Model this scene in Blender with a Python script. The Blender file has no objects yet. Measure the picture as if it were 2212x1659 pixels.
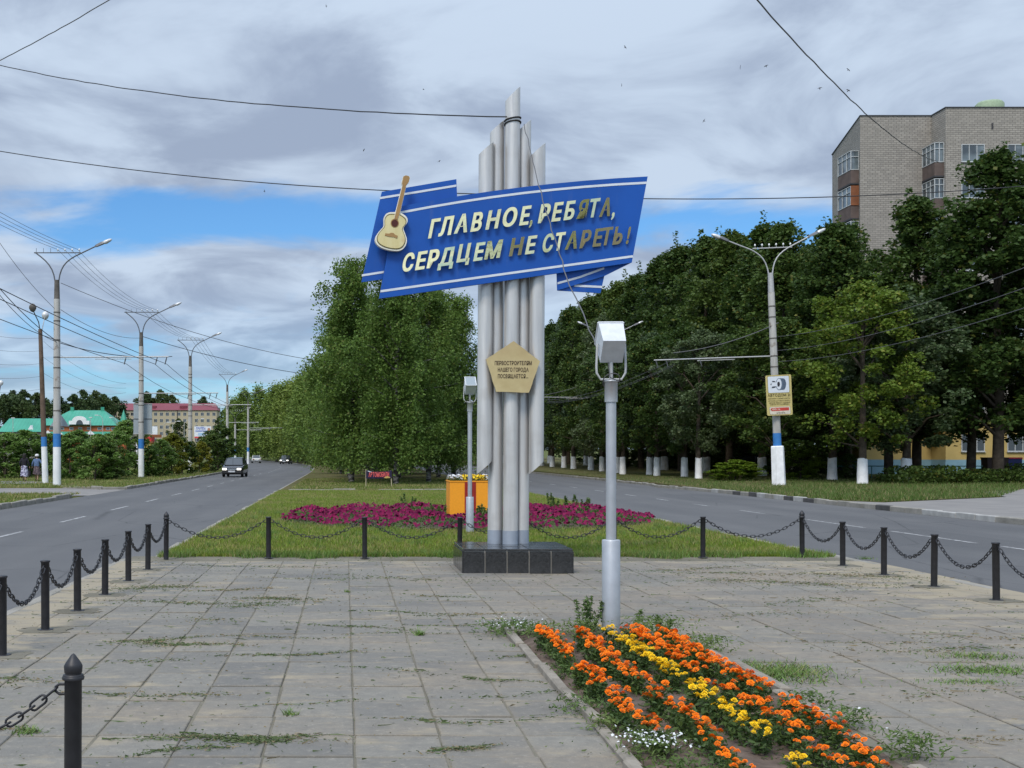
import bpy, math, random
import numpy as np
from mathutils import Vector, Matrix

# ------------------------------------------------------------------ camera
# level view camera with a shifted frame: optical axis along +Y, eye 1.65 m above the paving
SC = bpy.context.scene
F, CX, CY, EYE = 2620.0, 746.0, 980.0, 1.65        # pixels of a 2212 x 1659 frame
cam_d = bpy.data.cameras.new('camera')
cam_d.sensor_fit = 'HORIZONTAL'; cam_d.sensor_width = 36.0
cam_d.lens = F / 2212.0 * 36.0
cam_d.shift_x = (1106.0 - CX) / 2212.0
cam_d.shift_y = (CY - 829.5) / 2212.0
cam_d.clip_start = 0.1; cam_d.clip_end = 6000.0
cam = bpy.data.objects.new('camera', cam_d)
SC.collection.objects.link(cam)
cam.location = (0, 0, EYE); cam.rotation_euler = (math.radians(90), 0, 0)
SC.camera = cam

# ------------------------------------------------------------------ sky, sun, exposure
SUN_EL, SUN_AZ = math.radians(50), math.radians(-155)   # azimuth from +Y towards +X: behind the viewer, to the left
world = bpy.data.worlds.new('World'); SC.world = world; world.use_nodes = True
wt = world.node_tree; wt.nodes.clear()
def WN(t, **k):
    n = wt.nodes.new(t)
    for a, b in k.items(): setattr(n, a, b)
    return n
def WL(a, b): wt.links.new(a, b)
def wmath(op, a, b=None, c=None, clamp=False):
    n = WN('ShaderNodeMath', operation=op); n.use_clamp = clamp
    for i, v in enumerate((a, b, c)):
        if v is None: continue
        if hasattr(v, 'type'): WL(v, n.inputs[i])
        else: n.inputs[i].default_value = v
    return n.outputs[0]
def wrange(v, a, b, c=0.0, d=1.0, smooth=True):
    n = WN('ShaderNodeMapRange'); n.interpolation_type = 'SMOOTHSTEP' if smooth else 'LINEAR'
    WL(v, n.inputs[0])
    for i, x in zip((1, 2, 3, 4), (a, b, c, d)): n.inputs[i].default_value = x
    return n.outputs[0]
def wmix(f, a, b):
    n = WN('ShaderNodeMix', data_type='RGBA')
    for s, v in ((n.inputs[0], f), (n.inputs[6], a), (n.inputs[7], b)):
        if hasattr(v, 'type'): WL(v, s)
        else: s.default_value = v if isinstance(v, (int, float)) else (*v, 1)
    return n.outputs[2]
sky = WN('ShaderNodeTexSky'); sky.sky_type = 'NISHITA'; sky.sun_disc = False
sky.sun_elevation = SUN_EL; sky.sun_rotation = SUN_AZ
sky.air_density = 1.0; sky.dust_density = 0.6; sky.ozone_density = 2.0
tc = WN('ShaderNodeTexCoord'); sep = WN('ShaderNodeSeparateXYZ'); WL(tc.outputs['Generated'], sep.inputs[0])
zz = wmath('MAXIMUM', sep.outputs[2], 0.0)
zd = wmath('ADD', zz, 0.15)
comb = WN('ShaderNodeCombineXYZ')
WL(wmath('DIVIDE', sep.outputs[0], zd), comb.inputs[0]); WL(wmath('DIVIDE', sep.outputs[1], zd), comb.inputs[1])
def wnoise(scale, detail, rough, off, sx=1.0, sy=1.0, dist=0.0):
    mp = WN('ShaderNodeMapping'); WL(comb.outputs[0], mp.inputs[0])
    mp.inputs['Location'].default_value = off; mp.inputs['Scale'].default_value = (sx, sy, 1)
    n = WN('ShaderNodeTexNoise'); n.inputs['Scale'].default_value = scale; n.inputs['Detail'].default_value = detail
    n.inputs['Roughness'].default_value = rough; n.inputs['Distortion'].default_value = dist
    WL(mp.outputs[0], n.inputs[0]); return n.outputs[0]
SKYP = dict(cov=(0.33, 0.47), gap=0.125)
big = wnoise(0.62, 5, 0.55, (3.1, 7.7, 0.0), 1.0, 0.75)
med = wnoise(1.9, 6, 0.55, (11.0, 2.0, 4.0), 0.8, 1.0, 0.4)
# a break in the deck low over the horizon, as the photograph shows
gapn = wnoise(0.30, 3, 0.5, (5.0, 1.0, 9.0))
el = wmath('ADD', zz, wmath('MULTIPLY', wmath('SUBTRACT', gapn, 0.5), 0.16))
gap = wmath('MULTIPLY', wrange(el, 0.125, 0.155), wrange(el, 0.215, 0.175))
dens = wmath('SUBTRACT', wmath('ADD', wmath('MULTIPLY', big, 0.42), wmath('MULTIPLY', med, 0.58)), wmath('MULTIPLY', gap, SKYP['gap']))
dens = wmath('ADD', dens, wrange(zz, 0.175, 0.25, 0.0, 0.13))
cover = wrange(dens, SKYP['cov'][0], SKYP['cov'][1])
low = wrange(zz, 0.05, 0.15)
cover = wmath('MULTIPLY', cover, wrange(low, 0.0, 1.0, 0.72, 0.97, False))
shade = wnoise(2.3, 6, 0.55, (0.4, 5.2, 1.0), 0.95, 0.85, 0.5)
light = wrange(shade, 0.34, 0.61)
cl = wmix(light, (3.5, 4.25, 5.65), (5.9, 7.0, 8.5))
zen = wrange(zz, 0.25, 0.95, 1.0, 1.7)
# clouds are brighter round the veiled sun
dt = WN('ShaderNodeVectorMath', operation='DOT_PRODUCT'); WL(tc.outputs['Generated'], dt.inputs[0]); dt.inputs[1].default_value = (math.sin(SUN_AZ) * math.cos(SUN_EL), math.cos(SUN_AZ) * math.cos(SUN_EL), math.sin(SUN_EL))
zen = wmath('ADD', zen, wmath('MULTIPLY', wmath('POWER', wmath('MAXIMUM', dt.outputs['Value'], 0.0), 3.0), 1.1))
vm = WN('ShaderNodeVectorMath', operation='SCALE'); WL(cl, vm.inputs[0]); WL(zen, vm.inputs['Scale'])
blue = WN('ShaderNodeVectorMath', operation='MULTIPLY'); WL(sky.outputs[0], blue.inputs[0]); blue.inputs[1].default_value = (0.62, 1.04, 1.42)
skyc = wmix(cover, blue.outputs[0], vm.outputs[0])
bg = WN('ShaderNodeBackground'); bg.inputs[1].default_value = 0.1; WL(skyc, bg.inputs[0])
wo = WN('ShaderNodeOutputWorld'); WL(bg.outputs[0], wo.inputs[0])

sd = bpy.data.lights.new('sun', 'SUN'); sd.energy = 2.3; sd.angle = math.radians(18); sd.color = (1.0, 0.91, 0.78)
so = bpy.data.objects.new('sun', sd); SC.collection.objects.link(so)
sdir = Vector((math.sin(SUN_AZ) * math.cos(SUN_EL), math.cos(SUN_AZ) * math.cos(SUN_EL), math.sin(SUN_EL)))
so.rotation_euler = sdir.to_track_quat('Z', 'Y').to_euler(); so.location = (-20, -30, 60)

SC.render.engine = 'CYCLES'
SC.view_settings.view_transform = 'Standard'; SC.view_settings.look = 'None'
SC.view_settings.exposure = 0.0; SC.view_settings.gamma = 1.0; SC.view_settings.use_curve_mapping = False
SC.cycles.max_bounces = 5; SC.cycles.diffuse_bounces = 2; SC.cycles.glossy_bounces = 3
SC.cycles.transmission_bounces = 4; SC.cycles.transparent_max_bounces = 6
SC.cycles.caustics_reflective = False; SC.cycles.caustics_refractive = False

# ------------------------------------------------------------------ helpers
COL = SC.collection
RNG = np.random.default_rng(7)
random.seed(5)
def at(px, py, d):                     # frame pixel + distance -> point in the place
    return Vector(((px - CX) / F * d, d, EYE + (CY - py) / F * d))
def gd(px, py, z=0.0):                 # frame pixel -> point on level ground of height z
    d = (EYE - z) * F / (py - CY)
    return Vector(((px - CX) / F * d, d, z))
def rise(y):                           # the far end of the place climbs gently
    return 0.0 if y < 240 else min((y - 240) * 0.0075, 5.0)

ORD = ['first', 'second', 'third', 'fourth', 'fifth', 'sixth', 'seventh', 'eighth', 'ninth', 'tenth', 'eleventh', 'twelfth',
       'thirteenth', 'fourteenth', 'fifteenth', 'sixteenth', 'seventeenth', 'eighteenth', 'nineteenth', 'twentieth']
def nth(i):
    if i < 20: return ORD[i]
    t = ['twenty', 'thirty', 'forty', 'fifty', 'sixty'][(i + 1) // 10 - 2]
    u = (i + 1) % 10
    return (t[:-1] + 'ieth') if u == 0 else t + '-' + ORD[u - 1]

def tag(o, label=None, cat=None, group=None, kind=None):
    if label: o['label'] = label
    if cat: o['category'] = cat
    if group: o['group'] = group
    if kind: o['kind'] = kind
    return o
def empty(name, loc=(0, 0, 0), rz=0.0, label=None, cat=None, group=None):
    o = bpy.data.objects.new(name, None); COL.objects.link(o)
    o.location = loc; o.rotation_euler = (0, 0, rz); o.empty_display_size = 0.2
    return tag(o, label, cat, group)
def link(name, me, mat=None, parent=None, loc=None, rot=None):
    o = bpy.data.objects.new(name, me); COL.objects.link(o)
    if mat is not None and not me.materials: me.materials.append(mat)
    if parent is not None: o.parent = parent
    if loc is not None: o.location = loc
    if rot is not None: o.rotation_euler = rot
    return o
def copy_tree(o, parent=None):
    c = o.copy(); COL.objects.link(c); c.parent = parent
    for ch in o.children: copy_tree(ch, c)
    return c
def arr_mesh(name, V, Fc, mat=None, smooth=False):     # numpy verts (n,3), faces (m,k)
    V = np.asarray(V, dtype=np.float32); Fc = np.asarray(Fc, dtype=np.int32); k = Fc.shape[1]
    me = bpy.data.meshes.new(name)
    me.vertices.add(len(V)); me.vertices.foreach_set('co', V.ravel())
    me.loops.add(Fc.size); me.loops.foreach_set('vertex_index', Fc.ravel())
    me.polygons.add(len(Fc)); me.polygons.foreach_set('loop_start', np.arange(0, Fc.size, k, dtype=np.int32))
    me.polygons.foreach_set('loop_total', np.full(len(Fc), k, dtype=np.int32))
    if smooth: me.polygons.foreach_set('use_smooth', np.ones(len(Fc), dtype=bool))
    me.update(calc_edges=True); me.validate()
    if mat: me.materials.append(mat)
    return me

class MB:                              # collects shapes of ONE part
    def __init__(s): s.v = []; s.f = []; s.sm = []
    def add(s, vs, fs, sm=False):
        b = len(s.v); s.v += [tuple(v) for v in vs]; s.f += [tuple(i + b for i in f) for f in fs]; s.sm += [sm] * len(fs); return s
    def box(s, c, d, M=None, taper=1.0):
        x, y, z = d[0] / 2, d[1] / 2, d[2] / 2
        vs = [Vector((a * x * (taper if k > 0 else 1), b * y * (taper if k > 0 else 1), k * z)) for k in (-1, 1) for a, b in ((-1, -1), (1, -1), (1, 1), (-1, 1))]
        if M is not None: vs = [M @ v for v in vs]
        c = Vector(c)
        return s.add([v + c for v in vs], [(3, 2, 1, 0), (4, 5, 6, 7), (0, 1, 5, 4), (1, 2, 6, 5), (2, 3, 7, 6), (3, 0, 4, 7)])
    def bev(s, c, d, b):               # box with chamfered top edges
        x, y, z = d[0] / 2, d[1] / 2, d[2] / 2; c = Vector(c)
        q = lambda a, e, h: [Vector((-a, -e, h)), Vector((a, -e, h)), Vector((a, e, h)), Vector((-a, e, h))]
        vs = q(x, y, -z) + q(x, y, z - b) + q(x - b, y - b, z)
        fs = [(i, (i + 1) % 4, 4 + (i + 1) % 4, 4 + i) for i in range(4)] + [(4 + i, 4 + (i + 1) % 4, 8 + (i + 1) % 4, 8 + i) for i in range(4)] + [(8, 9, 10, 11), (3, 2, 1, 0)]
        return s.add([v + c for v in vs], fs)
    def tube(s, pts, r, n=8, cap=True, sm=True):
        pts = [Vector(p) for p in pts]; m = len(pts)
        rr = r if isinstance(r, (list, tuple)) else [r] * m
        vs = []; up = None
        for i, p in enumerate(pts):
            t = (pts[min(i + 1, m - 1)] - pts[max(i - 1, 0)]).normalized()
            if up is None:
                up = Vector((0, 0, 1)) if abs(t.z) < 0.9 else Vector((1, 0, 0))
            a = (up - t * up.dot(t)).normalized(); b = t.cross(a); up = a
            for k in range(n):
                w = 2 * math.pi * k / n
                vs.append(p + (a * math.cos(w) + b * math.sin(w)) * rr[i])
        fs = [(i * n + k, i * n + (k + 1) % n, (i + 1) * n + (k + 1) % n, (i + 1) * n + k) for i in range(m - 1) for k in range(n)]
        s.add(vs, fs, sm)
        if cap:
            s.add(vs[:n], [tuple(range(n))[::-1]]); s.add(vs[-n:], [tuple(range(n))])
        return s
    def lathe(s, prof, c=(0, 0, 0), n=16, sm=True, ax=None):
        c = Vector(c); vs = []
        for r, z in prof:
            for k in range(n):
                w = 2 * math.pi * k / n
                v = Vector((r * math.cos(w), r * math.sin(w), z))
                if ax is not None: v = ax @ v
                vs.append(c + v)
        m = len(prof)
        fs = [(i * n + k, i * n + (k + 1) % n, (i + 1) * n + (k + 1) % n, (i + 1) * n + k) for i in range(m - 1) for k in range(n)]
        s.add(vs, fs, sm)
        if prof[0][0] > 1e-4: s.add(vs[:n], [tuple(range(n))[::-1]])
        if prof[-1][0] > 1e-4: s.add(vs[-n:], [tuple(range(n))])
        return s
    def prism(s, poly, off):           # planar polygon (3d points) extruded by vector off
        n = len(poly); a = [Vector(p) for p in poly]; b = [p + Vector(off) for p in a]
        return s.add(a + b, [tuple(range(n)), tuple(range(2 * n - 1, n - 1, -1))] + [(i, i + n, (i + 1) % n + n, (i + 1) % n) for i in range(n)])
    def quad(s, *p): return s.add(p, [tuple(range(len(p)))])
    def mesh(s, name, mat=None, origin=None):
        me = bpy.data.meshes.new(name)
        vs = s.v if origin is None else [(v[0] - origin[0], v[1] - origin[1], v[2] - origin[2]) for v in s.v]
        me.from_pydata(vs, [], s.f); me.polygons.foreach_set('use_smooth', s.sm); me.update()
        if mat: me.materials.append(mat)
        return me
    def build(s, name, mat, parent=None, loc=None, rot=None):
        return link(name, s.mesh(name, mat), None, parent, loc, rot)

# ------------------------------------------------------------------ materials
MATS = {}
class NT:
    def __init__(s, name):
        s.m = bpy.data.materials.new(name); s.m.use_nodes = True; s.t = s.m.node_tree
        s.b = s.t.nodes['Principled BSDF']
    def n(s, t, **k):
        x = s.t.nodes.new(t)
        for a, b in k.items(): setattr(x, a, b)
        return x
    def l(s, a, b): s.t.links.new(a, b)
    def put(s, sock, v):
        if hasattr(v, 'type'): s.l(v, sock)
        elif isinstance(v, (tuple, list)) and len(v) == 3 and sock.type == 'RGBA': sock.default_value = (*v, 1)
        else: sock.default_value = v
    def coord(s, kind='Object'): return s.n('ShaderNodeTexCoord').outputs[kind]
    def pos(s): return s.n('ShaderNodeNewGeometry').outputs['Position']
    def island(s): return s.n('ShaderNodeNewGeometry').outputs['Random Per Island']
    def rnd(s): return s.n('ShaderNodeObjectInfo').outputs['Random']
    def map(s, v, sc=(1, 1, 1), lo=(0, 0, 0)):
        m = s.n('ShaderNodeMapping'); s.l(v, m.inputs[0]); m.inputs['Scale'].default_value = sc; m.inputs['Location'].default_value = lo; return m.outputs[0]
    def noise(s, v, scale, detail=3, rough=0.55, dist=0.0):
        x = s.n('ShaderNodeTexNoise'); s.l(v, x.inputs[0]); x.inputs['Scale'].default_value = scale
        x.inputs['Detail'].default_value = detail; x.inputs['Roughness'].default_value = rough; x.inputs['Distortion'].default_value = dist
        return x.outputs[0]
    def rng(s, v, a, b, c=0.0, d=1.0):
        x = s.n('ShaderNodeMapRange'); s.l(v, x.inputs[0])
        for i, q in zip((1, 2, 3, 4), (a, b, c, d)): x.inputs[i].default_value = q
        return x.outputs[0]
    def math(s, op, a, b=0.0):
        x = s.n('ShaderNodeMath', operation=op); s.put(x.inputs[0], a); s.put(x.inputs[1], b); return x.outputs[0]
    def mix(s, f, a, b, mode='MIX'):
        x = s.n('ShaderNodeMix', data_type='RGBA', blend_type=mode)
        s.put(x.inputs[0], f); s.put(x.inputs[6], a); s.put(x.inputs[7], b); return x.outputs[2]
    def ramp(s, v, stops):
        x = s.n('ShaderNodeValToRGB'); s.l(v, x.inputs[0]); e = x.color_ramp.elements
        while len(e) < len(stops): e.new(0.5)
        for q, (p, c) in zip(e, stops): q.position = p; q.color = (*c, 1)
        return x.outputs[0]
    def bump(s, h, strength=0.3, dist=0.01):
        x = s.n('ShaderNodeBump'); x.inputs['Strength'].default_value = strength; x.inputs['Distance'].default_value = dist
        s.l(h, x.inputs['Height']); s.l(x.outputs[0], s.b.inputs['Normal']); return s
    def out(s, col=None, rough=None, metal=None, spec=None, **k):
        if col is not None: s.put(s.b.inputs['Base Color'], col)
        if rough is not None: s.put(s.b.inputs['Roughness'], rough)
        if metal is not None: s.put(s.b.inputs['Metallic'], metal)
        if spec is not None: s.put(s.b.inputs['Specular IOR Level'], spec)
        for a, v in k.items(): s.put(s.b.inputs[a], v)
        MATS[s.m.name] = s.m; return s.m
def mat(name, col, rough=0.6, metal=0.0, var=0.12, scale=6.0, spec=0.4, bump=0.0, obj=True):
    t = NT(name); v = t.noise(t.coord('Object') if obj else t.pos(), scale, 4)
    c = t.mix(t.rng(v, 0.3, 0.7), tuple(x * (1 - var) for x in col), tuple(min(1, x * (1 + var)) for x in col))
    if bump: t.bump(v, bump, 0.01)
    return t.out(c, rough, metal, spec)
def leafmat(name, dark, lightc, accent=None, af=0.04, spec=0.25, trans=0.35):
    t = NT(name); i = t.island()
    c = t.mix(i, dark, lightc)
    lo = t.noise(t.coord('Object'), 0.8, 3)
    c = t.mix(t.rng(lo, 0.38, 0.62, 0.0, 0.75), c, tuple((a * 0.6 + b * 0.4) * 1.25 for a, b in zip(lightc, dark)))
    if accent:
        h = t.math('FRACT', t.math('MULTIPLY', i, 37.31))
        c = t.mix(t.math('LESS_THAN', h, af), c, accent)
    o = t.rnd(); c = t.mix(t.rng(o, 0.0, 0.5, 0.40, 0.0), c, dark); c = t.mix(t.rng(o, 0.5, 1, 0.0, 0.45), c, (lightc[0] * 1.35, lightc[1] * 1.15, lightc[2]))
    t.out(c, 0.5, 0.0, spec)
    if trans > 0:
        tr = t.n('ShaderNodeBsdfTranslucent'); t.l(c, tr.inputs[0]); mx = t.n('ShaderNodeMixShader'); mx.inputs[0].default_value = trans
        t.l(t.b.outputs[0], mx.inputs[1]); t.l(tr.outputs[0], mx.inputs[2]); t.l(mx.outputs[0], t.t.nodes['Material Output'].inputs['Surface'])
    return t.m

# paving slab: grey concrete, sand-stained, one tone per slab
t = NT('slab'); p = t.pos()
n1 = t.noise(p, 1.1, 5, 0.6); n2 = t.noise(p, 60, 3, 0.7); n3 = t.noise(t.map(p, (0.8, 1.6, 1)), 0.55, 4, 0.6)
c = t.mix(t.rnd(), (0.152, 0.147, 0.136), (0.262, 0.245, 0.208))
c = t.mix(t.rng(n1, 0.35, 0.7, 0.0, 0.6), c, (0.210, 0.198, 0.170))
c = t.mix(t.rng(n3, 0.5, 0.66, 0.0, 0.75), c, (0.285, 0.240, 0.182))
sx = t.n('ShaderNodeSeparateXYZ'); t.l(p, sx.inputs[0])
warm = t.math('MULTIPLY', t.rng(sx.outputs[0], 0.2, 2.6), t.rng(t.noise(p, 0.9, 4), 0.38, 0.62))
c = t.mix(t.math('MULTIPLY', warm, 0.5), c, (0.29, 0.235, 0.175))
c = t.mix(t.rng(n2, 0.25, 0.75, 0.0, 0.35), c, (0.12, 0.12, 0.12), 'MIX')
spk = t.noise(p, 140, 2, 0.6); c = t.mix(t.rng(spk, 0.68, 0.75, 0, 0.5), c, (0.5, 0.48, 0.45))
# mid-scale weathering, blown sand along the rims of the plaza and dirt caught at the slab edges
n4 = t.noise(p, 9, 5, 0.7); c = t.mix(t.rng(n4, 0.38, 0.68, 0.0, 0.55), c, (0.135, 0.13, 0.122)); c = t.mix(t.rng(t.noise(p, 17, 4, 0.7), 0.56, 0.7, 0.0, 0.5), c, (0.33, 0.30, 0.26))
rim = t.math('MAXIMUM', t.rng(sx.outputs[1], 17.6, 19.3), t.math('MAXIMUM', t.rng(sx.outputs[0], -2.3, -3.2), t.rng(sx.outputs[0], 5.6, 7.6)))
sandf = t.math('MULTIPLY', t.rng(t.math('ADD', t.noise(t.map(p, (1, 2.2, 1)), 1.6, 6, 0.65), t.math('MULTIPLY', rim, 0.22)), 0.56, 0.70), 0.85)
c = t.mix(sandf, c, (0.315, 0.270, 0.195))
ob = t.n('ShaderNodeSeparateXYZ'); t.l(t.coord('Object'), ob.inputs[0])
ed = t.math('MAXIMUM', t.math('ABSOLUTE', ob.outputs[0]), t.math('ABSOLUTE', ob.outputs[1]))
edf = t.math('MULTIPLY', t.rng(t.math('ADD', ed, t.math('MULTIPLY', t.noise(p, 6, 4, 0.7), 0.09)), 0.255, 0.30), t.math('LESS_THAN', ed, 0.26))
c = t.mix(t.math('MULTIPLY', edf, 0.3), c, t.mix(t.noise(p, 3, 2), (0.10, 0.085, 0.06), (0.36, 0.30, 0.22)))
t.bump(t.math('ADD', t.math('MULTIPLY', n2, 0.5), t.math('ADD', n1, n4)), 0.5, 0.014)
t.out(c, 0.9, 0, 0.25)
t = NT('sand_joint'); p = t.pos(); n1 = t.noise(p, 1.3, 4); n2 = t.noise(p, 50, 3, 0.7)
c = t.mix(t.rng(n1, 0.35, 0.65), (0.140, 0.130, 0.110), (0.215, 0.198, 0.165)); c = t.mix(t.rng(n2, 0.3, 0.7, 0, 0.5), c, (0.15, 0.14, 0.09))
t.bump(n2, 0.5, 0.01); t.out(c, 0.95, 0, 0.1)
t = NT('asphalt'); p = t.pos(); n1 = t.noise(t.map(p, (1, 0.12, 1)), 0.7, 5, 0.6); n2 = t.noise(p, 90, 2, 0.7); n3 = t.noise(p, 0.22, 4)
c = t.mix(t.rng(n1, 0.3, 0.7), (0.080, 0.080, 0.084), (0.112, 0.111, 0.113)); c = t.mix(t.rng(n3, 0.42, 0.62, 0, 0.5), c, (0.070, 0.071, 0.075))
c = t.mix(t.rng(n2, 0.3, 0.7, 0, 0.35), c, (0.17, 0.17, 0.168)); ax_ = t.n('ShaderNodeSeparateXYZ'); t.l(p, ax_.inputs[0])
trk = t.math('ABSOLUTE', t.math('SINE', t.math('MULTIPLY', ax_.outputs[0], 1.72))); c = t.mix(t.math('MULTIPLY', t.rng(trk, 0.55, 1.0), 0.30), c, (0.072, 0.073, 0.078))
vo = t.n('ShaderNodeTexVoronoi'); vo.feature = 'DISTANCE_TO_EDGE'; t.l(t.map(p, (1, .45, 1)), vo.inputs['Vector']); vo.inputs['Scale'].default_value = .42
crk = t.math('MULTIPLY', t.rng(t.math('ADD', vo.outputs['Distance'], t.math('MULTIPLY', t.noise(p, 3, 4, .7), .03)), .026, .012), t.rng(t.noise(p, .16, 2), .46, .56)); c = t.mix(t.math('MULTIPLY', crk, .8), c, (0.03, 0.03, 0.032))
v2 = t.n('ShaderNodeTexVoronoi'); v2.feature = 'F1'; v2.distance = 'CHEBYCHEV'; t.l(t.map(p, (1, .3, 1)), v2.inputs['Vector']); v2.inputs['Scale'].default_value = .16
c = t.mix(t.math('MULTIPLY', t.math('LESS_THAN', v2.outputs['Distance'], .22), t.rng(t.noise(p, .09, 2), .48, .52, 0, .45)), c, (0.068, 0.069, 0.073))
t.bump(n2, 0.4, 0.01)
t.out(c, 0.82, 0, 0.35)
t = NT('old_asphalt'); p = t.pos(); n1 = t.noise(p, 0.8, 5); n2 = t.noise(p, 40, 3)
c = t.mix(t.rng(n1, 0.3, 0.7), (0.20, 0.19, 0.185), (0.27, 0.255, 0.24)); c = t.mix(t.rng(n2, 0.3, 0.7, 0, 0.3), c, (0.12, 0.12, 0.12)); t.out(c, 0.9, 0, 0.2)
def turf(name, a, b, dry, df):
    t = NT(name); p = t.pos(); n1 = t.noise(p, 0.45, 5, 0.6); n2 = t.noise(p, 25, 3, 0.7); n3 = t.noise(p, 1.7, 4)
    c = t.mix(t.rng(n2, 0.3, 0.7), a, b); c = t.mix(t.rng(n1, 0.45, 0.65, 0, df), c, dry); c = t.mix(t.rng(n3, 0.45, 0.7, 0, 0.4), c, tuple(x * 0.7 for x in a))
    t.bump(n2, 0.8, 0.04); return t.out(c, 0.95, 0, 0.1)
turf('lawn_soil', (0.085, 0.110, 0.020), (0.13, 0.150, 0.034), (0.19, 0.165, 0.07), 0.55)
turf('verge_soil', (0.075, 0.105, 0.022), (0.12, 0.15, 0.034), (0.24, 0.20, 0.10), 0.7)
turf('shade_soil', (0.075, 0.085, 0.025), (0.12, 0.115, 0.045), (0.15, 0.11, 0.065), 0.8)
turf('field', (0.07, 0.095, 0.025), (0.11, 0.13, 0.04), (0.16, 0.14, 0.07), 0.5)
def blades(name, a, b, dry, df):
    t = NT(name); i = t.island(); p = t.pos(); c = t.mix(i, a, b)
    n1 = t.noise(p, 0.45, 5, 0.6); n2 = t.noise(p, 2.2, 3)
    f = t.math('MULTIPLY', t.rng(n1, 0.45, 0.65, 0, 1), df); h = t.math('FRACT', t.math('MULTIPLY', i, 17.7))
    c = t.mix(t.math('GREATER_THAN', t.math('ADD', f, t.math('MULTIPLY', t.rng(n2, 0.3, 0.7), 0.25)), h), c, dry)
    return t.out(c, 0.6, 0, 0.25)
blades('lawn_blade', (0.085, 0.150, 0.012), (0.185, 0.250, 0.028), (0.26, 0.23, 0.085), 0.5)
blades('shade_blade', (0.045, 0.090, 0.013), (0.09, 0.145, 0.026), (0.20, 0.18, 0.08), 0.25)  # darker blades for the right verge: tree shade put into the colour
blades('verge_blade', (0.075, 0.125, 0.018), (0.145, 0.19, 0.034), (0.27, 0.23, 0.10), 0.55)
blades('clip_blade', (0.055, 0.095, 0.030), (0.125, 0.155, 0.070), (0.21, 0.17, 0.10), 0.7)
blades('weed_blade', (0.07, 0.14, 0.025), (0.14, 0.23, 0.05), (0.2, 0.2, 0.08), 0.2)
leafmat('linden_leaf', (0.030, 0.062, 0.015), (0.088, 0.138, 0.030), (0.16, 0.16, 0.03), 0.04, 0.2)
leafmat('linden_light', (0.062, 0.115, 0.016), (0.160, 0.225, 0.032), (0.22, 0.23, 0.04), 0.10, 0.2)
leafmat('linden_grey', (0.036, 0.070, 0.026), (0.098, 0.142, 0.056), (0.15, 0.18, 0.10), 0.06, 0.45)
leafmat('birch_leaf', (0.066, 0.128, 0.024), (0.165, 0.245, 0.052), (0.17, 0.19, 0.045), 0.05, 0.2)
leafmat('far_leaf', (0.038, 0.066, 0.026), (0.075, 0.112, 0.040), None, 0, 0.15)
leafmat('far_birch', (0.105, 0.170, 0.036), (0.200, 0.270, 0.064), None, 0, 0.15)
leafmat('bush_leaf', (0.075, 0.150, 0.030), (0.165, 0.270, 0.066), (0.30, 0.29, 0.20), 0.02, 0.25)
leafmat('lime_leaf', (0.085, 0.155, 0.012), (0.17, 0.26, 0.025), (0.25, 0.3, 0.05), 0.1, 0.25)
leafmat('gold_leaf', (0.105, 0.13, 0.012), (0.20, 0.20, 0.025), (0.3, 0.28, 0.05), 0.1, 0.2)
leafmat('plant_leaf', (0.040, 0.078, 0.020), (0.095, 0.150, 0.040), None, 0, 0.3)
leafmat('weed_leaf', (0.070, 0.125, 0.030), (0.145, 0.215, 0.065), None, 0, 0.3)
mat('bark', (0.085, 0.068, 0.052), 0.95, 0, 0.4, 5, 0.1, 0.5)
t = NT('birch_bark'); o = t.coord('Object'); n1 = t.noise(t.map(o, (1, 1, 4)), 2.5, 4); n2 = t.noise(t.map(o, (1, 1, 9)), 1.5, 3)
c = t.mix(t.rng(n1, 0.46, 0.62), (0.04, 0.037, 0.033), (0.34, 0.325, 0.30)); c = t.mix(t.rng(n2, 0.55, 0.62), c, (0.06, 0.05, 0.045)); t.out(c, 0.9, 0, 0.2)
mat('whitewash', (0.80, 0.81, 0.82), 0.9, 0, 0.14, 3, 0.2, 0.3)
mat('iron', (0.030, 0.030, 0.034), 0.48, 0.35, 0.25, 12, 0.5, 0.1)
t = NT('silver_tube'); o = t.coord('Object'); n1 = t.noise(t.map(o, (7, 7, 0.5)), 1.6, 5, 0.6); n2 = t.noise(o, 3, 4)
c = t.mix(t.rng(n1, 0.3, 0.7), (0.50, 0.49, 0.485), (0.68, 0.665, 0.64)); c = t.mix(t.rng(n2, 0.5, 0.7, 0, 0.35), c, (0.42, 0.39, 0.36)); t.out(c, t.rng(n1, 0.3, 0.7, 0.30, 0.42), 0.42, 0.5)
mat('silver_paint', (0.45, 0.47, 0.50), 0.42, 0.5, 0.08, 9)
mat('tube_foot', (0.36, 0.40, 0.46), 0.5, 0.4, 0.08, 9)
t = NT('banner_blue'); o = t.coord('Object'); n1 = t.noise(o, 1.3, 4); n2 = t.noise(t.map(o, (1, 1, 0.15)), 9, 3)
c = t.mix(t.rng(n1, 0.3, 0.7), (0.002, 0.066, 0.33), (0.003, 0.082, 0.40)); c = t.mix(t.rng(n2, 0.58, 0.75, 0, 0.16), c, (0.12, 0.16, 0.30)); t.out(c, 0.5, 0, 0.4)
mat('banner_edge', (0.03, 0.05, 0.12), 0.7)
mat('stripe_white', (0.62, 0.66, 0.72), 0.6, 0, 0.06)
t = NT('gold_mirror'); o = t.coord('Object'); n1 = t.noise(o, 4, 3); t.bump(n1, 0.25, 0.03)
t.out(t.mix(t.rng(n1, 0.3, 0.7), (0.92, 0.80, 0.42), (0.98, 0.88, 0.50)), 0.16, 1.0)
mat('letter_edge', (0.66, 0.63, 0.52), 0.55, 0, 0.05)
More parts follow.
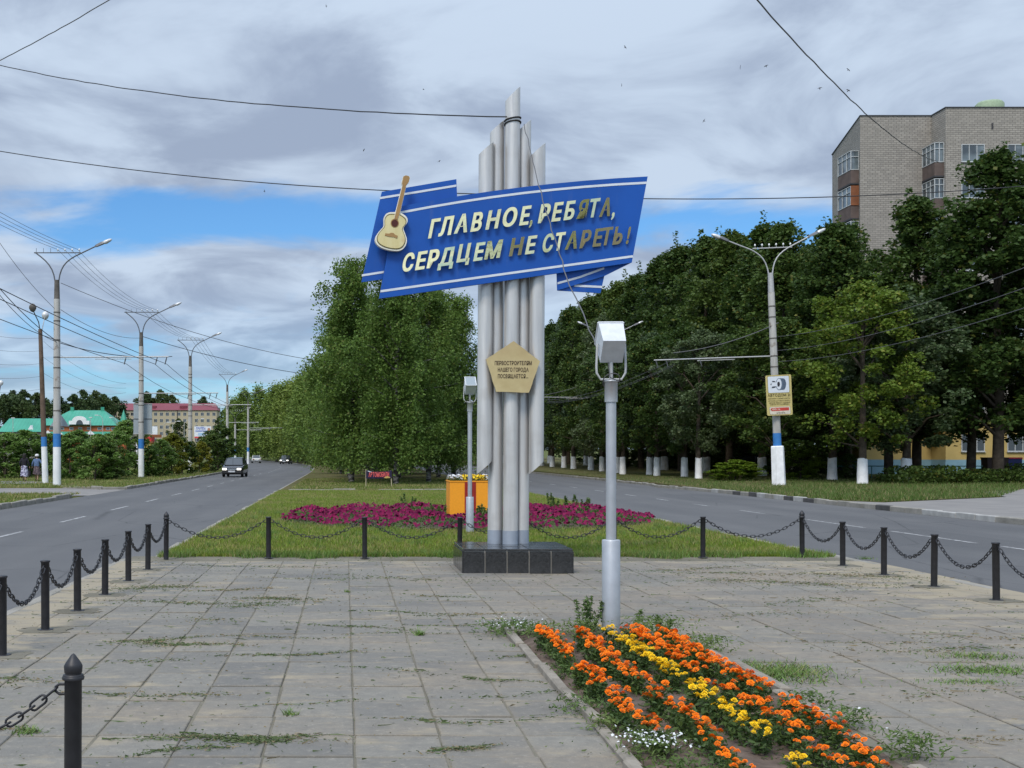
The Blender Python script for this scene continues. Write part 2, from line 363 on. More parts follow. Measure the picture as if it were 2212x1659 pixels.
t = NT('plaque_gold'); o = t.coord('Object'); n1 = t.noise(o, 3.2, 5, 0.6); n2 = t.noise(o, 1.1, 3)
c = t.mix(t.rng(n1, 0.3, 0.7), (0.50, 0.39, 0.19), (0.62, 0.51, 0.27)); c = t.mix(t.rng(n2, 0.5, 0.7, 0, 0.5), c, (0.42, 0.28, 0.14)); t.out(c, 0.42, 0.35, 0.5)
mat('plaque_text', (0.055, 0.035, 0.02), 0.8)
t = NT('guitar_top'); o = t.coord('Object'); n1 = t.noise(t.map(o, (3, 3, 0.6)), 2.0, 4)
c = t.mix(t.rng(n1, 0.35, 0.7), (0.62, 0.52, 0.24), (0.72, 0.64, 0.36)); c = t.mix(t.rng(t.noise(o, 2.4, 3), 0.52, 0.72, 0, 0.8), c, (0.45, 0.23, 0.10)); t.out(c, 0.4, 0.15, 0.5)
mat('guitar_rim', (0.72, 0.70, 0.60), 0.6); mat('guitar_line', (0.12, 0.10, 0.03), 0.6); mat('guitar_wood', (0.34, 0.20, 0.075), 0.5)
mat('guitar_hole', (0.07, 0.012, 0.008), 0.6)
t = NT('granite'); o = t.coord('Object'); n1 = t.noise(o, 55, 3, 0.8); n2 = t.noise(o, 2, 4)
c = t.mix(t.rng(n1, 0.35, 0.75), (0.010, 0.011, 0.012), (0.055, 0.057, 0.060)); c = t.mix(t.rng(n2, 0.5, 0.75, 0, 0.4), c, (0.09, 0.09, 0.095)); t.out(c, 0.16, 0, 0.55)
mat('grout', (0.26, 0.25, 0.23), 0.9)
mat('lamp_white', (0.58, 0.605, 0.64), 0.5, 0.0, 0.08, 14); mat('lamp_grey', (0.45, 0.46, 0.47), 0.55, 0.1)
t = NT('lamp_glass'); t.out((0.30, 0.34, 0.36), 0.12, 0.3, 0.6)
mat('planter_orange', (0.82, 0.32, 0.014), 0.55, 0, 0.06, 20); mat('planter_red', (0.30, 0.018, 0.012), 0.6)
mat('soil', (0.125, 0.095, 0.078), 0.98, 0, 0.35, 9, 0.1, 0.6, False)
def petal(name, a, b, tr=0.2):
    t = NT(name); c = t.mix(t.island(), a, b); c = t.mix(t.rng(t.rnd(), 0, 1, 0, 0.25), c, tuple(x * 0.7 for x in a)); return t.out(c, 0.7, 0, 0.2)
petal('marigold_orange', (0.92, 0.17, 0.002), (1.0, 0.27, 0.004)); petal('marigold_yellow', (0.88, 0.52, 0.006), (1.0, 0.68, 0.015))
petal('petunia', (0.09, 0.003, 0.038), (0.26, 0.007, 0.072)); petal('alyssum', (0.55, 0.57, 0.58), (0.72, 0.74, 0.76))
petal('pansy_yellow', (0.75, 0.50, 0.015), (0.85, 0.62, 0.04)); petal('pansy_white', (0.62, 0.64, 0.66), (0.75, 0.76, 0.78))
t = NT('kerb'); p = t.pos(); n1 = t.noise(p, 2.2, 5); n2 = t.noise(p, 30, 3)
c = t.mix(t.rng(n1, 0.3, 0.7), (0.20, 0.19, 0.165), (0.34, 0.32, 0.285)); c = t.mix(t.rng(n2, 0.3, 0.7, 0, 0.3), c, (0.16, 0.155, 0.14)); t.bump(n2, 0.4, 0.02); t.out(c, 0.92, 0, 0.2)
mat('kerb_white', (0.36, 0.355, 0.34), 0.9, 0, 0.22, 3, 0.2, 0.2, False); mat('kerb_black', (0.075, 0.073, 0.072), 0.9, 0, 0.25, 3, 0.2, 0.2, False)
mat('bed_kerb', (0.25, 0.225, 0.19), 0.95, 0, 0.25, 6, 0.15, 0.4, False)
t = NT('road_paint'); p = t.pos(); n1 = t.noise(p, 7, 4, 0.7); t.out(t.mix(t.rng(n1, 0.4, 0.62), (0.15, 0.15, 0.155), (0.42, 0.42, 0.42)), 0.85)
t = NT('pole_concrete'); o = t.coord('Object'); n1 = t.noise(t.map(o, (3, 3, 0.4)), 1.2, 5, 0.65); n2 = t.noise(o, 2.2, 5, 0.7)
c = t.mix(t.rng(n1, 0.3, 0.7), (0.32, 0.31, 0.29), (0.52, 0.51, 0.49)); c = t.mix(t.rng(n2, 0.56, 0.66, 0, 0.7), c, (0.19, 0.15, 0.115)); t.out(c, 0.9, 0, 0.2)
mat('pole_brown', (0.125, 0.085, 0.062), 0.85, 0, 0.3, 2.5); mat('pole_white', (0.72, 0.73, 0.75), 0.8, 0, 0.08, 2); mat('pole_blue', (0.035, 0.175, 0.46), 0.7, 0, 0.12, 3)
mat('pole_dark', (0.11, 0.10, 0.09), 0.85, 0, 0.25, 4); mat('arm_steel', (0.11, 0.115, 0.125), 0.6, 0.4); mat('arm_pale', (0.42, 0.42, 0.42), 0.55, 0.3)
mat('wire_black', (0.02, 0.02, 0.022), 0.6); mat('wire_grey', (0.10, 0.10, 0.105), 0.6); mat('porcelain', (0.75, 0.76, 0.76), 0.25)
mat('cobra_head', (0.62, 0.63, 0.65), 0.35, 0.2); mat('cobra_body', (0.16, 0.165, 0.18), 0.5, 0.3)

# ------------------------------------------------------------------ the setting
M = MATS
def smooth_pts(P, ys):
    P = np.array(P); return np.interp(ys, P[:, 0], P[:, 1])
RY = np.array([-60, 0, 60, 110, 150, 190, 220, 250, 300, 360, 430, 520.0])
RXc = np.array([-6.9, -6.9, -6.9, -7.0, -8.0, -10.6, -14.0, -19.0, -30.0, -46.0, -70.0, -105.0])
RW = np.array([3.85, 3.85, 3.85, 3.9, 4.2, 4.6, 5.0, 5.4, 5.5, 5.5, 5.5, 5.5])
def road_c(y): return float(np.interp(y, RY, RXc))
def road_w(y): return float(np.interp(y, RY, RW))
def road_right(y): return road_c(y) + road_w(y)
def road_left(y): return road_c(y) - road_w(y)

def strip(name, ys, fl, fr, z, m, kind='structure', label=None, cat=None, nx=1):
    mb = MB(); V = []
    for y in ys:
        a, b = fl(y), fr(y)
        for i in range(nx + 1): V.append((a + (b - a) * i / nx, y, z + rise(y)))
    n = nx + 1
    mb.add(V, [(j * n + i, j * n + i + 1, (j + 1) * n + i + 1, (j + 1) * n + i) for j in range(len(ys) - 1) for i in range(nx)])
    return tag(mb.build(name, m), label, cat, None, kind)

gy = [-400, -100, 0, 120, 240, 320, 420, 560, 760, 1000, 1600, 3500]
strip('ground', gy, lambda y: -3500, lambda y: 3500, -0.125, M['field'], nx=4, label='grassy ground running out to the horizon')
ry = list(np.linspace(-40, 520, 71))
strip('road', ry, road_left, road_right, -0.10, M['asphalt'], label='grey asphalt road on the left curving away past the poles')
strip('road', list(np.linspace(-40, 330, 38)), lambda y: 8.0, lambda y: 16.6, -0.10, M['asphalt'], label='grey asphalt road on the right of the monument')
# side drive and footpath on the left
mb = MB(); mb.quad((-70, 50.4, -0.094), (road_left(50) + .1, 50.4, -0.094), (road_left(50) + .1, 58.8, -0.094), (-14, 61.6, -0.094), (-70, 61.6, -0.094))
tag(mb.build('side_drive', M['old_asphalt']), 'pale asphalt side drive leaving the left road', None, None, 'structure')

def raised(name, poly, z0, z1, m, label):
    mb = MB(); n = len(poly)
    b = [Vector((x, y, z0 + rise(y))) for x, y in poly]; u = [Vector((x, y, z1 + rise(y))) for x, y in poly]
    mb.add(b + u, [tuple(range(n, 2 * n))] + [(i, (i + 1) % n, (i + 1) % n + n, i + n) for i in range(n)])
    o = mb.build(name, m)
    return tag(o, label, None, None, 'structure')
isl = [(7.85, 19.6), (7.85, 55.4), (-3.0, 55.4), (-3.0, 19.6)]
raised('lawn', [(-3.0, 19.62), (7.85, 19.62), (7.85, 55.4), (-3.0, 55.4)], -0.12, -0.01, M['lawn_soil'], 'mown lawn island between the two roads')
ys = [55.62, 75, 95, 115, 140, 165, 190, 215, 240]
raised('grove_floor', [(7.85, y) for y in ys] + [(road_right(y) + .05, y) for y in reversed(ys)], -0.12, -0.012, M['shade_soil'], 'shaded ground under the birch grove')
ys = [240.0, 262, 285]
raised('far_verge', [(7.85, 240), (7.85, 300), (-15, 300), (road_right(285) + .05, 285), (road_right(262) + .05, 262), (road_right(240) + .05, 240)], -0.12, 0.0, M['field'], 'distant grass beside the road bend')
# left verges
raised('verge', [(-70, 10), (-10.95, 10), (-10.95, 47.5), (-11.3, 49.6), (-12.3, 50.4), (-70, 50.4)], -0.12, -0.01, M['verge_soil'], 'dry grass verge at the left edge before the drive')
ys = [59.4, 75, 95, 115, 140, 158]
raised('verge', [(road_left(y) - .05, y) for y in ys] + [(-14.5, 163), (-24, 240), (-70, 240), (-70, 61.6), (-14.3, 61.4), (-11.8, 59.0)], -0.12, -0.01, M['verge_soil'], 'grass verge with the young trees left of the road')
mb = MB(); mb.quad((-70, 63.6, 0.0), (-17.6, 66.6, 0.0), (-16.8, 70.0, 0.0), (-19, 73.0, 0.0), (-70, 73.0, 0.0))
tag(mb.build('footpath', M['old_asphalt']), 'grey footpath where two women walk', None, None, 'structure')
# right side: sidewalk and verge
raised('sidewalk', [(16.75, 16), (60, 16), (60, 62), (40, 62), (33, 58), (27.6, 52.6), (25.2, 46.2), (18.2, 41.0), (16.75, 43.6)], -0.12, 0.0, M['old_asphalt'], 'grey asphalt sidewalk at the right edge')
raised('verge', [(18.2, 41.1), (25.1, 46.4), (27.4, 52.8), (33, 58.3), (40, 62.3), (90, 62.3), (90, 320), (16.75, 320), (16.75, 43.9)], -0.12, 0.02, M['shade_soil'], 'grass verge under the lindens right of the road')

# kerbs: rows of single stones
stone_me = MB().bev((0, 0, -0.05), (0.985, 0.15, 0.30), 0.02).mesh('kerb_stone')
def stone_mesh(m):
    k = 'ks_' + m.name
    if k not in bpy.data.meshes:
        me = stone_me.copy(); me.name = k; me.materials.append(m)
    return bpy.data.meshes[k]
def kerb_row(label, pts, top=0.05, mats=('kerb',), jit=0.012, skip=0.0, seed=1):
    rr = random.Random(seed)
    root = tag(empty('kerb', (pts[0][0], pts[0][1], 0)), label, None, None, 'structure')
    P = [Vector((a, b, 0)) for a, b in pts]; seg = 0; k = 0
    for a, b in zip(P[:-1], P[1:]):
        L = (b - a).length; n = max(1, round(L)); d = (b - a) / n; ang = math.atan2(d.y, d.x)
        for i in range(n):
            k += 1
            if rr.random() < skip: continue
            c = a + d * (i + .5)
            o = link('kerb_stone', stone_mesh(M[mats[k % len(mats)] if len(mats) < 3 else rr.choice(mats)]), None, root)
            o.location = (c.x - P[0].x + rr.uniform(-1, 1) * jit, c.y - P[0].y + rr.uniform(-1, 1) * jit, top - 0.10 + rr.uniform(-1, 1) * jit)
            o.rotation_euler = (rr.uniform(-.03, .03), rr.uniform(-.012, .012), ang + rr.uniform(-.012, .012)); o.scale = (d.length, 1, 1)
    return root
def kerb_strip(label, ys, fx, m, w=0.16, z=0.045):
    mb = MB()
    for y0, y1 in zip(ys[:-1], ys[1:]):
        a, b = fx(y0), fx(y1)
        mb.add([(a - w / 2, y0, -.1 + rise(y0)), (a + w / 2, y0, -.1 + rise(y0)), (a + w / 2, y0, z + rise(y0)), (a - w / 2, y0, z + rise(y0)),
                (b - w / 2, y1, -.1 + rise(y1)), (b + w / 2, y1, -.1 + rise(y1)), (b + w / 2, y1, z + rise(y1)), (b - w / 2, y1, z + rise(y1))],
               [(0, 1, 2, 3), (7, 6, 5, 4), (3, 2, 6, 7), (0, 3, 7, 4), (1, 5, 6, 2)])
    return tag(mb.build('kerb', m), label, None, None, 'structure')
kerb_row('black and white painted kerb of the right sidewalk', [(16.68, 22), (16.68, 55)], 0.06, ('kerb_white', 'kerb_white', 'kerb', 'kerb', 'kerb_black', 'kerb'), 0.015, 0, 3)
kerb_row('kerb along the lindens on the far side of the right road', [(16.68, 55), (16.2, 63), (16.68, 66), (16.68, 88)], 0.04, ('kerb',), 0.02, 0, 4)
kerb_strip('far kerb of the right road', [88, 120, 160, 220, 300], lambda y: 16.68, M['kerb'])
kerb_row('kerb of the lawn island beside the right road', [(7.93, 19.7), (7.93, 54)], -0.015, ('kerb',), 0.02, 0.05, 5)
kerb_row('kerb of the plaza beside the right road', [(7.93, 7), (7.93, 19.7)], -0.005, ('kerb',), 0.02, 0, 6)
kerb_row('kerb of the lawn island beside the left road', [(-3.08, 19.7), (-3.08, 56)], -0.03, ('kerb',), 0.02, 0.12, 7)
kerb_row('kerb of the plaza beside the left road', [(-3.48, 6), (-3.48, 19.2), (-3.08, 19.7)], -0.01, ('kerb',), 0.02, 0, 8)
kerb_row('rounded kerb of the near left verge', [(-10.88, 28), (-10.88, 47.4), (-11.2, 49.4), (-12.2, 50.5), (-13.4, 50.6)], 0.05, ('kerb',), 0.03, 0, 9)
kerb_row('kerb of the left verge with the poles', [(-14.4, 61.6), (-11.8, 58.95), (road_left(60), 59.4), (road_left(75), 75), (road_left(96), 96)], 0.04, ('kerb',), 0.03, 0, 10)
kerb_strip('distant kerb along the left verge', [96, 115, 140, 158], lambda y: road_left(y), M['kerb'])
kerb_strip('distant kerb of the grove beside the left road', [56, 80, 110, 140, 170, 200, 240, 290], lambda y: road_right(y), M['kerb'], 0.14, -0.03)
kerb_row('worn low kerb across the lawn before the birches', [(-2.6, 55.5), (7.7, 55.5)], 0.03, ('kerb',), 0.02, 0.25, 11)

# road paint
def dash(mb, x, y0, y1, w=0.11):
    mb.quad((x - w / 2, y0, -0.095 + rise(y0)), (x + w / 2, y0, -0.095 + rise(y0)), (x + w / 2, y1, -0.095 + rise(y1)), (x - w / 2, y1, -0.095 + rise(y1)))
root = tag(empty('lane_marking', (0, 0, 0)), 'broken white centre line of the left road', None, None, 'structure')
y = 24.3
while y < 190:
    mb = MB(); ln = 2.9 if y < 60 else 2.2
    xx = road_c(y) - 0.35 * (1 if y < 110 else 0); dash(mb, xx, y, y + ln); mb.build('dash', M['road_paint'], root); y += 6.6
root = tag(empty('lane_marking', (0, 0, 0)), 'broken white centre line of the right road', None, None, 'structure')
for y0, y1 in ((12, 17.6), (18.4, 22.9), (23.6, 27.4), (28.6, 32.2), (35.2, 37.4), (40.4, 42.2), (45.2, 47), (50, 52), (56, 58), (62, 64), (68, 70), (76, 78), (84, 86)):
    mb = MB(); dash(mb, 12.35 - 0.012 * (y0 - 20), y0, y1); mb.build('dash', M['road_paint'], root)

# ------------------------------------------------------------------ plaza paving
plaza = tag(MB().box((2.2, 8.3, -0.0515), (11.25, 22.6, 0.09)).build('plaza', M['sand_joint']), 'paved plaza of square concrete slabs', None, None, 'structure')
S = 0.5
def slab_mesh(k):
    r = random.Random(40 + k); g = 0.0055; h = S / 2 - g
    c = [(-h, -h), (h, -h), (h, h), (-h, h)]; poly = []
    for i, (x, y) in enumerate(c):
        if r.random() < 0.3:           # a chipped corner
            a, b = r.uniform(.008, .03), r.uniform(.008, .03); sx, sy = -math.copysign(1, x), -math.copysign(1, y)
            p1 = (x + sx * a, y); p2 = (x, y + sy * b)
            poly += [p1, p2] if i in (1, 3) else [p2, p1]
        else: poly.append((x + r.uniform(-.003, .003), y + r.uniform(-.003, .003)))
    if len(poly) > 2:
        cx = sum(p[0] for p in poly) / len(poly); cy = sum(p[1] for p in poly) / len(poly)
        poly.sort(key=lambda p: math.atan2(p[1] - cy, p[0] - cx))
    n = len(poly); b = 0.005
    V = [(x, y, -0.05) for x, y in poly] + [(x, y, -b) for x, y in poly] + [(x * (1 - b / h), y * (1 - b / h), 0) for x, y in poly]
    Fs = [(i, (i + 1) % n, (i + 1) % n + n, i + n) for i in range(n)] + [(i + n, (i + 1) % n + n, (i + 1) % n + 2 * n, i + 2 * n) for i in range(n)] + [tuple(range(2 * n, 3 * n))]
    return MB().add(V, Fs).mesh('slab_%d' % k, M['slab'])
SLABS = [slab_mesh(k) for k in range(8)]
cells = []
for j in range(-4, 26):
    for i in range(-7, 16):
        x, yy = 0.05 + S * i + S / 2, 7.1 + S * (j - 3) + S / 2
        if yy > 19.4 or x < -3.4 or x > 7.85: continue
        if 1.5 < x < 3.0 and yy < 11.2: continue                   # the flower bed
        px = CX + x / yy * F; py = CY + EYE / yy * F
        seen = -60 < px < 2272 and py < 1720
        cells.append((0 if seen else 1, yy, x))
cells.sort(key=lambda c: (c[0], c[1]))
rs = random.Random(9)
rest = MB()
for n_, (u, yy, x) in enumerate(cells):
    dz = rs.uniform(-.003, .006); rx, ryy = rs.uniform(-.006, .006), rs.uniform(-.006, .006); k = rs.randrange(8)
    q = rs.randrange(4) * math.pi / 2
    if n_ < 300:
        o = link('slab', SLABS[k], None, plaza); o.location = (x + rs.uniform(-.005, .005), yy + rs.uniform(-.005, .005), dz); o.rotation_euler = (rx, ryy, q + rs.uniform(-.009, .009))
    else:
        Mx = Matrix.Translation((x, yy, dz)) @ Matrix.Rotation(q, 4, 'Z') @ Matrix.Rotation(rx, 4, 'X')
        rest.add([Mx @ v.co for v in SLABS[k].vertices], [tuple(p.vertices) for p in SLABS[k].polygons])
t = NT('slab_far'); src = M['slab']
# same concrete, tone taken per slab island
m2 = src.copy(); m2.name = 'slab_rest'
for nd in list(m2.node_tree.nodes):
    if nd.type == 'OBJECT_INFO':
        g = m2.node_tree.nodes.new('ShaderNodeNewGeometry')
        for l in list(nd.outputs['Random'].links): m2.node_tree.links.new(g.outputs['Random Per Island'], l.to_socket)
o = rest.build('slab', m2, plaza); o['kind'] = 'stuff'

# ------------------------------------------------------------------ grass
def blades_mesh(name, pts, hmin, hmax, w, m, lean=0.5, flat=False, seed=0):
    r = np.random.default_rng(seed); n = len(pts); P = np.zeros((n, 3)); P[:, :pts.shape[1]] = pts
    a = r.uniform(0, 2 * np.pi, n); h = r.uniform(hmin, hmax, n); l = r.uniform(0.1, 1.0, n) * lean * h; b = r.uniform(0, 2 * np.pi, n)
    ww = w * r.uniform(.6, 1.3, n)
    dx, dy = np.cos(a) * ww / 2, np.sin(a) * ww / 2
    V = np.zeros((n, 3, 3)); V[:, 0] = P; V[:, 1] = P; V[:, 2] = P
    V[:, 0, 0] -= dx; V[:, 0, 1] -= dy; V[:, 1, 0] += dx; V[:, 1, 1] += dy
    V[:, 2, 0] += np.cos(b) * l; V[:, 2, 1] += np.sin(b) * l; V[:, 2, 2] += h
    return arr_mesh(name, V.reshape(-1, 3), np.arange(3 * n).reshape(n, 3), m)
def scatter(n, x0, x1, y0, y1, f=None, seed=0, z=-0.01, near=1.0):
    r = np.random.default_rng(seed); u = r.random(n) ** near
    p = np.stack([r.uniform(x0, x1, n), y0 + (y1 - y0) * u, np.full(n, z)], 1)
    if f is not None: p = p[f(p[:, 0], p[:, 1])]
    return p
PB = (3.05, 31.0, 4.7)                 # petunia bed: centre and radius
offbed = lambda x, y: (x - PB[0]) ** 2 + (y - PB[1]) ** 2 > (PB[2] - .15) ** 2
clump = lambda s: (lambda x, y: np.sin(x * 2.3 + s) * np.sin(y * 1.9 + s * 2) + np.random.default_rng(int(s * 10)).uniform(-1, 1, len(x)) > -0.55)
pts = scatter(170000, -3.02, 7.88, 19.5, 55, offbed, 11, -0.01, 2.0)
tf = scatter(260, -2.9, 7.7, 19.6, 34, offbed, 17); rt0 = np.random.default_rng(18); tf = np.concatenate([q + np.stack([rt0.normal(0, .06, 45), rt0.normal(0, .06, 45), np.zeros(45)], 1) for q in tf])
tag(link('grass', blades_mesh('tuft_grass', tf, 0.05, 0.13, 0.011, M['weed_blade'], 0.9, seed=19)), 'darker grass tufts dotted over the lawn island', 'grass', None, 'stuff')
lawn = link('grass', blades_mesh('lawn_grass', pts, 0.025, 0.085, 0.011, M['lawn_blade'], 0.8, seed=1)); tag(lawn, 'short mown grass of the lawn island behind the chain fence', 'grass', None, 'stuff')
pts = scatter(16000, -2.98, 7.82, 18.95, 19.75, lambda x, y: (y > 19.34 + .16 * np.sin(x * 2.1) + .13 * np.sin(x * 5.7 + 1) + .06 * np.sin(x * 13) + np.random.default_rng(5).normal(0, .05, len(x))), 12, -0.01)
tag(link('grass', blades_mesh('edge_grass', pts, 0.05, 0.14, 0.012, M['weed_blade'], 0.8, seed=2)), 'taller grass tufts where the lawn meets the plaza paving', 'grass', None, 'stuff')
pts = np.concatenate([scatter(60000, -40, -10.95, 59.5, 130, lambda x, y: x < np.interp(y, RY, RXc - RW) - .1, 13, -0.01, 1.6),
                      scatter(22000, -20, -10.95, 30, 50.3, None, 14, -0.01)])
tag(link('grass', blades_mesh('left_grass', pts, 0.04, 0.13, 0.03, M['verge_blade'], 0.7, seed=3)), 'long grass on the verges left of the road', 'grass', None, 'stuff')
def rv(x, y): return (x - 16.8 > 0.0) & ~((y < 41 + (x - 18.2) * .75) & (x > 18.2) & (x < 25.2)) & ~((x > 25.1) & (y < 46.4 + (x - 25.1) * 1.55)) & ~((x < 18.2) & (y < 43.8 - (x - 16.8) * 1.9))
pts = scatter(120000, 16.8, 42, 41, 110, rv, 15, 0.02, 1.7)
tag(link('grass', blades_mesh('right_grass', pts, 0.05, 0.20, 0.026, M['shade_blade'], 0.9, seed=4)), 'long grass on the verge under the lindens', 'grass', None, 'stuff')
pts = scatter(26000, -2.6, 7.8, 55.7, 80, None, 16, -0.012)
tag(link('grass', blades_mesh('grove_grass', pts, 0.03, 0.10, 0.03, M['verge_blade'], 0.7, seed=5)), 'thin dry grass in front of the birch grove', 'grass', None, 'stuff')

# mown clippings and weeds lying about the paving
def clip_cluster(c, lx, ly, n, r, ang=0.0, pw=1.0):
    u = np.stack([r.normal(0, .45, n), r.laplace(0, .22, n)], 1); u[:, 0] += .5 * np.round(r.uniform(-1.2, 1.2, n)); x = u[:, 0] * lx; y_ = u[:, 1] * ly + 0.10 * lx * np.sin(u[:, 0] * 3 + c.x * 5)
    return np.stack([c.x + x * math.cos(ang) - y_ * math.sin(ang), c.y + x * math.sin(ang) + y_ * math.cos(ang), np.full(n, 0.004)], 1)
r = np.random.default_rng(21); CL = []
spots = [(335, 1271, .55, .5, 420), (400, 1303, 1.0, .25, 420), (600, 1295, .45, .3, 420), (515, 1275, .5, .2, 200), (560, 1310, .4, .3, 160), (640, 1415, .6, .12, 230), (400, 1393, .5, .16, 300),
         (330, 1385, .4, .2, 200), (545, 1378, .7, .1, 140), (770, 1356, .5, .14, 160), (490, 1600, .45, .16, 480), (400, 1622, .30, .10, 160), (590, 1596, .22, .10, 160), (1000, 1620, .20, .08, 190), (1075, 1471, .30, .07, 110),
         (960, 1290, .4, .15, 120), (890, 1325, .6, .1, 120), (1020, 1330, .6, .2, 160), (1010, 1352, .5, .1, 110), (390, 1505, .3, .12, 120), (350, 1395, .3, .3, 90), (320, 1430, .3, .2, 70),
         (700, 1520, .4, .08, 60), (450, 1340, .3, .3, 90), (220, 1500, .3, .1, 60), (30, 1470, .35, .3, 150), (40, 1580, .2, .15, 60), (1700, 1260, 1.2, .7, 700), (1850, 1245, .9, .7, 500), (1560, 1240, .8, .4, 200),
         (2030, 1405, .8, .3, 200), (1900, 1390, .7, .3, 90), (1750, 1300, .8, .5, 160), (1500, 1230, 1.2, .3, 260), (2150, 1380, .6, .4, 120), (2050, 1500, .5, .3, 90), (1650, 1330, .8, .4, 130), (2120, 1600, .3, .15, 60),
         (1180, 1500, .5, .12, 90), (1080, 1560, .5, .1, 70), (930, 1560, .3, .06, 50), (870, 1250, 1.0, .3, 160), (700, 1250, 1.2, .3, 160), (560, 1225, 1.2, .25, 180), (840, 1450, .5, .1, 60), (1130, 1420, .3, .1, 60), (860, 1370, .5, .1, 60)]
for px, py, lx, ly, n in spots: CL.append(clip_cluster(gd(px, py), lx, ly, int(n * 1.35), r, r.uniform(-.45, .45)))
bg_ = scatter(4200, -3.3, 7.8, 6.0, 19.3, lambda x, y: ~((x > 1.45) & (x < 3.05) & (y < 11.3)), 22, 0.004)
# line the joints
jl = []
for i in range(-7, 16):
    xj = 0.05 + S * i; n = int(r.integers(20, 110)); yj = r.uniform(6, 19.3, n); jl.append(np.stack([xj + r.normal(0, .012, n), yj, np.full(n, -.004)], 1))
jl = np.concatenate(jl); jl = jl[~((jl[:, 0] > 1.45) & (jl[:, 0] < 3.05) & (jl[:, 1] < 11.3))]
P = np.concatenate(CL + [bg_]); n = len(P)
a = r.normal(0, .7, n); L = r.uniform(.008, .05, n) * r.uniform(.5, 1.2, n) * np.where(r.random(n) < .10, 3.2, 1.0); w = r.uniform(.0010, .0026, n); bend = r.normal(0, .12, n) * L
ca, sa = np.cos(a), np.sin(a)
V = np.zeros((n, 5, 3))
for k, (s_, o_) in enumerate(((-.5, -1), (-.5, 1), (.08, 1), (.08, -1), (.5, 0))):
    bx = s_ * L; by = o_ * w / 2 + (bend if k in (2, 3) else 0)
    V[:, k, 0] = P[:, 0] + bx * ca - by * sa; V[:, k, 1] = P[:, 1] + bx * sa + by * ca
    V[:, k, 2] = P[:, 2] + r.uniform(.001, .014, n) * (1 if k != 4 else 1.2)
tri = np.array([[0, 1, 2], [0, 2, 3], [3, 2, 4]]); Fc = (np.arange(n)[:, None, None] * 5 + tri[None]).reshape(-1, 3)
tag(link('grass_clippings', arr_mesh('grass_clippings', V.reshape(-1, 3), Fc, M['clip_blade'])), 'scattered mown grass clippings lying on the paving', 'clippings', None, 'stuff')
tag(link('joint_grass', blades_mesh('joint_grass', jl, .005, .022, .006, M['clip_blade'], 0.9, seed=23)), 'small grass growing in the slab joints', 'grass', None, 'stuff')
# grass patches rooted in the paving
def patch(px, py, lx, ly, n, hmax, seed, label, m='weed_blade', wd=.007):
    c = gd(px, py); rr = np.random.default_rng(seed); u = rr.normal(0, .4, (n, 2)); q = np.stack([c.x + u[:, 0] * lx, c.y + u[:, 1] * ly, np.zeros(n)], 1)
    tag(link('weed_patch', blades_mesh('weed_patch', q, .012, hmax * .6, wd * 1.3, M[m], 2.4, seed=seed)), label, 'weeds', None, 'stuff')
patch(1690, 1455, .42, .55, 1500, .10, 31, 'wide patch of green weeds right of the flower bed')
patch(2110, 1420, .45, .25, 600, .06, 32, 'grass patch in the paving near the right edge, upper of three')
patch(2140, 1450, .55, .3, 800, .07, 33, 'grass patch in the paving near the right edge, middle of three')
patch(2090, 1475, .4, .15, 350, .05, 34, 'grass patch in the paving near the right edge, lowest of three')
patch(626, 1545, .06, .05, 60, .10, 35, 'single green weed tuft in the left foreground paving', wd=.006)
patch(906, 1372, .05, .04, 60, .14, 36, 'upright green weed tuft in the middle of the paving', wd=.008)
patch(751, 1279, .06, .05, 50, .08, 37, 'small weed tuft far back in the paving')
patch(60, 1582, .10, .10, 130, .07, 38, 'weed tuft behind the near bollard')
patch(1870, 1208, .18, .15, 90, .12, 39, 'weed tuft by the right corner bollard')
patch(1120, 1398, .12, .1, 120, .05, 40, 'weed tuft beside the left bed kerb')

# ------------------------------------------------------------------ lettering helper
_fc = bpy.data.curves.new('lettering', 'FONT'); _fo = bpy.data.objects.new('lettering', _fc); COL.objects.link(_fo)
_gl = {}
def glyph(ch, extrude=0.0, offset=0.0):
    k = (ch, extrude, offset)
    if k not in _gl:
        _fc.body = ch; _fc.size = 1.0; _fc.extrude = extrude; _fc.offset = offset; _fc.resolution_u = 3
        bpy.context.view_layer.update()
        me = bpy.data.meshes.new_from_object(_fo.evaluated_get(bpy.context.evaluated_depsgraph_get()))
        V = np.array([v.co[:] for v in me.vertices]); Fs = [tuple(p.vertices) for p in me.polygons]; bpy.data.meshes.remove(me)
        _gl[k] = (V, Fs)
    return _gl[k]
def text_part(name, s, O, u, v, n, size, m, parent, width=None, offset=0.012, extrude=0.0, align='C', lift=0.003):
    """one flat printed line as one part"""
    x = 0.0; VV = []; FF = []; b = 0
    for ch in s:
        if ch == ' ': x += 0.32; continue
        V, Fs = glyph(ch, extrude, offset); V = V.copy(); w = V[:, 0].max() - V[:, 0].min(); V[:, 0] += x - V[:, 0].min(); x += w + 0.09
        VV.append(V); FF += [tuple(i + b for i in f) for f in Fs]; b += len(V)
    V = np.concatenate(VV); W = V[:, 0].max(); sx = size / 0.73 if width is None else width / W; sy = size / 0.73
    ox = -W / 2 if align == 'C' else 0
    O, u, v, n = (np.array(q) for q in (O, u, v, n))
    P = O + (V[:, :1] + ox) * sx * u + V[:, 1:2] * sy * v + (V[:, 2:3] * sy + lift) * n
    return MB().add([tuple(p) for p in P], FF).build(name, m, parent)

# ------------------------------------------------------------------ monument
BX, BY = 2.39, 17.62
mon = empty('monument', (BX, BY, 0), 0, 'silver tube monument with blue slogan banner, guitar and gold plaque', 'monument')
def loc(p): return (p[0] - BX, p[1] - BY, p[2])
def sub(poly): return [Vector(loc(p)) for p in poly]
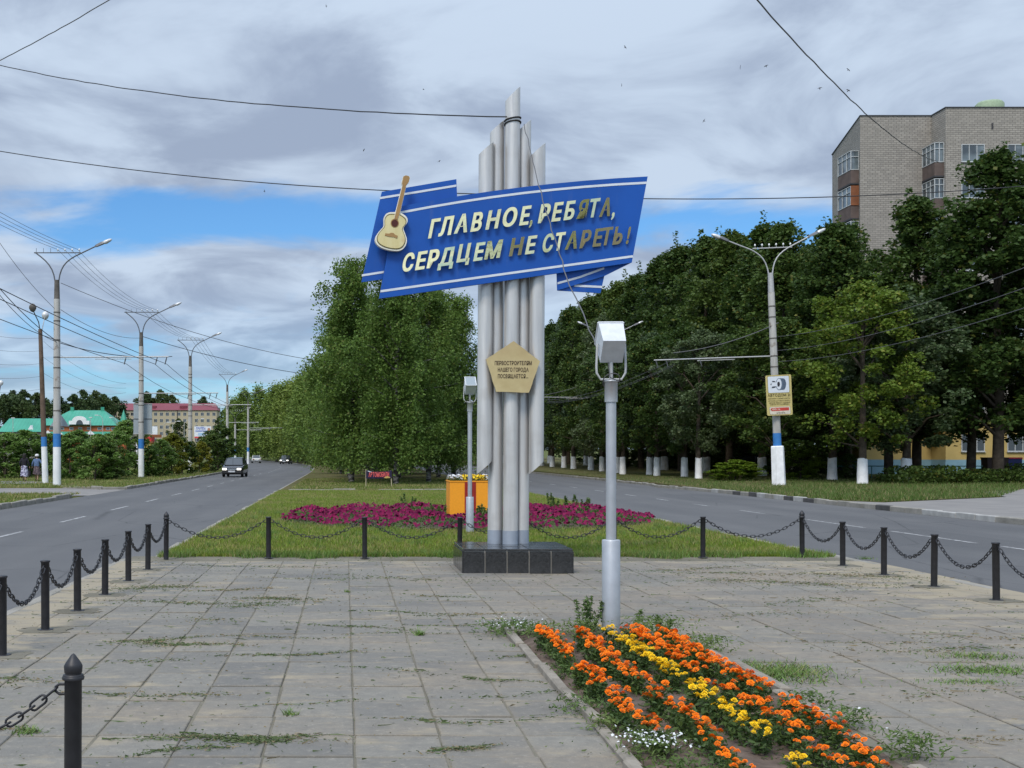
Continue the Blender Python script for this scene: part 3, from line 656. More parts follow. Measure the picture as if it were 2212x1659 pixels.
# pedestal of granite tiles
px0, px1, py0, py1, pz = 1.615, 3.135, 16.69, 18.05, 0.335
ped = MB().box(loc(((px0 + px1) / 2, (py0 + py1) / 2, (pz - .02) / 2)), (px1 - px0 - .03, py1 - py0 - .03, pz - .02)).build('pedestal', M['grout'], mon)
nt = 5; tw = (px1 - px0) / nt
fm = MB().box((0, 0, 0), (tw - .020, .018, pz - .035)).mesh('granite_face', M['granite'])
for i in range(nt):
    for yy in (py0, py1):
        link('granite_tile', fm, None, ped, loc((px0 + tw * (i + .5), yy, (pz - .03) / 2)), (random.uniform(-.006, .006), 0, random.uniform(-.006, .006)))
tw2 = (py1 - py0) / 4
sm_ = MB().box((0, 0, 0), (.018, tw2 - .020, pz - .035)).mesh('granite_side', M['granite'])
for i in range(4):
    for xx in (px0, px1): link('granite_tile', sm_, None, ped, loc((xx, py0 + tw2 * (i + .5), (pz - .03) / 2)))
tm = MB().bev((0, 0, 0), (tw - .008, tw2 * 1.333 - .008, .026), .004).mesh('granite_top', M['granite'])
for i in range(nt):
    for j in range(3): link('granite_tile', tm, None, ped, loc((px0 + tw * (i + .5), py0 + tw2 * 1.333 * (j + .5), pz - .008 + random.uniform(-.002, .002))))
# tubes, cut on the slant at both ends (x, y, foot low, foot high, head low, head high)
LEAN = 0.0058
R_T = 0.108
def tube(x, y, z0l, z0h, z1l, z1h, foot=False):
    n = 32; vs = []
    for rad in (R_T, R_T - .006):
        for (zl, zh) in ((z0l, z0h), (z1l, z1h)):
            for k in range(n):
                w = 2 * math.pi * k / n; cx, cy = math.cos(w), math.sin(w)
                z = zl + (zh - zl) * (cx * .5 + .5); vs.append((x - BX + cx * rad + LEAN * (z - .3), y - BY + cy * rad, z))
    fs = []
    for k in range(n):
        k2 = (k + 1) % n
        fs += [(k, k2, n + k2, n + k), (2 * n + k2, 2 * n + k, 3 * n + k, 3 * n + k2)]
    rims = [f for k in range(n) for f in ((n + k, n + (k + 1) % n, 3 * n + (k + 1) % n, 3 * n + k), ((k + 1) % n, k, 2 * n + k, 2 * n + (k + 1) % n))]
    return MB().add(vs, fs, True).add(vs, rims).build('tube', M['silver_tube'], mon)
TY, TB = 17.62, 17.75
tubes = []
for x, y, a, b, c, d in ((2.012, TY, 1.355, 1.545, 5.99, 6.17), (2.190, TB, pz, pz, 6.34, 6.53), (2.392, TY - .02, pz, pz, 6.76, 6.97), (2.575, TB, pz, pz, 6.34, 6.53), (2.765, TY, 1.355, 1.545, 5.97, 6.16)):
    tubes.append(tube(x, y, a, b, c, d))
for x, y in ((2.190, TB), (2.392, TY - .02), (2.575, TB)):
    MB().lathe([(R_T + .002, 0), (R_T + .002, .20)], (x - BX, y - BY, pz + .001), 32).build('painted_foot', M['tube_foot'], mon)
# banner: points are read on a slightly turned plane in front of the tubes
PSI = math.radians(5.0); PP = Vector((2.42, 17.41, 0)); PU = Vector((math.cos(PSI), math.sin(PSI), 0)); PN = Vector((math.sin(PSI), -math.cos(PSI), 0))
def onb(px, py, off=0.0):
    d = Vector(((px - CX) / F, 1, (CY - py) / F)); o = Vector((0, 0, EYE)); q = PP + PN * off
    s = (q - o).dot(PN) / d.dot(PN); return Vector(loc(o + d * s))
def c1(x, y): return ((1350 + x / 1.659) * .553, (300 + y / 1.659) * .553)
def b1(x, y, off=0.0): return onb(*c1(x, y), off)
def curve_pts(pts, n):
    pts = np.array(pts, float); t_ = np.linspace(0, 1, n); q = np.polyfit(pts[:, 0], pts[:, 1], 2); xs = pts[0, 0] + (pts[-1, 0] - pts[0, 0]) * t_
    return [(x, np.polyval(q, x)) for x in xs]
top = curve_pts([(1958, 645), (1290, 700), (722, 772), (327, 846)], 9); bot = curve_pts([(218, 1437), (850, 1345), (1300, 1285), (1855, 1203)], 7)
def panel(name, poly, off, th, m=None):
    return MB().prism([b1(x, y, off) for x, y in poly][::-1], -PN * th).build(name, m or M['banner_blue'], mon)
back = panel('banner_back', [(235, 745), (718, 663), (727, 880), (430, 1285), (245, 1311), (103, 1331)], -.085, .03)
front = panel('banner_front', top + bot, 0, .055)
tail = panel('banner_tail', [(1560, 1290), (1690, 1230), (1680, 1276), (1652, 1402), (1372, 1385)], -.115, .02)
fold = panel('banner_fold', [(1368, 1262), (1855, 1195), (1842, 1210), (1680, 1290), (1372, 1384)], -.085, .02)
edge = MB()
def stripe(par, pts, off, w):
    a = [b1(x, y - w / 2, off) for x, y in pts]; b = [b1(x, y + w / 2, off) for x, y in pts]; mb = MB()
    for i in range(len(pts) - 1): mb.quad(a[i], b[i], b[i + 1], a[i + 1])
    mb.build('stripe', M['stripe_white'], par)
stripe(front, curve_pts([(345, 882), (722, 813), (1290, 738), (1954, 686)], 9), .004, 15)
stripe(front, curve_pts([(226, 1390), (850, 1302), (1300, 1240), (1862, 1163)], 7), .004, 15)
stripe(back, [(222, 786), (480, 744), (718, 705)], -.080, 14)
stripe(back, [(105, 1287), (252, 1264)], -.080, 14)
stripe(fold, [(1373, 1338), (1520, 1297), (1676, 1240)], -.080, 14)
stripe(tail, [(1482, 1353), (1664, 1362)], -.110, 14)
# raised mirror letters, one part each
def L1(x, y): return (857.15 + .25 * x, 414.75 + .25 * y)
T1 = [('Г', 270, 350, 397), ('Л', 357, 467, 380), ('А', 492, 608, 357), ('В', 635, 724, 340), ('Н', 765, 872, 322), ('О', 902, 1024, 301), ('Е', 1057, 1135, 285), (',', 1146, 1170, 276), ('Р', 1218, 1308, 266), ('Е', 1335, 1412, 252), ('Б', 1440, 1525, 240),
      ('Я', 1550, 1635, 228), ('Т', 1645, 1731, 219), ('А', 1747, 1842, 212), (',', 1856, 1880, 208)]
T2 = [('С', 38, 134, 688), ('Е', 157, 238, 672), ('Р', 257, 348, 656), ('Д', 355, 485, 645), ('Ц', 514, 625, 606), ('Е', 660, 738, 594), ('М', 754, 890, 580), ('Н', 968, 1075, 552), ('Е', 1107, 1186, 535), ('С', 1248, 1340, 519), ('Т', 1350, 1433, 506),
      ('А', 1450, 1556, 495), ('Р', 1578, 1662, 483), ('Е', 1690, 1762, 470), ('Т', 1757, 1843, 460), ('Ь', 1862, 1940, 452), ('!', 1977, 2000, 444)]
rl = random.Random(3)
# the mirror film is not flat: some letters lean back and show sky, some lean forward and show the ground
TILT = {(y_, c_, x_): a_ for T_, A_ in ((T1, [4, 4, 4, 3, 4, 3, 2, -4, 0, 1, 3, -9, 2, -10, -5]), (T2, [3, 4, 4, 4, 4, 1, -3, -8, 2, -5, 1, -10, -11, -12, -12, -12, -11])) for (c_, x_, _, y_), a_ in zip(T_, A_)}
def banner_letter(ch, x0, x1, yb, cap):
    V0, F0 = glyph(ch, 0.5, 0.026); V = []; Fs = []
    for q, (dx, dz) in enumerate(((-.022, 0.0), (.022, .04), (0.0, .08))):     # a bold face: three strokes, each a hair proud of the last
        W_ = V0.copy(); W_[:, 0] += dx; W_[:, 2] += dz; V.append(W_); Fs += [tuple(i + q * len(V0) for i in f) for f in F0]
    V = np.concatenate(V)
    mn, mx = V[:, 0].min(), V[:, 0].max()
    xn = (V[:, 0] - mn) / (mx - mn); capy = 0.73 if ch not in ',' else 0.73
    X = x0 + xn * (x1 - x0); Y = V[:, 1] / capy * cap
    slope = -0.155 + 0.05 * (x0 / 2000)
    tx, ty = rl.uniform(-.04, .04), -math.tan(math.radians(TILT.get((round(yb), ch, x0), 3.0) + rl.uniform(-2.5, 2.5)))
    mbv = []
    for k in range(len(V)):
        pxx = X[k] + Y[k] * 0.20; pyy = yb + (X[k] - x0) * slope - Y[k]
        z = 0.03 + (V[k, 2] + .5) * .022
        z += .012 + tx * (xn[k] - .5) * .2 + ty * (Y[k] / cap - .5) * .26
        mbv.append(onb(*L1(pxx, pyy), z))
    me = MB().add(mbv, Fs).mesh('letter'); me.materials.append(M['gold_mirror']); me.materials.append(M['letter_edge'])
    nv = PN
    idx = [0 if abs(p.normal.dot(nv)) > .8 else 1 for p in me.polygons]; me.polygons.foreach_set('material_index', idx)
    link('letter', me, None, front)
for i, (ch, a, b, yb) in enumerate(T1): banner_letter(ch, a, b, yb, 157 - i * .25)
for i, (ch, a, b, yb) in enumerate(T2): banner_letter(ch, a, b, yb if ch not in 'Д' else yb - 4, 150 - i * .2)
# guitar
def gp(x, y, off): return onb((1450 + x / 4.74) * .553, (670 + y / 4.74) * .553, off)
body = [(435, 750), (330, 752), (262, 790), (232, 870), (240, 960), (230, 1015), (178, 1072), (102, 1160), (68, 1258), (95, 1340), (170, 1402), (300, 1450), (450, 1472), (542, 1462), (612, 1418), (658, 1330), (662, 1240), (622, 1130), (592, 1062), (618, 1008), (668, 952), (680, 880), (640, 820), (560, 770), (522, 758)]
neck = [(428, 872), (582, 262), (572, 205), (598, 92), (640, 70), (698, 84), (712, 112), (690, 200), (645, 255), (530, 760), (492, 886)]
def smooth(poly, it=2):
    for _ in range(it):
        q = []
        for a, b in zip(poly, poly[1:] + poly[:1]): q += [(a[0] * .75 + b[0] * .25, a[1] * .75 + b[1] * .25), (a[0] * .25 + b[0] * .75, a[1] * .25 + b[1] * .75)]
        poly = q
    return poly
sb = smooth(body)
gcx, gcy = 395, 1120
def shrink(poly, k): return [(gcx + (x - gcx) * k, gcy + (y - gcy) * k) for x, y in poly]
gt = MB().prism([gp(x, y, .11) for x, y in sb][::-1], -PN * .09).build('guitar', M['guitar_rim'], mon); gt['label'] = 'gold guitar emblem at the left end of the banner'
def gflat(name, poly, z0, th, m): return MB().prism([gp(x, y, z0) for x, y in poly][::-1], -PN * th).build(name, m, gt)
gflat('binding', shrink(sb, .915), .116, .008, M['guitar_line'])
gflat('soundboard', shrink(sb, .865), .120, .008, M['guitar_top'])
gflat('neck_edge', [(x + (8 if i > 4 else -10), y) for i, (x, y) in enumerate(neck)], .122, .05, M['guitar_rim'])
gflat('neck', neck, .128, .02, M['guitar_wood'])
circ = lambda r: [(437 + math.cos(w) * r, 955 + math.sin(w) * r * 1.08) for w in np.linspace(0, 2 * math.pi, 25)[:-1]]
gflat('rosette', circ(76), .124, .006, M['guitar_wood']); gflat('sound_hole', circ(60), .129, .006, M['guitar_hole'])
gflat('bridge', [(262, 1142), (335, 1150), (365, 1132), (415, 1138), (440, 1168), (492, 1190), (478, 1240), (430, 1215), (330, 1205), (255, 1185)], .127, .01, M['guitar_wood'])
for k in range(4): gflat('tuning_peg', [(700 + 2 - k * 9, 108 + k * 32), (716 - k * 9, 104 + k * 32), (716 - k * 9, 120 + k * 32), (700 - k * 9, 122 + k * 32)], .12, .03, M['guitar_rim'])
# plaque
def pq(x, y, dd=17.40): return at((1880 + x / 6.38) * .553, (1300 + y / 6.38) * .553, dd)
pent = [(810, 205), (1465, 708), (1330, 1090), (1188, 1492), (370, 1468), (215, 960), (118, 660), (560, 370)]
jag = []
rj = random.Random(6)
for a, b in zip(pent, pent[1:] + pent[:1]):
    for k in range(5):
        q = k / 5; jag.append((a[0] + (b[0] - a[0]) * q + (rj.uniform(-7, 7) if k else 0), a[1] + (b[1] - a[1]) * q + (rj.uniform(-7, 7) if k else 0)))
plq = MB().prism(sub([pq(x, y) for x, y in jag])[::-1], (0, .05, 0)).build('plaque', M['plaque_gold'], mon)
plq['label'] = 'gold pentagon plaque with brown lettering'
for s_, x0, x1, yb in (('ПЕРВОСТРОИТЕЛЯМ', 335, 1258, 803), ('НАШЕГО ГОРОДА', 412, 1178, 968), ('ПОСВЯЩАЕТСЯ...', 412, 1170, 1130)):
    A, B = pq(x0, yb), pq(x1, yb); capm = (pq(0, 0).z - pq(0, 98).z)
    text_part('inscription', s_, loc((A + B) / 2), (1, 0, 0), (0, 0, 1), (0, -1, 0), capm, M['plaque_text'], plq, (B - A).length, 0.028)
# cable clamp round the tallest tube
cb = MB()
for k, zc in ((0, 6.50), (1, 6.44)):
    cb.tube([(2.392 - BX + LEAN * 6.2 + math.cos(w) * .118, TY - .02 - BY + math.sin(w) * .118, zc + .02 * math.cos(w + k)) for w in np.linspace(0, 2 * math.pi, 17)], .011, 6)
cb.build('cable_clamp', M['wire_black'], mon)

# ------------------------------------------------------------------ floodlight posts
def floodlight(x, y, head_z, aim, label, thick_h, pole_r=.046):
    root = empty('floodlight_post', (x, y, 0), 0, label, 'floodlight', 'floodlights aimed at the monument')
    MB().lathe([(.082, 0), (.082, thick_h), (.078, thick_h + .008), (.05, thick_h + .01)], n=24).build('base_pipe', M['silver_paint'], root)
    MB().lathe([(pole_r, thick_h), (pole_r, head_z - .52)], n=20).build('pole', M['silver_paint'], root)
    MB().lathe([(pole_r + .012, head_z - .52), (pole_r + .012, head_z - .34), (pole_r + .022, head_z - .335), (pole_r + .022, head_z - .325), (.012, head_z - .32)], n=20).build('collar', M['silver_paint'], root)
    MB().tube([(0, 0, head_z - .34), (0, 0, head_z - .14)], .018, 8).build('stem', M['lamp_grey'], root)
    Mh = Matrix.Rotation(aim, 4, 'Z') @ Matrix.Rotation(math.radians(43), 4, 'X')       # local +Y aims at the monument, pitched up
    hb = MB(); w, dp, hh = .112, .135, .125
    q = [Vector((sx * w * (1.0 if sy > 0 else .90), sy * dp, sz * hh)) for sy in (-1, 1) for sx, sz in ((-1, -1), (1, -1), (1, 1), (-1, 1))]
    o_ = Vector((0, 0, head_z + .02))
    hb.add([Mh @ v + o_ for v in q], [(0, 1, 2, 3), (7, 6, 5, 4), (0, 4, 5, 1), (1, 5, 6, 2), (2, 6, 7, 3), (3, 7, 4, 0)])
    hd = hb.build('housing', M['lamp_white'], root)
    fr = MB()
    for a, b in (((-w, -hh), (w, -hh)), ((w, -hh), (w, hh)), ((w, hh), (-w, hh)), ((-w, hh), (-w, -hh))):
        fr.tube([Mh @ Vector((a[0], dp, a[1])) + o_, Mh @ Vector((b[0], dp, b[1])) + o_], .010, 6)
    fr.build('rim', M['lamp_white'], hd)
    MB().quad(*[Mh @ Vector((sx * (w - .014), dp + .003, sz * (hh - .014))) + o_ for sx, sz in ((-1, -1), (-1, 1), (1, 1), (1, -1))]).build('glass', M['lamp_glass'], hd)
    ub = MB(); Ma = Matrix.Rotation(aim, 4, 'Z')
    pts = [(-.124, 0, head_z + .01), (-.132, 0, head_z - .20), (-.130, 0, head_z - .255), (-.095, 0, head_z - .315), (.095, 0, head_z - .315), (.130, 0, head_z - .255), (.132, 0, head_z - .20), (.124, 0, head_z + .01)]
    ub.tube([Ma @ Vector(p) for p in pts], .011, 6); ub.build('bracket', M['lamp_grey'], root)
    lp = MB(); lp.tube([(.075 * math.cos(w), -.07 * math.sin(w) - .02, head_z - .32 + .055 * math.sin(w * 1.0) * (1 if w < math.pi else 1.6)) for w in np.linspace(0, 2 * math.pi, 20)], .005, 5); lp.tube([(-.03, -.02, head_z - .16), (-.02, -.05, head_z - .3), (.05, -.06, head_z - .33)], .005, 5)
    lp.build('cable_loop', M['wire_grey'], root)
    return root
p = gd(1320, 1372); floodlight(p.x, p.y, 2.64, -.04, 'silver floodlight post standing in the marigold bed, seen from behind', .86)
p = gd(1015, 1149); floodlight(p.x, p.y, 3.06, math.pi + .05, 'smaller looking floodlight post behind the monument, glass facing the viewer', .73)

# ------------------------------------------------------------------ bollards and chains
BR = .039
post_me = MB().lathe([(BR, 0), (BR, .635), (BR + .007, .640), (BR + .007, .652), (BR - .004, .656), (0, .657)], n=20).mesh('bollard_post', M['iron'])
fin_me = MB().lathe([(BR + .010, .630), (BR + .012, .640), (BR + .004, .650), (BR - .004, .655), (BR + .001, .662), (BR + .003, .690), (BR - .002, .702), (.022, .724), (.009, .742), (0, .748)], n=20).mesh('bollard_finial', M['iron'])
foot_me = MB().lathe([(.075, 0), (.075, .006), (.06, .008)], n=16).mesh('bollard_foot', M['iron'])
ring_me = MB().tube([(BR - .004, 0, .022), (BR + .025, 0, .022), (BR + .041, 0, .010), (BR + .041, 0, -.010), (BR + .025, 0, -.022), (BR - .004, 0, -.022)], .0065, 6).mesh('bollard_staple', M['iron'])
LZ = .585
PADS = []
for k_ in range(3):
    rk = random.Random(k_); pp = [(math.copysign(abs(math.cos(w)) ** .5, math.cos(w)) * rk.uniform(.19, .27), math.copysign(abs(math.sin(w)) ** .5, math.sin(w)) * rk.uniform(.17, .25)) for w in np.linspace(0, 2 * math.pi, 23)[:-1]]
    PADS.append(MB().add([(a_, b_, -.01) for a_, b_ in pp] + [(a_, b_, .0065) for a_, b_ in pp] + [(a_ * .9, b_ * .9, .009) for a_, b_ in pp], [(i, (i + 1) % 22, (i + 1) % 22 + 22, i + 22) for i in range(22)] + [(i + 22, (i + 1) % 22 + 22, (i + 1) % 22 + 44, i + 44) for i in range(22)] + [tuple(range(44, 66))]).mesh('base_pad', M['sand_joint']))
def bollard(x, y, label, finial=False, dirs=(), group='iron bollards of the chain fence'):
    r_ = random.Random(int(x * 100 + y * 10))
    root = empty('bollard', (x, y, 0), r_.uniform(-3, 3), label, 'bollard', group); root.rotation_euler = (r_.uniform(-.012, .012), r_.uniform(-.012, .012), 0)
    link('post', post_me, None, root)
    if finial: link('finial', fin_me, None, root)
    else: link('foot_plate', foot_me, None, root, (0, 0, .007))
    if abs(x) > 2.5 and y < 18: link('base_pad', PADS[r_.randrange(3)], None, root, (0, 0, 0), (0, 0, r_.uniform(-.15, .15)))
    for a in dirs: link('staple', ring_me, None, root, (0, 0, LZ), (0, 0, a))
    return root
left_y = [18.95, 17.2, 15.65, 14.13, 12.68, 11.32, 9.89]
LR = [(-2.80, y) for y in left_y]
FR = [(-1.21, 19.12), (.305, 19.06), (1.79, 19.0), (2.78, 19.0), (4.22, 19.05), (5.66, 19.2), (7.30, 19.38)]
RR = [(7.30, 17.8), (7.30, 16.44), (7.28, 15.0), (7.30, 13.6), (7.30, 12.2)]
ang = lambda a, b: math.atan2(b[1] - a[1], b[0] - a[0])
for i, q in enumerate(LR):
    nb = ([LR[i + 1]] if i < 6 else [(-2.8, 8.4)]) + ([LR[i - 1]] if i else [FR[0]])
    bollard(*q, 'pointed corner bollard at the back left of the plaza' if i == 0 else 'plain iron bollard, %s from the back left corner post along the left road' % nth(i - 1), i == 0, [ang(q, b) for b in nb])
chainF = [LR[0]] + FR
for i, q in enumerate(FR):
    nb = [chainF[i]] + ([FR[i + 1]] if i < 6 else [RR[0]])
    bollard(*q, 'pointed corner bollard at the back right of the plaza' if i == 6 else 'plain iron bollard in the lawn row, %s right of the left corner post' % nth(i), i == 6, [ang(q, b) for b in nb])
for i, q in enumerate(RR):
    nb = [RR[i - 1] if i else FR[6]] + ([RR[i + 1]] if i < 4 else [(7.3, 10.8)])
    bollard(*q, 'plain iron bollard, %s from the back right corner post along the right road' % nth(i), False, [ang(q, b) for b in nb])
NB = (-1.234, 5.49); NB2 = (-2.78, 5.55)
bollard(*NB, 'large near bollard with pointed cap in the left foreground', True, [ang(NB, NB2)])
def link_mesh():
    a, r_ = .030, .0165; pts = []
    for k in range(7): w = -math.pi / 2 + math.pi * k / 6; pts.append((a - .005 + r_ * math.cos(w) * 1.15, r_ * math.sin(w) * 1.15, 0))
    for k in range(7): w = math.pi / 2 + math.pi * k / 6; pts.append((-a + .005 + r_ * math.cos(w) * 1.15, r_ * math.sin(w) * 1.15, 0))
    n = len(pts); V = []; m = 5
    for i in range(n):
        p = Vector(pts[i]); tng = (Vector(pts[(i + 1) % n]) - Vector(pts[i - 1])).normalized(); side = tng.cross(Vector((0, 0, 1)))
        for k in range(m): w = 2 * math.pi * k / m; V.append(p + (side * math.cos(w) + Vector((0, 0, 1)) * math.sin(w)) * .0058)
    return MB().add(V, [(i * m + k, i * m + (k + 1) % m, ((i + 1) % n) * m + (k + 1) % m, ((i + 1) % n) * m + k) for i in range(n) for k in range(m)], True).mesh('chain_link', M['iron'])
LINK = link_mesh()
def chain(a, b, label, sag):
    d = Vector((b[0] - a[0], b[1] - a[1], 0)); u = d.normalized()
    A = Vector((a[0], a[1], LZ)) + u * (BR + .040); B = Vector((b[0], b[1], LZ)) - u * (BR + .040)
    root = empty('chain', (*((A + B) / 2).xy, 0), 0, label, 'chain', 'chains hanging between the bollards')
    T = np.linspace(0, 1, 240); P = np.array([(A + (B - A) * t_ - Vector((0, 0, sag * 4 * t_ * (1 - t_))))[:] for t_ in T]); s = np.concatenate([[0], np.cumsum(np.linalg.norm(np.diff(P, axis=0), axis=1))])
    step = .067; n = int(s[-1] / step); side = Vector((-u.y, u.x, 0))
    for i in range(n):
        sc = (i + .5) * s[-1] / n
        c = Vector([np.interp(sc, s, P[:, k]) for k in range(3)]); c2 = Vector([np.interp(min(sc + .01, s[-1]), s, P[:, k]) for k in range(3)]); c0 = Vector([np.interp(max(sc - .01, 0), s, P[:, k]) for k in range(3)])
        t_ = (c2 - c0).normalized(); w = t_.cross(side).normalized(); roll = (math.pi / 2 if i % 2 else 0) + random.uniform(-.2, .2)
        y_ = side * math.cos(roll) + w * math.sin(roll); z_ = t_.cross(y_)
        o = link('link', LINK, None, root); mt = Matrix((t_, y_, z_)).transposed().to_4x4(); mt.translation = c - Vector((*root.location.xy, 0)); o.matrix_basis = mt
for i in range(6): chain(LR[i], LR[i + 1], 'chain %s between the %s' % ('of the left road row', 'corner post and the first bollard' if i == 0 else '%s and %s bollards' % (nth(i - 1), nth(i))), .24)
chain(LR[6], (-2.8, 8.4), 'chain of the left road row running out of the left edge', .24)
for i in range(7): chain(chainF[i], chainF[i + 1], 'chain of the lawn row between the %s' % ('left corner post and the first bollard' if i == 0 else 'sixth bollard and the right corner post' if i == 6 else '%s and %s bollards' % (nth(i - 1), nth(i))), .25 if i != 3 else .17)
RRc = [FR[6]] + RR
for i in range(5): chain(RRc[i], RRc[i + 1], 'chain of the right road row between the %s' % ('corner post and the first bollard' if i == 0 else '%s and %s bollards' % (nth(i - 1), nth(i))), .27)
chain(NB, NB2, 'heavy looking chain hanging from the near pointed bollard', .30)

# ------------------------------------------------------------------ marigold bed
def flower_bed_soil():
    nx, ny = 14, 60; V = []
    for j in range(ny + 1):
        for i in range(nx + 1):
            x = 1.53 + 1.42 * i / nx; y = 4.4 + 6.75 * j / ny; e = min(i, nx - i) / 3.0
            V.append((x, y, -.005 + .035 * min(1, e) + .012 * math.sin(x * 24) + random.uniform(-.010, .010)))
    fs = [(j * (nx + 1) + i, j * (nx + 1) + i + 1, (j + 1) * (nx + 1) + i + 1, (j + 1) * (nx + 1) + i) for j in range(ny) for i in range(nx)]
    return tag(MB().add(V, fs, True).build('flower_bed', M['soil']), 'bare brown soil of the marigold bed', None, None, 'structure')
flower_bed_soil()
bk = bpy.data.meshes.new_from_object(link('tmp', MB().bev((0, 0, 0), (.075, .98, .16), .012).mesh('bed_stone', M['bed_kerb']))); bpy.data.objects.remove(bpy.data.objects['tmp'])
for nm, xs in (('left', 1.50), ('right', 2.995)):
    root = tag(empty('bed_kerb', (xs, 7.8, 0)), 'narrow concrete kerb on the %s side of the marigold bed' % nm, None, None, 'structure')
    for k in range(7):
        if nm == 'right' and k == 2: continue
        o = link('kerb_stone', bk, None, root, (random.uniform(-.03, .03), -3.0 + k * 1.0 + (.02 if k % 2 else 0), -.026 + random.uniform(-.022, .015)), (random.uniform(-.03, .03), random.uniform(-.12, .12), random.uniform(-.05, .05)))
root = tag(empty('bed_kerb', (2.2, 11.2, 0)), 'concrete kerb at the far end of the marigold bed', None, None, 'structure')
for k in range(2): link('kerb_stone', bk, None, root, (-.4 + .8 * k, 0, -.05), (0, 0, math.pi / 2 + random.uniform(-.03, .03)))
def bloom_mesh(name, m, r_, seed, rings=((1.0, 11, -.10), (.78, 10, .10), (.52, 8, .24), (.26, 5, .34))):
    rr = random.Random(seed); V = []; Fs = []
    for q, n, z in rings:
        for k in range(n):
            w = 2 * math.pi * k / n + rr.uniform(-.15, .15); a = w - 3.6 / n; b = w + 3.6 / n; ro = r_ * q * rr.uniform(.9, 1.1); zi = r_ * (z * 1.6); 
            i0 = len(V); V += [(ro * .25 * math.cos(w), ro * .25 * math.sin(w), zi - r_ * .12), (ro * .9 * math.cos(a), ro * .9 * math.sin(a), zi + rr.uniform(-.06, .06) * r_), (ro * math.cos(w), ro * math.sin(w), zi + rr.uniform(-.02, .16) * r_), (ro * .9 * math.cos(b), ro * .9 * math.sin(b), zi + rr.uniform(-.06, .06) * r_)]
            Fs.append((i0, i0 + 1, i0 + 2, i0 + 3))
    return MB().add(V, Fs).mesh(name, m)
BLO = [bloom_mesh('bloom_o%d' % k, M['marigold_orange'], .022, k) for k in range(4)]; BLY = [bloom_mesh('bloom_y%d' % k, M['marigold_yellow'], .022, 10 + k) for k in range(4)]
def foliage_mesh(name, n, rad, h, leaf, m, seed, narrow=.35, zb=0.0):
    r = np.random.default_rng(seed); c = np.clip(r.normal(0, .5, (n, 3)), -1.25, 1.25); c[:, 2] = r.uniform(0, 1, n) ** .8
    c[:, :2] *= rad * (1.05 - .55 * np.abs(c[:, 2:3] - .45)); c[:, 2] = zb + c[:, 2] * h
    return leaves_mesh(name, c, leaf, m, r, narrow)
def leaves_mesh(name, C, size, m, r, narrow=.6, up=.5, droop=0.0):
    n = len(C); d = r.normal(0, 1, (n, 3)); d[:, 2] = d[:, 2] * .6 - droop; d /= np.linalg.norm(d, axis=1)[:, None]
    nn = r.normal(0, 1, (n, 3)); nn[:, 2] = np.abs(nn[:, 2]) + up; s = np.cross(d, nn); s /= np.linalg.norm(s, axis=1)[:, None] + 1e-9; up_ = np.cross(s, d)
    L = (size * r.uniform(.7, 1.3, n))[:, None]
    V = np.zeros((n, 4, 3)); V[:, 0] = C - d * L * .5; V[:, 1] = C + s * L * narrow * .5 + up_ * L * .08; V[:, 2] = C + d * L * .5; V[:, 3] = C - s * L * narrow * .5 + up_ * L * .08
    return arr_mesh(name, V.reshape(-1, 3), np.arange(4 * n).reshape(n, 4), m)
FOL = [foliage_mesh('marigold_foliage%d' % k, 150, .078, .15, .042, M['plant_leaf'], 50 + k) for k in range(4)]
rm = random.Random(12)
def marigold(x, y, yellow, heads, label, grp, hs=1.0):
    root = empty('marigold_plant', (x, y, 0.015), rm.uniform(0, 6.28), label, 'flower', grp); root.scale = (hs, hs, hs)
    link('foliage', rm.choice(FOL), None, root)
    for k in range(heads):
        w = 2 * math.pi * k / heads + rm.uniform(-.4, .4); q = (0.0 if heads == 1 else rm.uniform(.02, .075)); o = link('flower_head', rm.choice(BLY if yellow else BLO), None, root)
        o.location = (q * math.cos(w), q * math.sin(w), rm.uniform(.135, .185)); o.rotation_euler = (rm.uniform(-.4, .4) - .15, rm.uniform(-.4, .4), rm.uniform(0, 6)); s_ = rm.uniform(.65, 1.3); o.scale = (s_, s_, s_)
rows = [('leftmost orange', 1.68, False, [10.3, 10.12, 9.95, 9.75, 9.52, 9.3, 9.05, 8.62, 8.46, 8.3, 8.1, 7.92, 7.58, 7.42, 7.28, 7.0, 6.88, 6.6], (3, 6)),
        ('second orange', 1.95, False, [10.05, 9.85, 9.68, 9.5, 9.3, 9.1, 8.9, 8.72, 8.5, 8.3, 8.12, 7.7, 7.5, 7.3, 7.1, 6.85, 6.62, 6.42, 6.22, 6.02, 5.86, 5.6], (3, 5)),
        ('middle yellow', 2.24, True, [10.3, 9.9, 9.74, 9.55, 9.36, 9.15, 8.95, 8.62, 8.42, 8.25, 7.86, 7.66, 7.36, 7.2, 7.02, 6.72, 6.55, 6.1, 5.9, 5.6], (4, 6)),
        ('fourth orange', 2.44, False, [10.35, 10.15, 9.98, 9.8, 9.6, 9.42, 9.22, 9.0, 8.8, 8.6, 8.38, 7.95, 7.72, 7.35, 7.18, 6.95, 6.7, 6.42, 6.18, 6.0, 5.7], (4, 6)),
        ('rightmost orange', 2.66, False, [10.25, 10.05, 9.85, 9.62, 9.4, 9.2, 9.0, 8.8, 8.55, 8.3, 8.1, 7.9, 7.65, 7.35, 7.1, 6.88, 6.65, 6.45, 6.22, 5.95], (4, 6))]
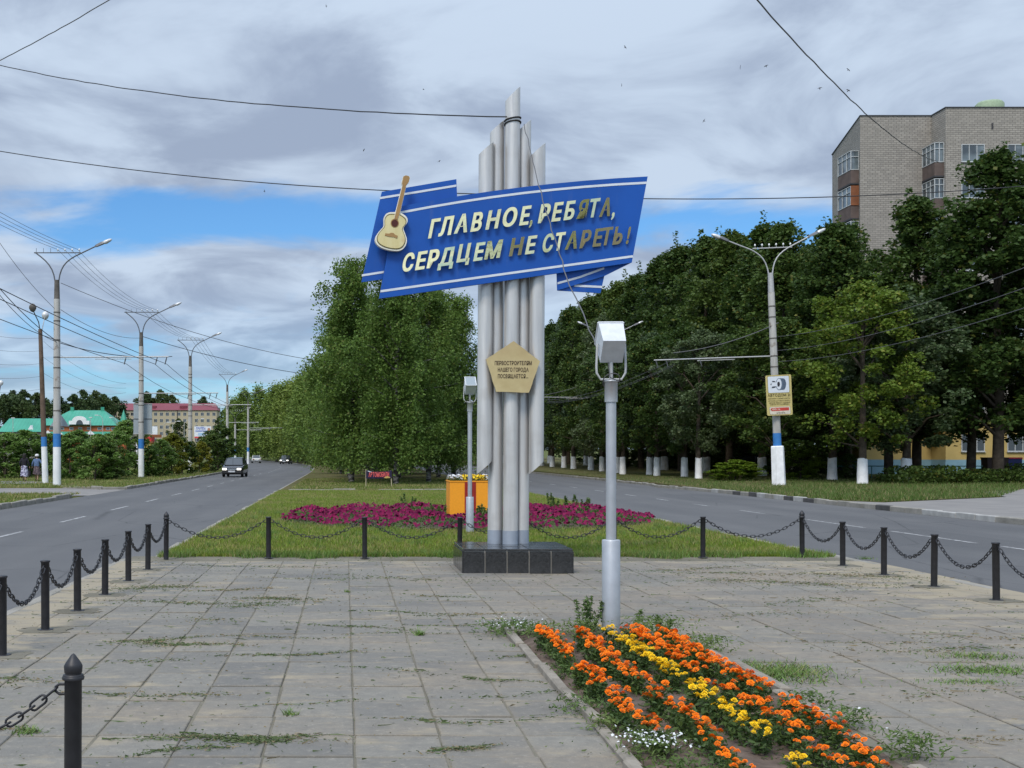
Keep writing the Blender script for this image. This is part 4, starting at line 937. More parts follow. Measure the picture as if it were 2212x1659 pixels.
for nm, x, ylw, yl, hd in rows:
    yl = sorted(yl + [(a_ + b_) / 2 for a_, b_ in zip(yl, yl[1:]) if .15 < a_ - b_ < .3], reverse=True)
    for i, y in enumerate(yl):
        far = y > 8.0; sm = .8 if y < 6.5 else 1.0
        marigold(x + rm.uniform(-.035, .035), y + rm.uniform(-.04, .04), ylw, max(1, rm.randint(*hd) + (2 if far else (1 if y > 6.6 else 0))), '%s marigold plant, %s from the lamp post in the %s row' % ('yellow' if ylw else 'orange', nth(i), nm.split()[0]), 'marigolds planted in rows', rm.uniform(.88, 1.08) * sm)
# alyssum, weeds and tall plants round the bed
def herb(name, x, y, n, rad, h, leaf, m, label, cat, flowers=0, seed=0, narrow=.3, grp=None, z=0.0):
    root = empty(name, (x, y, z), 0, label, cat, grp)
    link('foliage', foliage_mesh(name, n, rad, h, leaf, M[m], seed, narrow), None, root)
    if flowers:
        r = np.random.default_rng(seed + 1); C = np.clip(r.normal(0, .5, (flowers, 3)), -1.0, 1.0); C[:, :2] *= rad; C[:, 2] = h * r.uniform(.75, 1.12, flowers)
        link('flowers', leaves_mesh(name + '_fl', C, .016, M['alyssum'], r, .9, 3.0), None, root)
G_ = 'low plants edging the marigold bed'
herb('alyssum_plant', 1.50, 11.0, 500, .30, .14, .045, 'weed_leaf', 'white alyssum clump at the far left corner of the marigold bed', 'flower', 140, 61, .3, G_)
herb('alyssum_plant', 1.66, 6.55, 520, .20, .13, .036, 'weed_leaf', 'white alyssum clump spilling over the left bed kerb in the foreground', 'flower', 190, 62, .3, G_)
for k, (x, y, n, rad, h, lb) in enumerate(((1.74, 10.9, 380, .28, .13, 'low weeds behind the leftmost marigolds'), (2.75, 10.75, 700, .38, .20, 'weeds at the far right corner of the marigold bed'), (3.0, 10.1, 420, .26, .13, 'weeds on the right bed kerb behind the marigolds'),
        (1.62, 8.9, 160, .13, .10, 'small grey weed inside the left bed kerb'), (1.52, 7.75, 260, .22, .10, 'weeds growing over the middle of the left bed kerb'), (3.0, 7.9, 260, .18, .10, 'weeds over the right bed kerb beside the green patch'), (3.04, 7.3, 240, .16, .12, 'pale weeds over the right bed kerb, middle of three'),
        (3.06, 6.55, 360, .19, .14, 'pale weeds over the right bed kerb, nearest of three'), (1.56, 7.2, 200, .18, .09, 'trailing weeds along the near left bed kerb'), (1.75, 6.2, 240, .22, .08, 'creeping weeds on the soil in the near left corner of the bed'), (2.1, 10.85, 380, .26, .16, 'dark leaves around the foot of the lamp post'), (2.9, 5.9, 200, .2, .09, 'small weeds in the near right corner of the bed'))):
    herb('weed', x, y, n, rad, h, .04, 'weed_leaf', lb, 'weed', 6 if 'pale' in lb else 0, 70 + k, .3, G_)
def tall_weed(x, y, h, n, label, seed, spread=.06, leaf=.055, grp=None, mt='weed_leaf', z=0.0):
    root = empty('tall_weed', (x, y, z), 0, label, 'weed', grp); r = np.random.default_rng(seed); C = []; st = MB()
    for s_ in range(n):
        a, b = r.uniform(-spread, spread, 2); hh = h * r.uniform(.65, 1); st.tube([(a * .5, b * .5, 0), (a, b, hh * .5), (a * 1.4, b * 1.4, hh)], [.005, .004, .002], 5)
        for q in np.linspace(.15, 1, 16): C += [(a * (.5 + .9 * q) + r.normal(0, .035 * (1.2 - q)), b * (.5 + .9 * q) + r.normal(0, .035 * (1.2 - q)), hh * q + r.normal(0, .01)) for _ in range(4)]
    st.build('stem', M['weed_leaf'], root); link('leaves', leaves_mesh('tall_weed', np.array(C), leaf, M[mt], r, .32, .2, .2), None, root)
tall_weed(2.23, 11.16, .34, 5, 'tall leafy weed left of the lamp post', 81, .14); tall_weed(2.66, 11.2, .26, 1, 'single upright weed stalk right of the lamp post', 82); tall_weed(2.86, 11.0, .22, 2, 'pair of weed stalks at the right end of the bed', 83, .1)

# ------------------------------------------------------------------ petunia bed and planter
r = np.random.default_rng(90); n = 15000
rad = PB[2] * np.sqrt(r.random(n)); an = r.uniform(0, 2 * np.pi, n); x = PB[0] + rad * np.cos(an); y = PB[1] + rad * np.sin(an)
hgt = .16 + .06 * np.sin(x * 1.7 + 1) * np.sin(y * 1.3) + .05 * np.sin(x * 4.1) + .03 * np.sin(y * 5.3 + x)
hgt *= np.clip((PB[2] - rad) / .5, .35, 1)
C = np.stack([x, y, hgt * r.uniform(.15, 1.0, n)], 1)
bed = empty('petunia_bed', (0, 0, 0), 0, 'round bed of magenta petunias on the lawn behind the monument', 'flower bed'); bed['kind'] = 'stuff'
link('foliage', leaves_mesh('petunia_foliage', C, .075, M['plant_leaf'], r, .5, .6), None, bed)['kind'] = 'stuff'
soil_p = MB().add([(PB[0] + PB[2] * math.cos(w), PB[1] + PB[2] * math.sin(w), .0) for w in np.linspace(0, 2 * math.pi, 49)[:-1]], [tuple(range(48))]).build('bed_soil', M['soil'], bed)
n = 4800
rad = PB[2] * np.sqrt(r.random(n)); an = r.uniform(0, 2 * np.pi, n); x = PB[0] + rad * np.cos(an); y = PB[1] + rad * np.sin(an)
keep = (np.sin(x * 1.1 + .6) * np.sin(y * .9 + x * .5) + .35 * np.sin(x * 3.3 + y * 2.1) + r.normal(0, .35, n) > -.55) & (rad > 1.1)
x, y, rad = x[keep], y[keep], rad[keep]; n = len(x)
z = (.17 + .06 * np.sin(x * 1.7 + 1) * np.sin(y * 1.3) + .05 * np.sin(x * 4.1) + .03 * np.sin(y * 5.3 + x)) * np.clip((PB[2] - rad) / .5, .4, 1) + r.uniform(.0, .05, n)
# trumpet faces: five-lobed discs leaning outwards
k5 = 10; w = np.linspace(0, 2 * np.pi, k5 + 1)[:-1]; nrm = r.normal(0, .55, (n, 3)); nrm[:, 2] = np.abs(nrm[:, 2]) * .4 + .45; nrm[:, 1] -= .5; nrm /= np.linalg.norm(nrm, axis=1)[:, None]
a1 = np.cross(nrm, np.array([0.3, .2, 1.0])); a1 /= np.linalg.norm(a1, axis=1)[:, None]; a2 = np.cross(nrm, a1); sz = r.uniform(.034, .052, n)
V = np.zeros((n, k5 + 1, 3)); cen = np.stack([x, y, z], 1); V[:, 0] = cen - nrm * (sz * .35)[:, None]
for i in range(k5):
    q = (sz * (1.0 if i % 2 else .84))[:, None]; V[:, i + 1] = cen + a1 * math.cos(w[i]) * q + a2 * math.sin(w[i]) * q
tri = np.array([[0, i + 1, (i + 1) % k5 + 1] for i in range(k5)]); Fc = (np.arange(n)[:, None, None] * (k5 + 1) + tri[None]).reshape(-1, 3)
link('blossoms', arr_mesh('petunia_blossoms', V.reshape(-1, 3), Fc, M['petunia']), None, bed)['kind'] = 'stuff'
for k, (px, py, d, h, lb) in enumerate(((1030, 0, 28.6, .5, 'tall weed in the petunias just left of the monument'), (1038, 0, 28.2, .42, 'bushy weed in the petunias beside the monument'), (1195, 0, 32.5, .62, 'leftmost tall weed in the petunias right of the monument'), (1227, 0, 33, .55, 'middle tall weed in the petunias right of the monument'), (1258, 0, 32.4, .62, 'rightmost tall weed in the petunias right of the monument'), (945, 0, 30, .5, 'weed left of the orange planter'), (880, 0, 34, .55, 'weed at the back of the petunias left of the planter'))):
    tall_weed((px - CX) / F * d, d, h, 4, lb, 100 + k, .16, .10, 'weeds among the petunias', 'weed_leaf')
pl = empty('planter', (3.22, 31.6, 0), 0, 'square orange planter with dark red ribbed stripe and pansies', 'planter')
W = .545; H_ = .93
MB().box((0, 0, H_ / 2), (2 * W, 2 * W, H_)).build('box', M['planter_orange'], pl)
rp = MB()
for k in range(7): rp.box((-.02 + (k - 3) * .04, -W - .006, H_ / 2 - .002), (.026, .02, H_ - .004))
rp.build('ribbed_stripe', M['planter_red'], pl)
MB().box((-.02, -W - .002, H_ / 2 - .002), (.29, .006, H_ - .01)).build('stripe_backing', M['planter_red'], pl)
rb = MB()
for a, b, c, d in ((0, -W, 2 * W + .03, .03), (0, W, 2 * W + .03, .03), (-W, 0, .03, 2 * W - .03), (W, 0, .03, 2 * W - .03)): rb.box((a, b, H_ + .012), (c, d, .03))
rb.build('rim', M['planter_orange'], pl)
r = np.random.default_rng(120)
link('foliage', leaves_mesh('pansy_foliage', np.stack([r.uniform(-W, W, 700), r.uniform(-W, W, 700), H_ + r.uniform(0, .12, 700)], 1), .06, M['plant_leaf'], r, .6), None, pl)
for nm, m_, f in (('yellow_pansies', 'pansy_yellow', lambda q: (q[:, 0] > -.25) & (q[:, 0] < .42)), ('white_pansies', 'pansy_white', lambda q: (q[:, 0] <= -.2) | (q[:, 0] >= .4))):
    q = np.stack([r.uniform(-W, W, 520), r.uniform(-W, W, 520), H_ + r.uniform(.06, .17, 520)], 1); q = q[f(q)]
    link(nm, leaves_mesh(nm, q, .062, M[m_], r, .95, 1.2), None, pl)

# ------------------------------------------------------------------ lamp poles
def cobra(root, tip, d, pale):         # street lamp head at the end of an arm
    d = Vector(d).normalized(); s = Vector((0, 1, 0)); u = s.cross(d).normalized() * -1
    if u.z < 0: u = -u
    Mx = Matrix((d, s, u)).transposed().to_4x4(); Mx.translation = tip
    mb = MB(); prof = [(0, .05, .05), (.10, .09, .075), (.42, .13, .085), (.52, .12, .06)]
    V = []
    for x, w, h in prof: V += [Mx @ Vector(q) for q in ((x, -w, -h * .6), (x, w, -h * .6), (x, w * .7, h), (x, -w * .7, h))]
    mb.add(V, [(i * 4 + k, i * 4 + (k + 1) % 4, i * 4 + 4 + (k + 1) % 4, i * 4 + 4 + k) for i in range(3) for k in range(4)] + [(0, 1, 2, 3)]); hd = mb.build('lamp_head', M['cobra_body'], root)
    mb = MB(); V = []
    for x, w, h in ((.50, .12, .06), (.62, .14, .085), (.86, .11, .06), (.96, .04, .02)): V += [Mx @ Vector(q) for q in ((x, -w, -h), (x, w, -h), (x, w * .7, h), (x, -w * .7, h))]
    mb.add(V, [(i * 4 + k, i * 4 + (k + 1) % 4, i * 4 + 4 + (k + 1) % 4, i * 4 + 4 + k) for i in range(3) for k in range(4)] + [(12, 13, 14, 15)], True); mb.build('lens', M['cobra_head'], hd)
def bez(a, b, c, d, n=9):
    a, b, c, d = map(Vector, (a, b, c, d)); return [a * (1 - t) ** 3 + b * 3 * t * (1 - t) ** 2 + c * 3 * t * t * (1 - t) + d * t ** 3 for t in np.linspace(0, 1, n)]
def lamp_pole(x, y, label, h=10.8, lamps='R', br_len=5.6, br_z=6.7, pins=7, side=1, lean=0.0, socket=False, pale=False, ins=False, group='concrete lamp poles with trolley wire brackets', detail=True, z=0.0, rot=0.0):
    root = empty('lamp_pole', (x, y, z), rot, label, 'lamp pole', group); root.rotation_euler = (0, lean, rot)
    rb, rt = .205, .16; rad = lambda q: rb + (rt - rb) * q / h
    MB().lathe([(rad(0) + .004, -.1), (rad(2.0) + .004, 2.0)], n=18).build('white_base', M['pole_white'], root)
    MB().lathe([(rad(2.0) + .005, 2.0), (rad(2.7) + .005, 2.7)], n=18).build('blue_band', M['pole_blue'], root)
    MB().lathe([(rad(2.7), 2.7), (rad(h - 1.0), h - 1.0)], n=18).build('shaft', M['pole_concrete'], root)
    MB().lathe([(rad(h - 1) - .012, h - 1.0), (rt - .03, h)], n=18).build('steel_cap', M['arm_pale'] if pale else M['pole_dark'], root)
    if socket: MB().lathe([(.36, -.1), (.33, 2.0), (.29, 2.05)], n=6, sm=False).build('concrete_socket', M['whitewash'], root)
    am = M['arm_pale'] if pale else M['arm_steel']
    mb = MB(); mb.tube(bez((-.05, 0, h - 1.0), (-.05, 0, h + .5), (-.25, 0, h + .8), (-1.15 if lamps == 'R' else -.9, 0, h + 1.45 if lamps == 'R' else h + 1.2)), .035, 7)
    if lamps == 'LR': mb.tube([(-.9, 0, h + 1.2), (-2.1, 0, h + 1.72)], .035, 7)
    mb.build('arm', am, root)
    mb = MB(); mb.tube(bez((.05, 0, h - 1.0), (.05, 0, h + .5), (.25, 0, h + .85), (.95, 0, h + 1.25)), .035, 7); mb.tube([(.95, 0, h + 1.25), (2.05, 0, h + 1.78)], .035, 7); mb.build('arm', am, root)
    cobra(root, Vector((2.0, 0, h + 1.75)), (1, 0, .45), pale)
    if lamps == 'LR': cobra(root, Vector((-2.05, 0, h + 1.70)), (-1, 0, .45), pale)
    mb = MB(); x0, x1, zc = (-1.2, 1.25, h + 1.43) if lamps == 'R' else (-.85, 1.15, h + 1.28)
    mb.box(((x0 + x1) / 2, 0, zc), (x1 - x0, .05, .05)); mb.build('crossbar', am, root)
    for k in range(pins):
        xx = x0 + .12 + (x1 - x0 - .2) * k / (pins - 1)
        if ins or k >= 3: mb = MB(); mb.lathe([(.012, 0), (.012, .09), (.045, .10), (.045, .15), (.03, .19), (0, .21)], (xx, 0, zc + .02), 8); mb.build('insulator', M['porcelain'], root)
        else: MB().tube([(xx, 0, zc + .02), (xx, 0, zc + .24)], .012, 5).build('pin', am, root)
    if br_len:
        mb = MB(); mb.tube([(side * .1, 0, br_z), (side * br_len, 0, br_z + .03)], .035, 7); mb.tube([(side * 2.0, 0, br_z - .09), (side * 3.9, 0, br_z - .08)], .02, 6); mb.build('trolley_bracket', M['arm_pale'], root)
        for q in (.62, .9, .985): MB().tube([(side * br_len * q, 0, br_z + .02), (side * (br_len * q - .05), 0, br_z - .16), (side * (br_len * q - .1), 0, br_z - .38)], [.02, .035, .02], 6).build('wire_hanger', M['arm_steel'], root)
    if detail:
        for zc in (h - 1.7, 8.6, br_z + .9, br_z, br_z - .55, 5.1, 3.9): MB().lathe([(rad(zc) + .012, zc - .03), (rad(zc) + .012, zc + .03)], n=16).build('clamp_band', M['pole_dark'], root)
    return root
LPp = [gd(123, 1048), gd(305, 1030), gd(411, 1019)]
lamp_pole(LPp[0].x, LPp[0].y, 'nearest concrete lamp pole left of the road, tall with rusty bands', 10.75, br_len=5.85, br_z=6.7)
lamp_pole(LPp[1].x, LPp[1].y, 'second concrete lamp pole left of the road, grey panel behind it', 10.3, br_len=5.5, br_z=5.95)
lamp_pole(LPp[2].x, LPp[2].y, 'third concrete lamp pole left of the road', 10.6, br_len=5.6, br_z=6.1)
far_poles = [(491, 1005.5, 'fourth lamp pole left of the road, behind the near dark car', 11.3, 4.4, .0), (536, 1001, 'fifth lamp pole, on the far tip of the verge', 10.5, 6.0, 0), (508, 999.5, 'sixth and thinnest pole, at the far road bend', 8.0, 4.8, 0)]
for px, py, lb, h, bl, _ in far_poles:
    p = gd(px, py); lamp_pole(p.x, p.y, lb, h, br_len=bl, br_z=6.0, detail=False)
lamp_pole(22.06, 61.7, 'pale lamp pole right of the road carrying the yellow advertising sign', 10.85, 'LR', 6.1, 6.62, 6, -1, math.radians(-2.3), True, True, True)
lamp_pole(23.4, 107, 'twin lamp pole showing behind the front floodlight', 11.2, 'LR', 6.1, 6.6, 6, -1, 0, True, True, True, detail=False)
lamp_pole(24.2, 150, 'farthest twin lamp pole right of the monument tubes', 11.2, 'LR', 6.1, 6.6, 6, -1, 0, True, True, True, detail=False)
# brown leaning pole with two lamps
p = gd(98, 1043); root = empty('lamp_pole', (p.x, p.y, 0), 0, 'leaning brown lamp pole with white base and two small lamps', 'lamp pole'); root.rotation_euler = (0, math.radians(-1.9), 0)
MB().lathe([(.18, -.1), (.165, 2.05)], n=14).build('white_base', M['pole_white'], root); MB().lathe([(.166, 2.05), (.16, 2.6)], n=14).build('blue_band', M['pole_blue'], root)
MB().lathe([(.158, 2.6), (.115, 8.7)], n=14).build('shaft', M['pole_brown'], root)
MB().tube([(0, 0, 8.5), (-.08, 0, 9.1), (-.28, -.3, 9.7)], .03, 6).build('arm', M['arm_steel'], root); MB().tube([(.03, .1, 8.5), (.05, .5, 9.0), (.09, .8, 9.5)], .025, 6).build('arm', M['arm_pale'], root)
for c, m_ in (((-.30, -.35, 9.85), 'pole_dark'), ((.09, .9, 9.55), 'cobra_head')):
    MB().lathe([(.02, -.22), (.13, -.16), (.21, .0), (.20, .12), (.10, .24), (0, .28)], c, 12).build('lamp_head', M[m_], root)
p = gd(1, 1042); root = empty('lamp_pole', (p.x - .25, p.y, 0), 0, 'grey pole cut by the left picture edge with a small lamp', 'lamp pole')
MB().lathe([(.20, -.1), (.15, 5.6)], n=14).build('shaft', M['pole_concrete'], root); MB().tube([(.1, 0, 3.5), (.18, 0, 5.2), (.28, 0, 5.7)], .03, 6).build('arm', M['arm_steel'], root)
MB().lathe([(.02, -.2), (.12, -.1), (.13, .05), (0, .14)], (.29, 0, 5.75), 10).build('lamp_head', M['cobra_head'], root)

# ------------------------------------------------------------------ wires
def wire(a, b, sag, label, rr=.012, m='wire_black', n=22, wob=0.0, group='overhead wires', via=None):
    r_ = random.Random(label); A, B = Vector(a), Vector(b); pts = []
    for k in range(n + 1):
        q = k / n; p = A + (B - A) * q - Vector((0, 0, 4 * sag * q * (1 - q)))
        if wob and 0 < k < n: p += Vector((r_.uniform(-1, 1), 0, r_.uniform(-1, 1))) * wob
        pts.append(p)
    o = MB().tube([p - A for p in pts], rr * (.72 if A.y > 45 else .9), 5).build('wire', M[m]); o.location = A
    return tag(o, label, 'wire', group)
top_tube = Vector((2.43, 17.5, 6.49))
wire(at(-40, 132, 27), top_tube + Vector((-.1, 0, .02)), .25, 'cable from the left edge tied to the tallest monument tube', .011, n=40, wob=.006)
wire(at(-40, 320, 46), at(1120, 421, 38), .35, 'cable from the left edge passing behind the blue banner', .024)
wire(at(1100, 421, 38), at(2260, 398, 40), .28, 'cable from behind the banner to the trees at the right edge', .018)
wire(at(-30, 145, 30), at(260, -15, 26), .05, 'cable crossing the top left corner of the sky', .013, 'wire_grey', wob=.006)
wire(at(1620, -18, 34), at(2035, 352, 89), .9, 'twisted cable from the top edge to the brick tower block', .026, 'wire_grey', n=44, wob=.02)
wire(top_tube + Vector((.14, -.06, -.1)), at(1298, 760, 11.2), .30, 'thin cable dropping from the monument across the banner to the floodlight', .0075, 'wire_grey', n=30, wob=.012)
P0 = LPp[0]; xs = (-10.1, -9.5)
wire((P0.x + .2, P0.y, 10.6), (2.5, 78, 7.2), .9, 'wire from the top of the nearest left pole into the birches', .022, 'wire_grey')
wire((LPp[1].x + .1, LPp[1].y, 10.0), (1.5, 92, 7.2), .5, 'wire from the top of the second left pole into the birches', .03)
wire((P0.x + .2, P0.y, 9.2), (LPp[1].x, LPp[1].y, 9.9), .45, 'wire between the first and second left poles', .02, 'wire_grey')
for k, dx in enumerate((.15, .5, .85, 1.2)):
    nm = nth(k)
    wire((P0.x - .1 + dx, P0.y, 12.35), (LPp[1].x - .1 + dx, LPp[1].y, 11.9), .5, '%s pin line from the left between the first and second pole tops' % nm, .013, 'wire_grey')
    wire((LPp[1].x - .1 + dx, LPp[1].y, 11.9), (LPp[2].x - .1 + dx, LPp[2].y, 12.2), .5, '%s pin line from the left between the second and third pole tops' % nm, .014, 'wire_grey')
    q = gd(491, 1005.5); wire((LPp[2].x - .1 + dx, LPp[2].y, 12.2), (q.x - .1 + dx, q.y, 12.9), .8, '%s pin line from the left between the third and fourth pole tops' % nm, .016, 'wire_grey')
    wire((P0.x - 2.5 + dx, 40, 12.9), (P0.x - .1 + dx, P0.y, 12.35), .4, '%s pin line from the left edge to the first pole top' % nm, .011, 'wire_grey')
br = [(P0.x + 5.75, P0.y, 6.35), (LPp[1].x + 5.4, LPp[1].y, 5.6), (LPp[2].x + 5.5, LPp[2].y, 5.75)]; q = gd(491, 1005.5); br.append((q.x + 4.2, q.y, 5.7))
for k, dx in enumerate((0, -.62, -2.1)):
    nm = ('right', 'middle', 'left')[k]
    wire((br[0][0] + dx, 24, 6.2), (br[0][0] + dx, br[0][1], br[0][2]), .15, '%s trolley wire from the left edge to the nearest bracket' % nm, .015)
    for i in range(3): wire((br[i][0] + dx, *br[i][1:]), (br[i + 1][0] + dx, *br[i + 1][1:]), .2, '%s trolley wire after the %s bracket' % (nm, nth(i)), .018)
wire(at(-30, 588, 56), (P0.x, P0.y, 7.55), .25, 'thick feeder cable from the left edge to the nearest pole, upper', .028); wire(at(-30, 600, 50), (P0.x, P0.y, 7.5), .4, 'thick feeder cable from the left edge to the nearest pole, lower', .02)
wire((P0.x, P0.y, 7.5), at(372, 770, 66), .3, 'thick feeder cable from the nearest pole down to its bracket', .028); wire(at(-30, 480, 60), (P0.x, P0.y, 9.15), .3, 'wire from the left edge meeting the nearest pole high up', .018, 'wire_grey')
p = gd(98, 1043)
for k in range(5): wire(at(-30, 722 + k * 31, 60), (p.x - .2, p.y, 8.2 - k * .72), .1, '%s wire down the brown pole from the left edge' % nth(k), .010, 'wire_grey'); 
for k in range(3): wire((p.x - .1, p.y, 8.0 - k * .9), (LPp[1].x, LPp[1].y - 6, 6.3 - k * .3), .5, '%s sagging wire from the brown pole to the second pole' % nth(k), .010, 'wire_grey')
wire((22.0, 61.6, 8.3), (16.6, 61.4, 6.75), .25, 'pale stay wire from the right pole to its bracket tip', .03, 'wire_grey'); wire((23.2, 106.8, 8.6), (17.5, 106.8, 6.8), .2, 'stay wire of the twin lamp pole behind the floodlight', .03, 'wire_grey')
for k, (dz, dx) in enumerate(((0, 0), (-.5, .2), (-.9, .1))): wire((16.5 + dx, 61.5, 6.35 + dz * .3), (17.6 + dx, 107, 6.4 + dz * .3), .5, '%s trolley wire beside the lindens from the right pole' % nth(k), .018, 'wire_grey'); wire(at(2260, 560 + k * 45, 34), (22.0, 61.7, 7.6 + dz * 1.4), .35, '%s wire from the right edge to the right pole' % nth(k), .012, 'wire_grey')

# ------------------------------------------------------------------ advertising sign on the right pole
mat('sign_yellow', (0.52, 0.43, 0.17), 0.55, 0, 0.06); mat('sign_white', (0.62, 0.66, 0.72), 0.5, 0, 0.04); mat('sign_dark', (0.02, 0.022, 0.03), 0.6); mat('sign_tyre', (0.10, 0.14, 0.20), 0.6); mat('sign_red', (0.50, 0.05, 0.035), 0.5); mat('sign_text', (0.06, 0.05, 0.015), 0.7); mat('sign_pale', (0.60, 0.55, 0.45), 0.6); mat('sign_line', (0.28, 0.22, 0.06), 0.6)
SD = 61.3
sg = at(1682, 852, SD); sign = empty('advertising_sign', sg, 0, 'yellow rounded tyre service sign on the right lamp pole', 'sign')
def sp(x, y, o=0.0):
    a = at((2960 + x / 8.294) * .553, (1440 + y / 8.294) * .553, SD - o); return a - sg
def rrect(a, b, c, d, r_, n=4):        # corner points TL TR BR BL in sign pixels
    out = []; P = [Vector((*q, 0)) for q in (a, b, c, d)]
    for i in range(4):
        p, pa, pb = P[i], P[i - 1], P[(i + 1) % 4]; u = (pa - p).normalized() * r_; v = (pb - p).normalized() * r_
        for k in range(n + 1): t_ = k / n; out.append((p + u * (1 - t_) ** 2 + v * t_ ** 2)[:2])
    return out
def sflat(name, poly, o, th, m, par=None): return MB().prism([sp(x, y, o) for x, y in poly][::-1], (0, th, 0)).build(name, M[m], par or sign)
board = sflat('board', rrect((252, 228), (1078, 182), (1132, 1495), (312, 1528), 50), .0, .05, 'sign_yellow')
sflat('panel_line', rrect((302, 244), (1018, 214), (1042, 778), (328, 806), 40), .006, .004, 'sign_line'); sflat('picture_panel', rrect((318, 262), (1002, 232), (1024, 765), (345, 790), 36), .012, .004, 'sign_white')
ell = lambda cx, cy, rx, ry, a0=0, a1=2 * math.pi, n=20: [(cx + rx * math.cos(w), cy + ry * math.sin(w)) for w in np.linspace(a0, a1, n)]
icon = sflat('tyre_emblem', ell(690, 500, 105, 196, math.pi / 2, 3 * math.pi / 2)[::-1] [::-1] + [(690, 304), (800, 312)] + ell(815, 498, 105, 186, -math.pi / 2, math.pi / 2) + [(690, 696)], .018, .004, 'sign_tyre')
sflat('tyre_face', ell(688, 500, 84, 178)[:-1], .023, .003, 'sign_white', icon); sflat('wrench', [(450, 400), (480, 440), (600, 440), (640, 470), (640, 570), (600, 575), (490, 575), (450, 625), (425, 600), (450, 540), (450, 470), (425, 450)], .024, .003, 'sign_white', icon)
for pl_ in ([(455, 398), (545, 402), (590, 438), (490, 440)], [(470, 580), (600, 578), (570, 610), (455, 625)], [(412, 500), (455, 480), (440, 520), (418, 525)], [(645, 430), (700, 425), (722, 500), (700, 580), (645, 580), (632, 500)]): sflat('wrench_shade', pl_, .028, .003, 'sign_dark', icon)
for xx in (800, 850): sflat('tread_line', [(xx, 316), (xx + 8, 316), (xx + 38, 500), (xx + 8, 684), (xx, 684), (xx + 28, 500)], .024, .003, 'sign_dark', icon)
def stext(name, s_, x0, x1, yb, cap, m, off=.012, o=.008):
    A, B = sp(x0, yb), sp(x1, yb - (x1 - x0) * .035); u = (B - A).normalized(); text_part(name, s_, (A + B) / 2, u, Vector((-u.z, 0, u.x)), (0, -1, 0), cap / 8.294 * .553 / F * SD, M[m], sign, (B - A).length, off, lift=o)
stext('lettering', 'АВТОДОМ 21', 320, 1050, 915, 88, 'sign_text', .03)
for s_, x0, x1, yb in (('ШИНОМОНТАЖНЫЕ РАБОТЫ', 335, 1050, 1000), ('АРГОННО-ДУГОВАЯ СВАРКА', 335, 1060, 1072), ('МЕЛКИЙ РЕМОНТ ХОДОВОЙ', 370, 1045, 1138), ('ХИМЧИСТКА ПОЛИРОВКА', 400, 1025, 1192)): stext('lettering', s_, x0, x1, yb, 40, 'sign_text')
sflat('arrow_frame', rrect((368, 1240), (1058, 1212), (1078, 1470), (390, 1496), 40), .006, .003, 'sign_line'); sflat('arrow_panel', rrect((376, 1248), (1050, 1220), (1070, 1462), (398, 1488), 38), .010, .003, 'sign_pale')
sflat('arrow', [(415, 1325), (455, 1275), (1010, 1250), (1016, 1350), (465, 1380)], .015, .003, 'sign_red'); stext('lettering', '100 м', 470, 715, 1350, 62, 'sign_pale', .02, .020); stext('lettering', '678-876', 610, 890, 1462, 60, 'sign_text', .01, .016)
for k in (-1, 1): MB().box((-.05, .28, .5 * k), (.5, .06, .05)).build('clamp', M['arm_steel'], sign)

# small banner on the lawn
mat('banner_navy', (0.022, 0.016, 0.05), 0.6); mat('banner_red', (0.75, 0.13, 0.12), 0.6); mat('banner_gold', (0.62, 0.42, 0.12), 0.6); mat('stake_wood', (0.42, 0.36, 0.24), 0.8)
A = gd(790.5, 1050.5); B = Vector(((846 - CX) / F * (A.y + .6), A.y + .6, 0)); bn = empty('lawn_banner', A, 0, 'small dark banner with red lettering between two stakes before the birches', 'banner')
BB = B - A; MB().tube([(0, 0, -.05), (0, 0, .86)], .022, 6).build('stake', M['stake_wood'], bn); MB().tube([BB + Vector((0, 0, -.05)), BB + Vector((-.04, 0, .80))], .024, 6).build('stake', M['stake_wood'], bn)
mb = MB(); V = []
for k in range(11):
    q = k / 10; p = BB * q; s_ = .07 * math.sin(math.pi * q); V += [p + Vector((0, -.03, .40 - .01 * math.sin(math.pi * q))), p + Vector((0, -.03 + .01 * math.sin(q * 9), .80 - s_))]
mb.add(V, [(2 * k, 2 * k + 2, 2 * k + 3, 2 * k + 1) for k in range(10)], True); cl = mb.build('cloth', M['banner_navy'], bn)
u = BB.normalized(); text_part('lettering', 'АВТОМОБИЛИ', BB * .5 + Vector((0, -.05, .48)), u, (0, 0, 1), (0, -1, 0), .23, M['banner_red'], bn, 1.16, .04)
MB().prism([BB * .04 + Vector((0, -.05, .78)), BB * .12 + Vector((0, -.05, .72)), BB * .25 + Vector((0, -.05, .715)), BB * .10 + Vector((0, -.05, .79))], (0, .004, 0)).build('white_flash', M['stripe_white'], bn)
MB().prism([BB * q + Vector((0, -.062, z)) for q, z in ((.68, .42), (.75, .46), (.82, .52), (.9, .47), (.96, .45), (.9, .41), (.78, .40))], (0, .004, 0)).build('gold_flame', M['banner_gold'], bn)

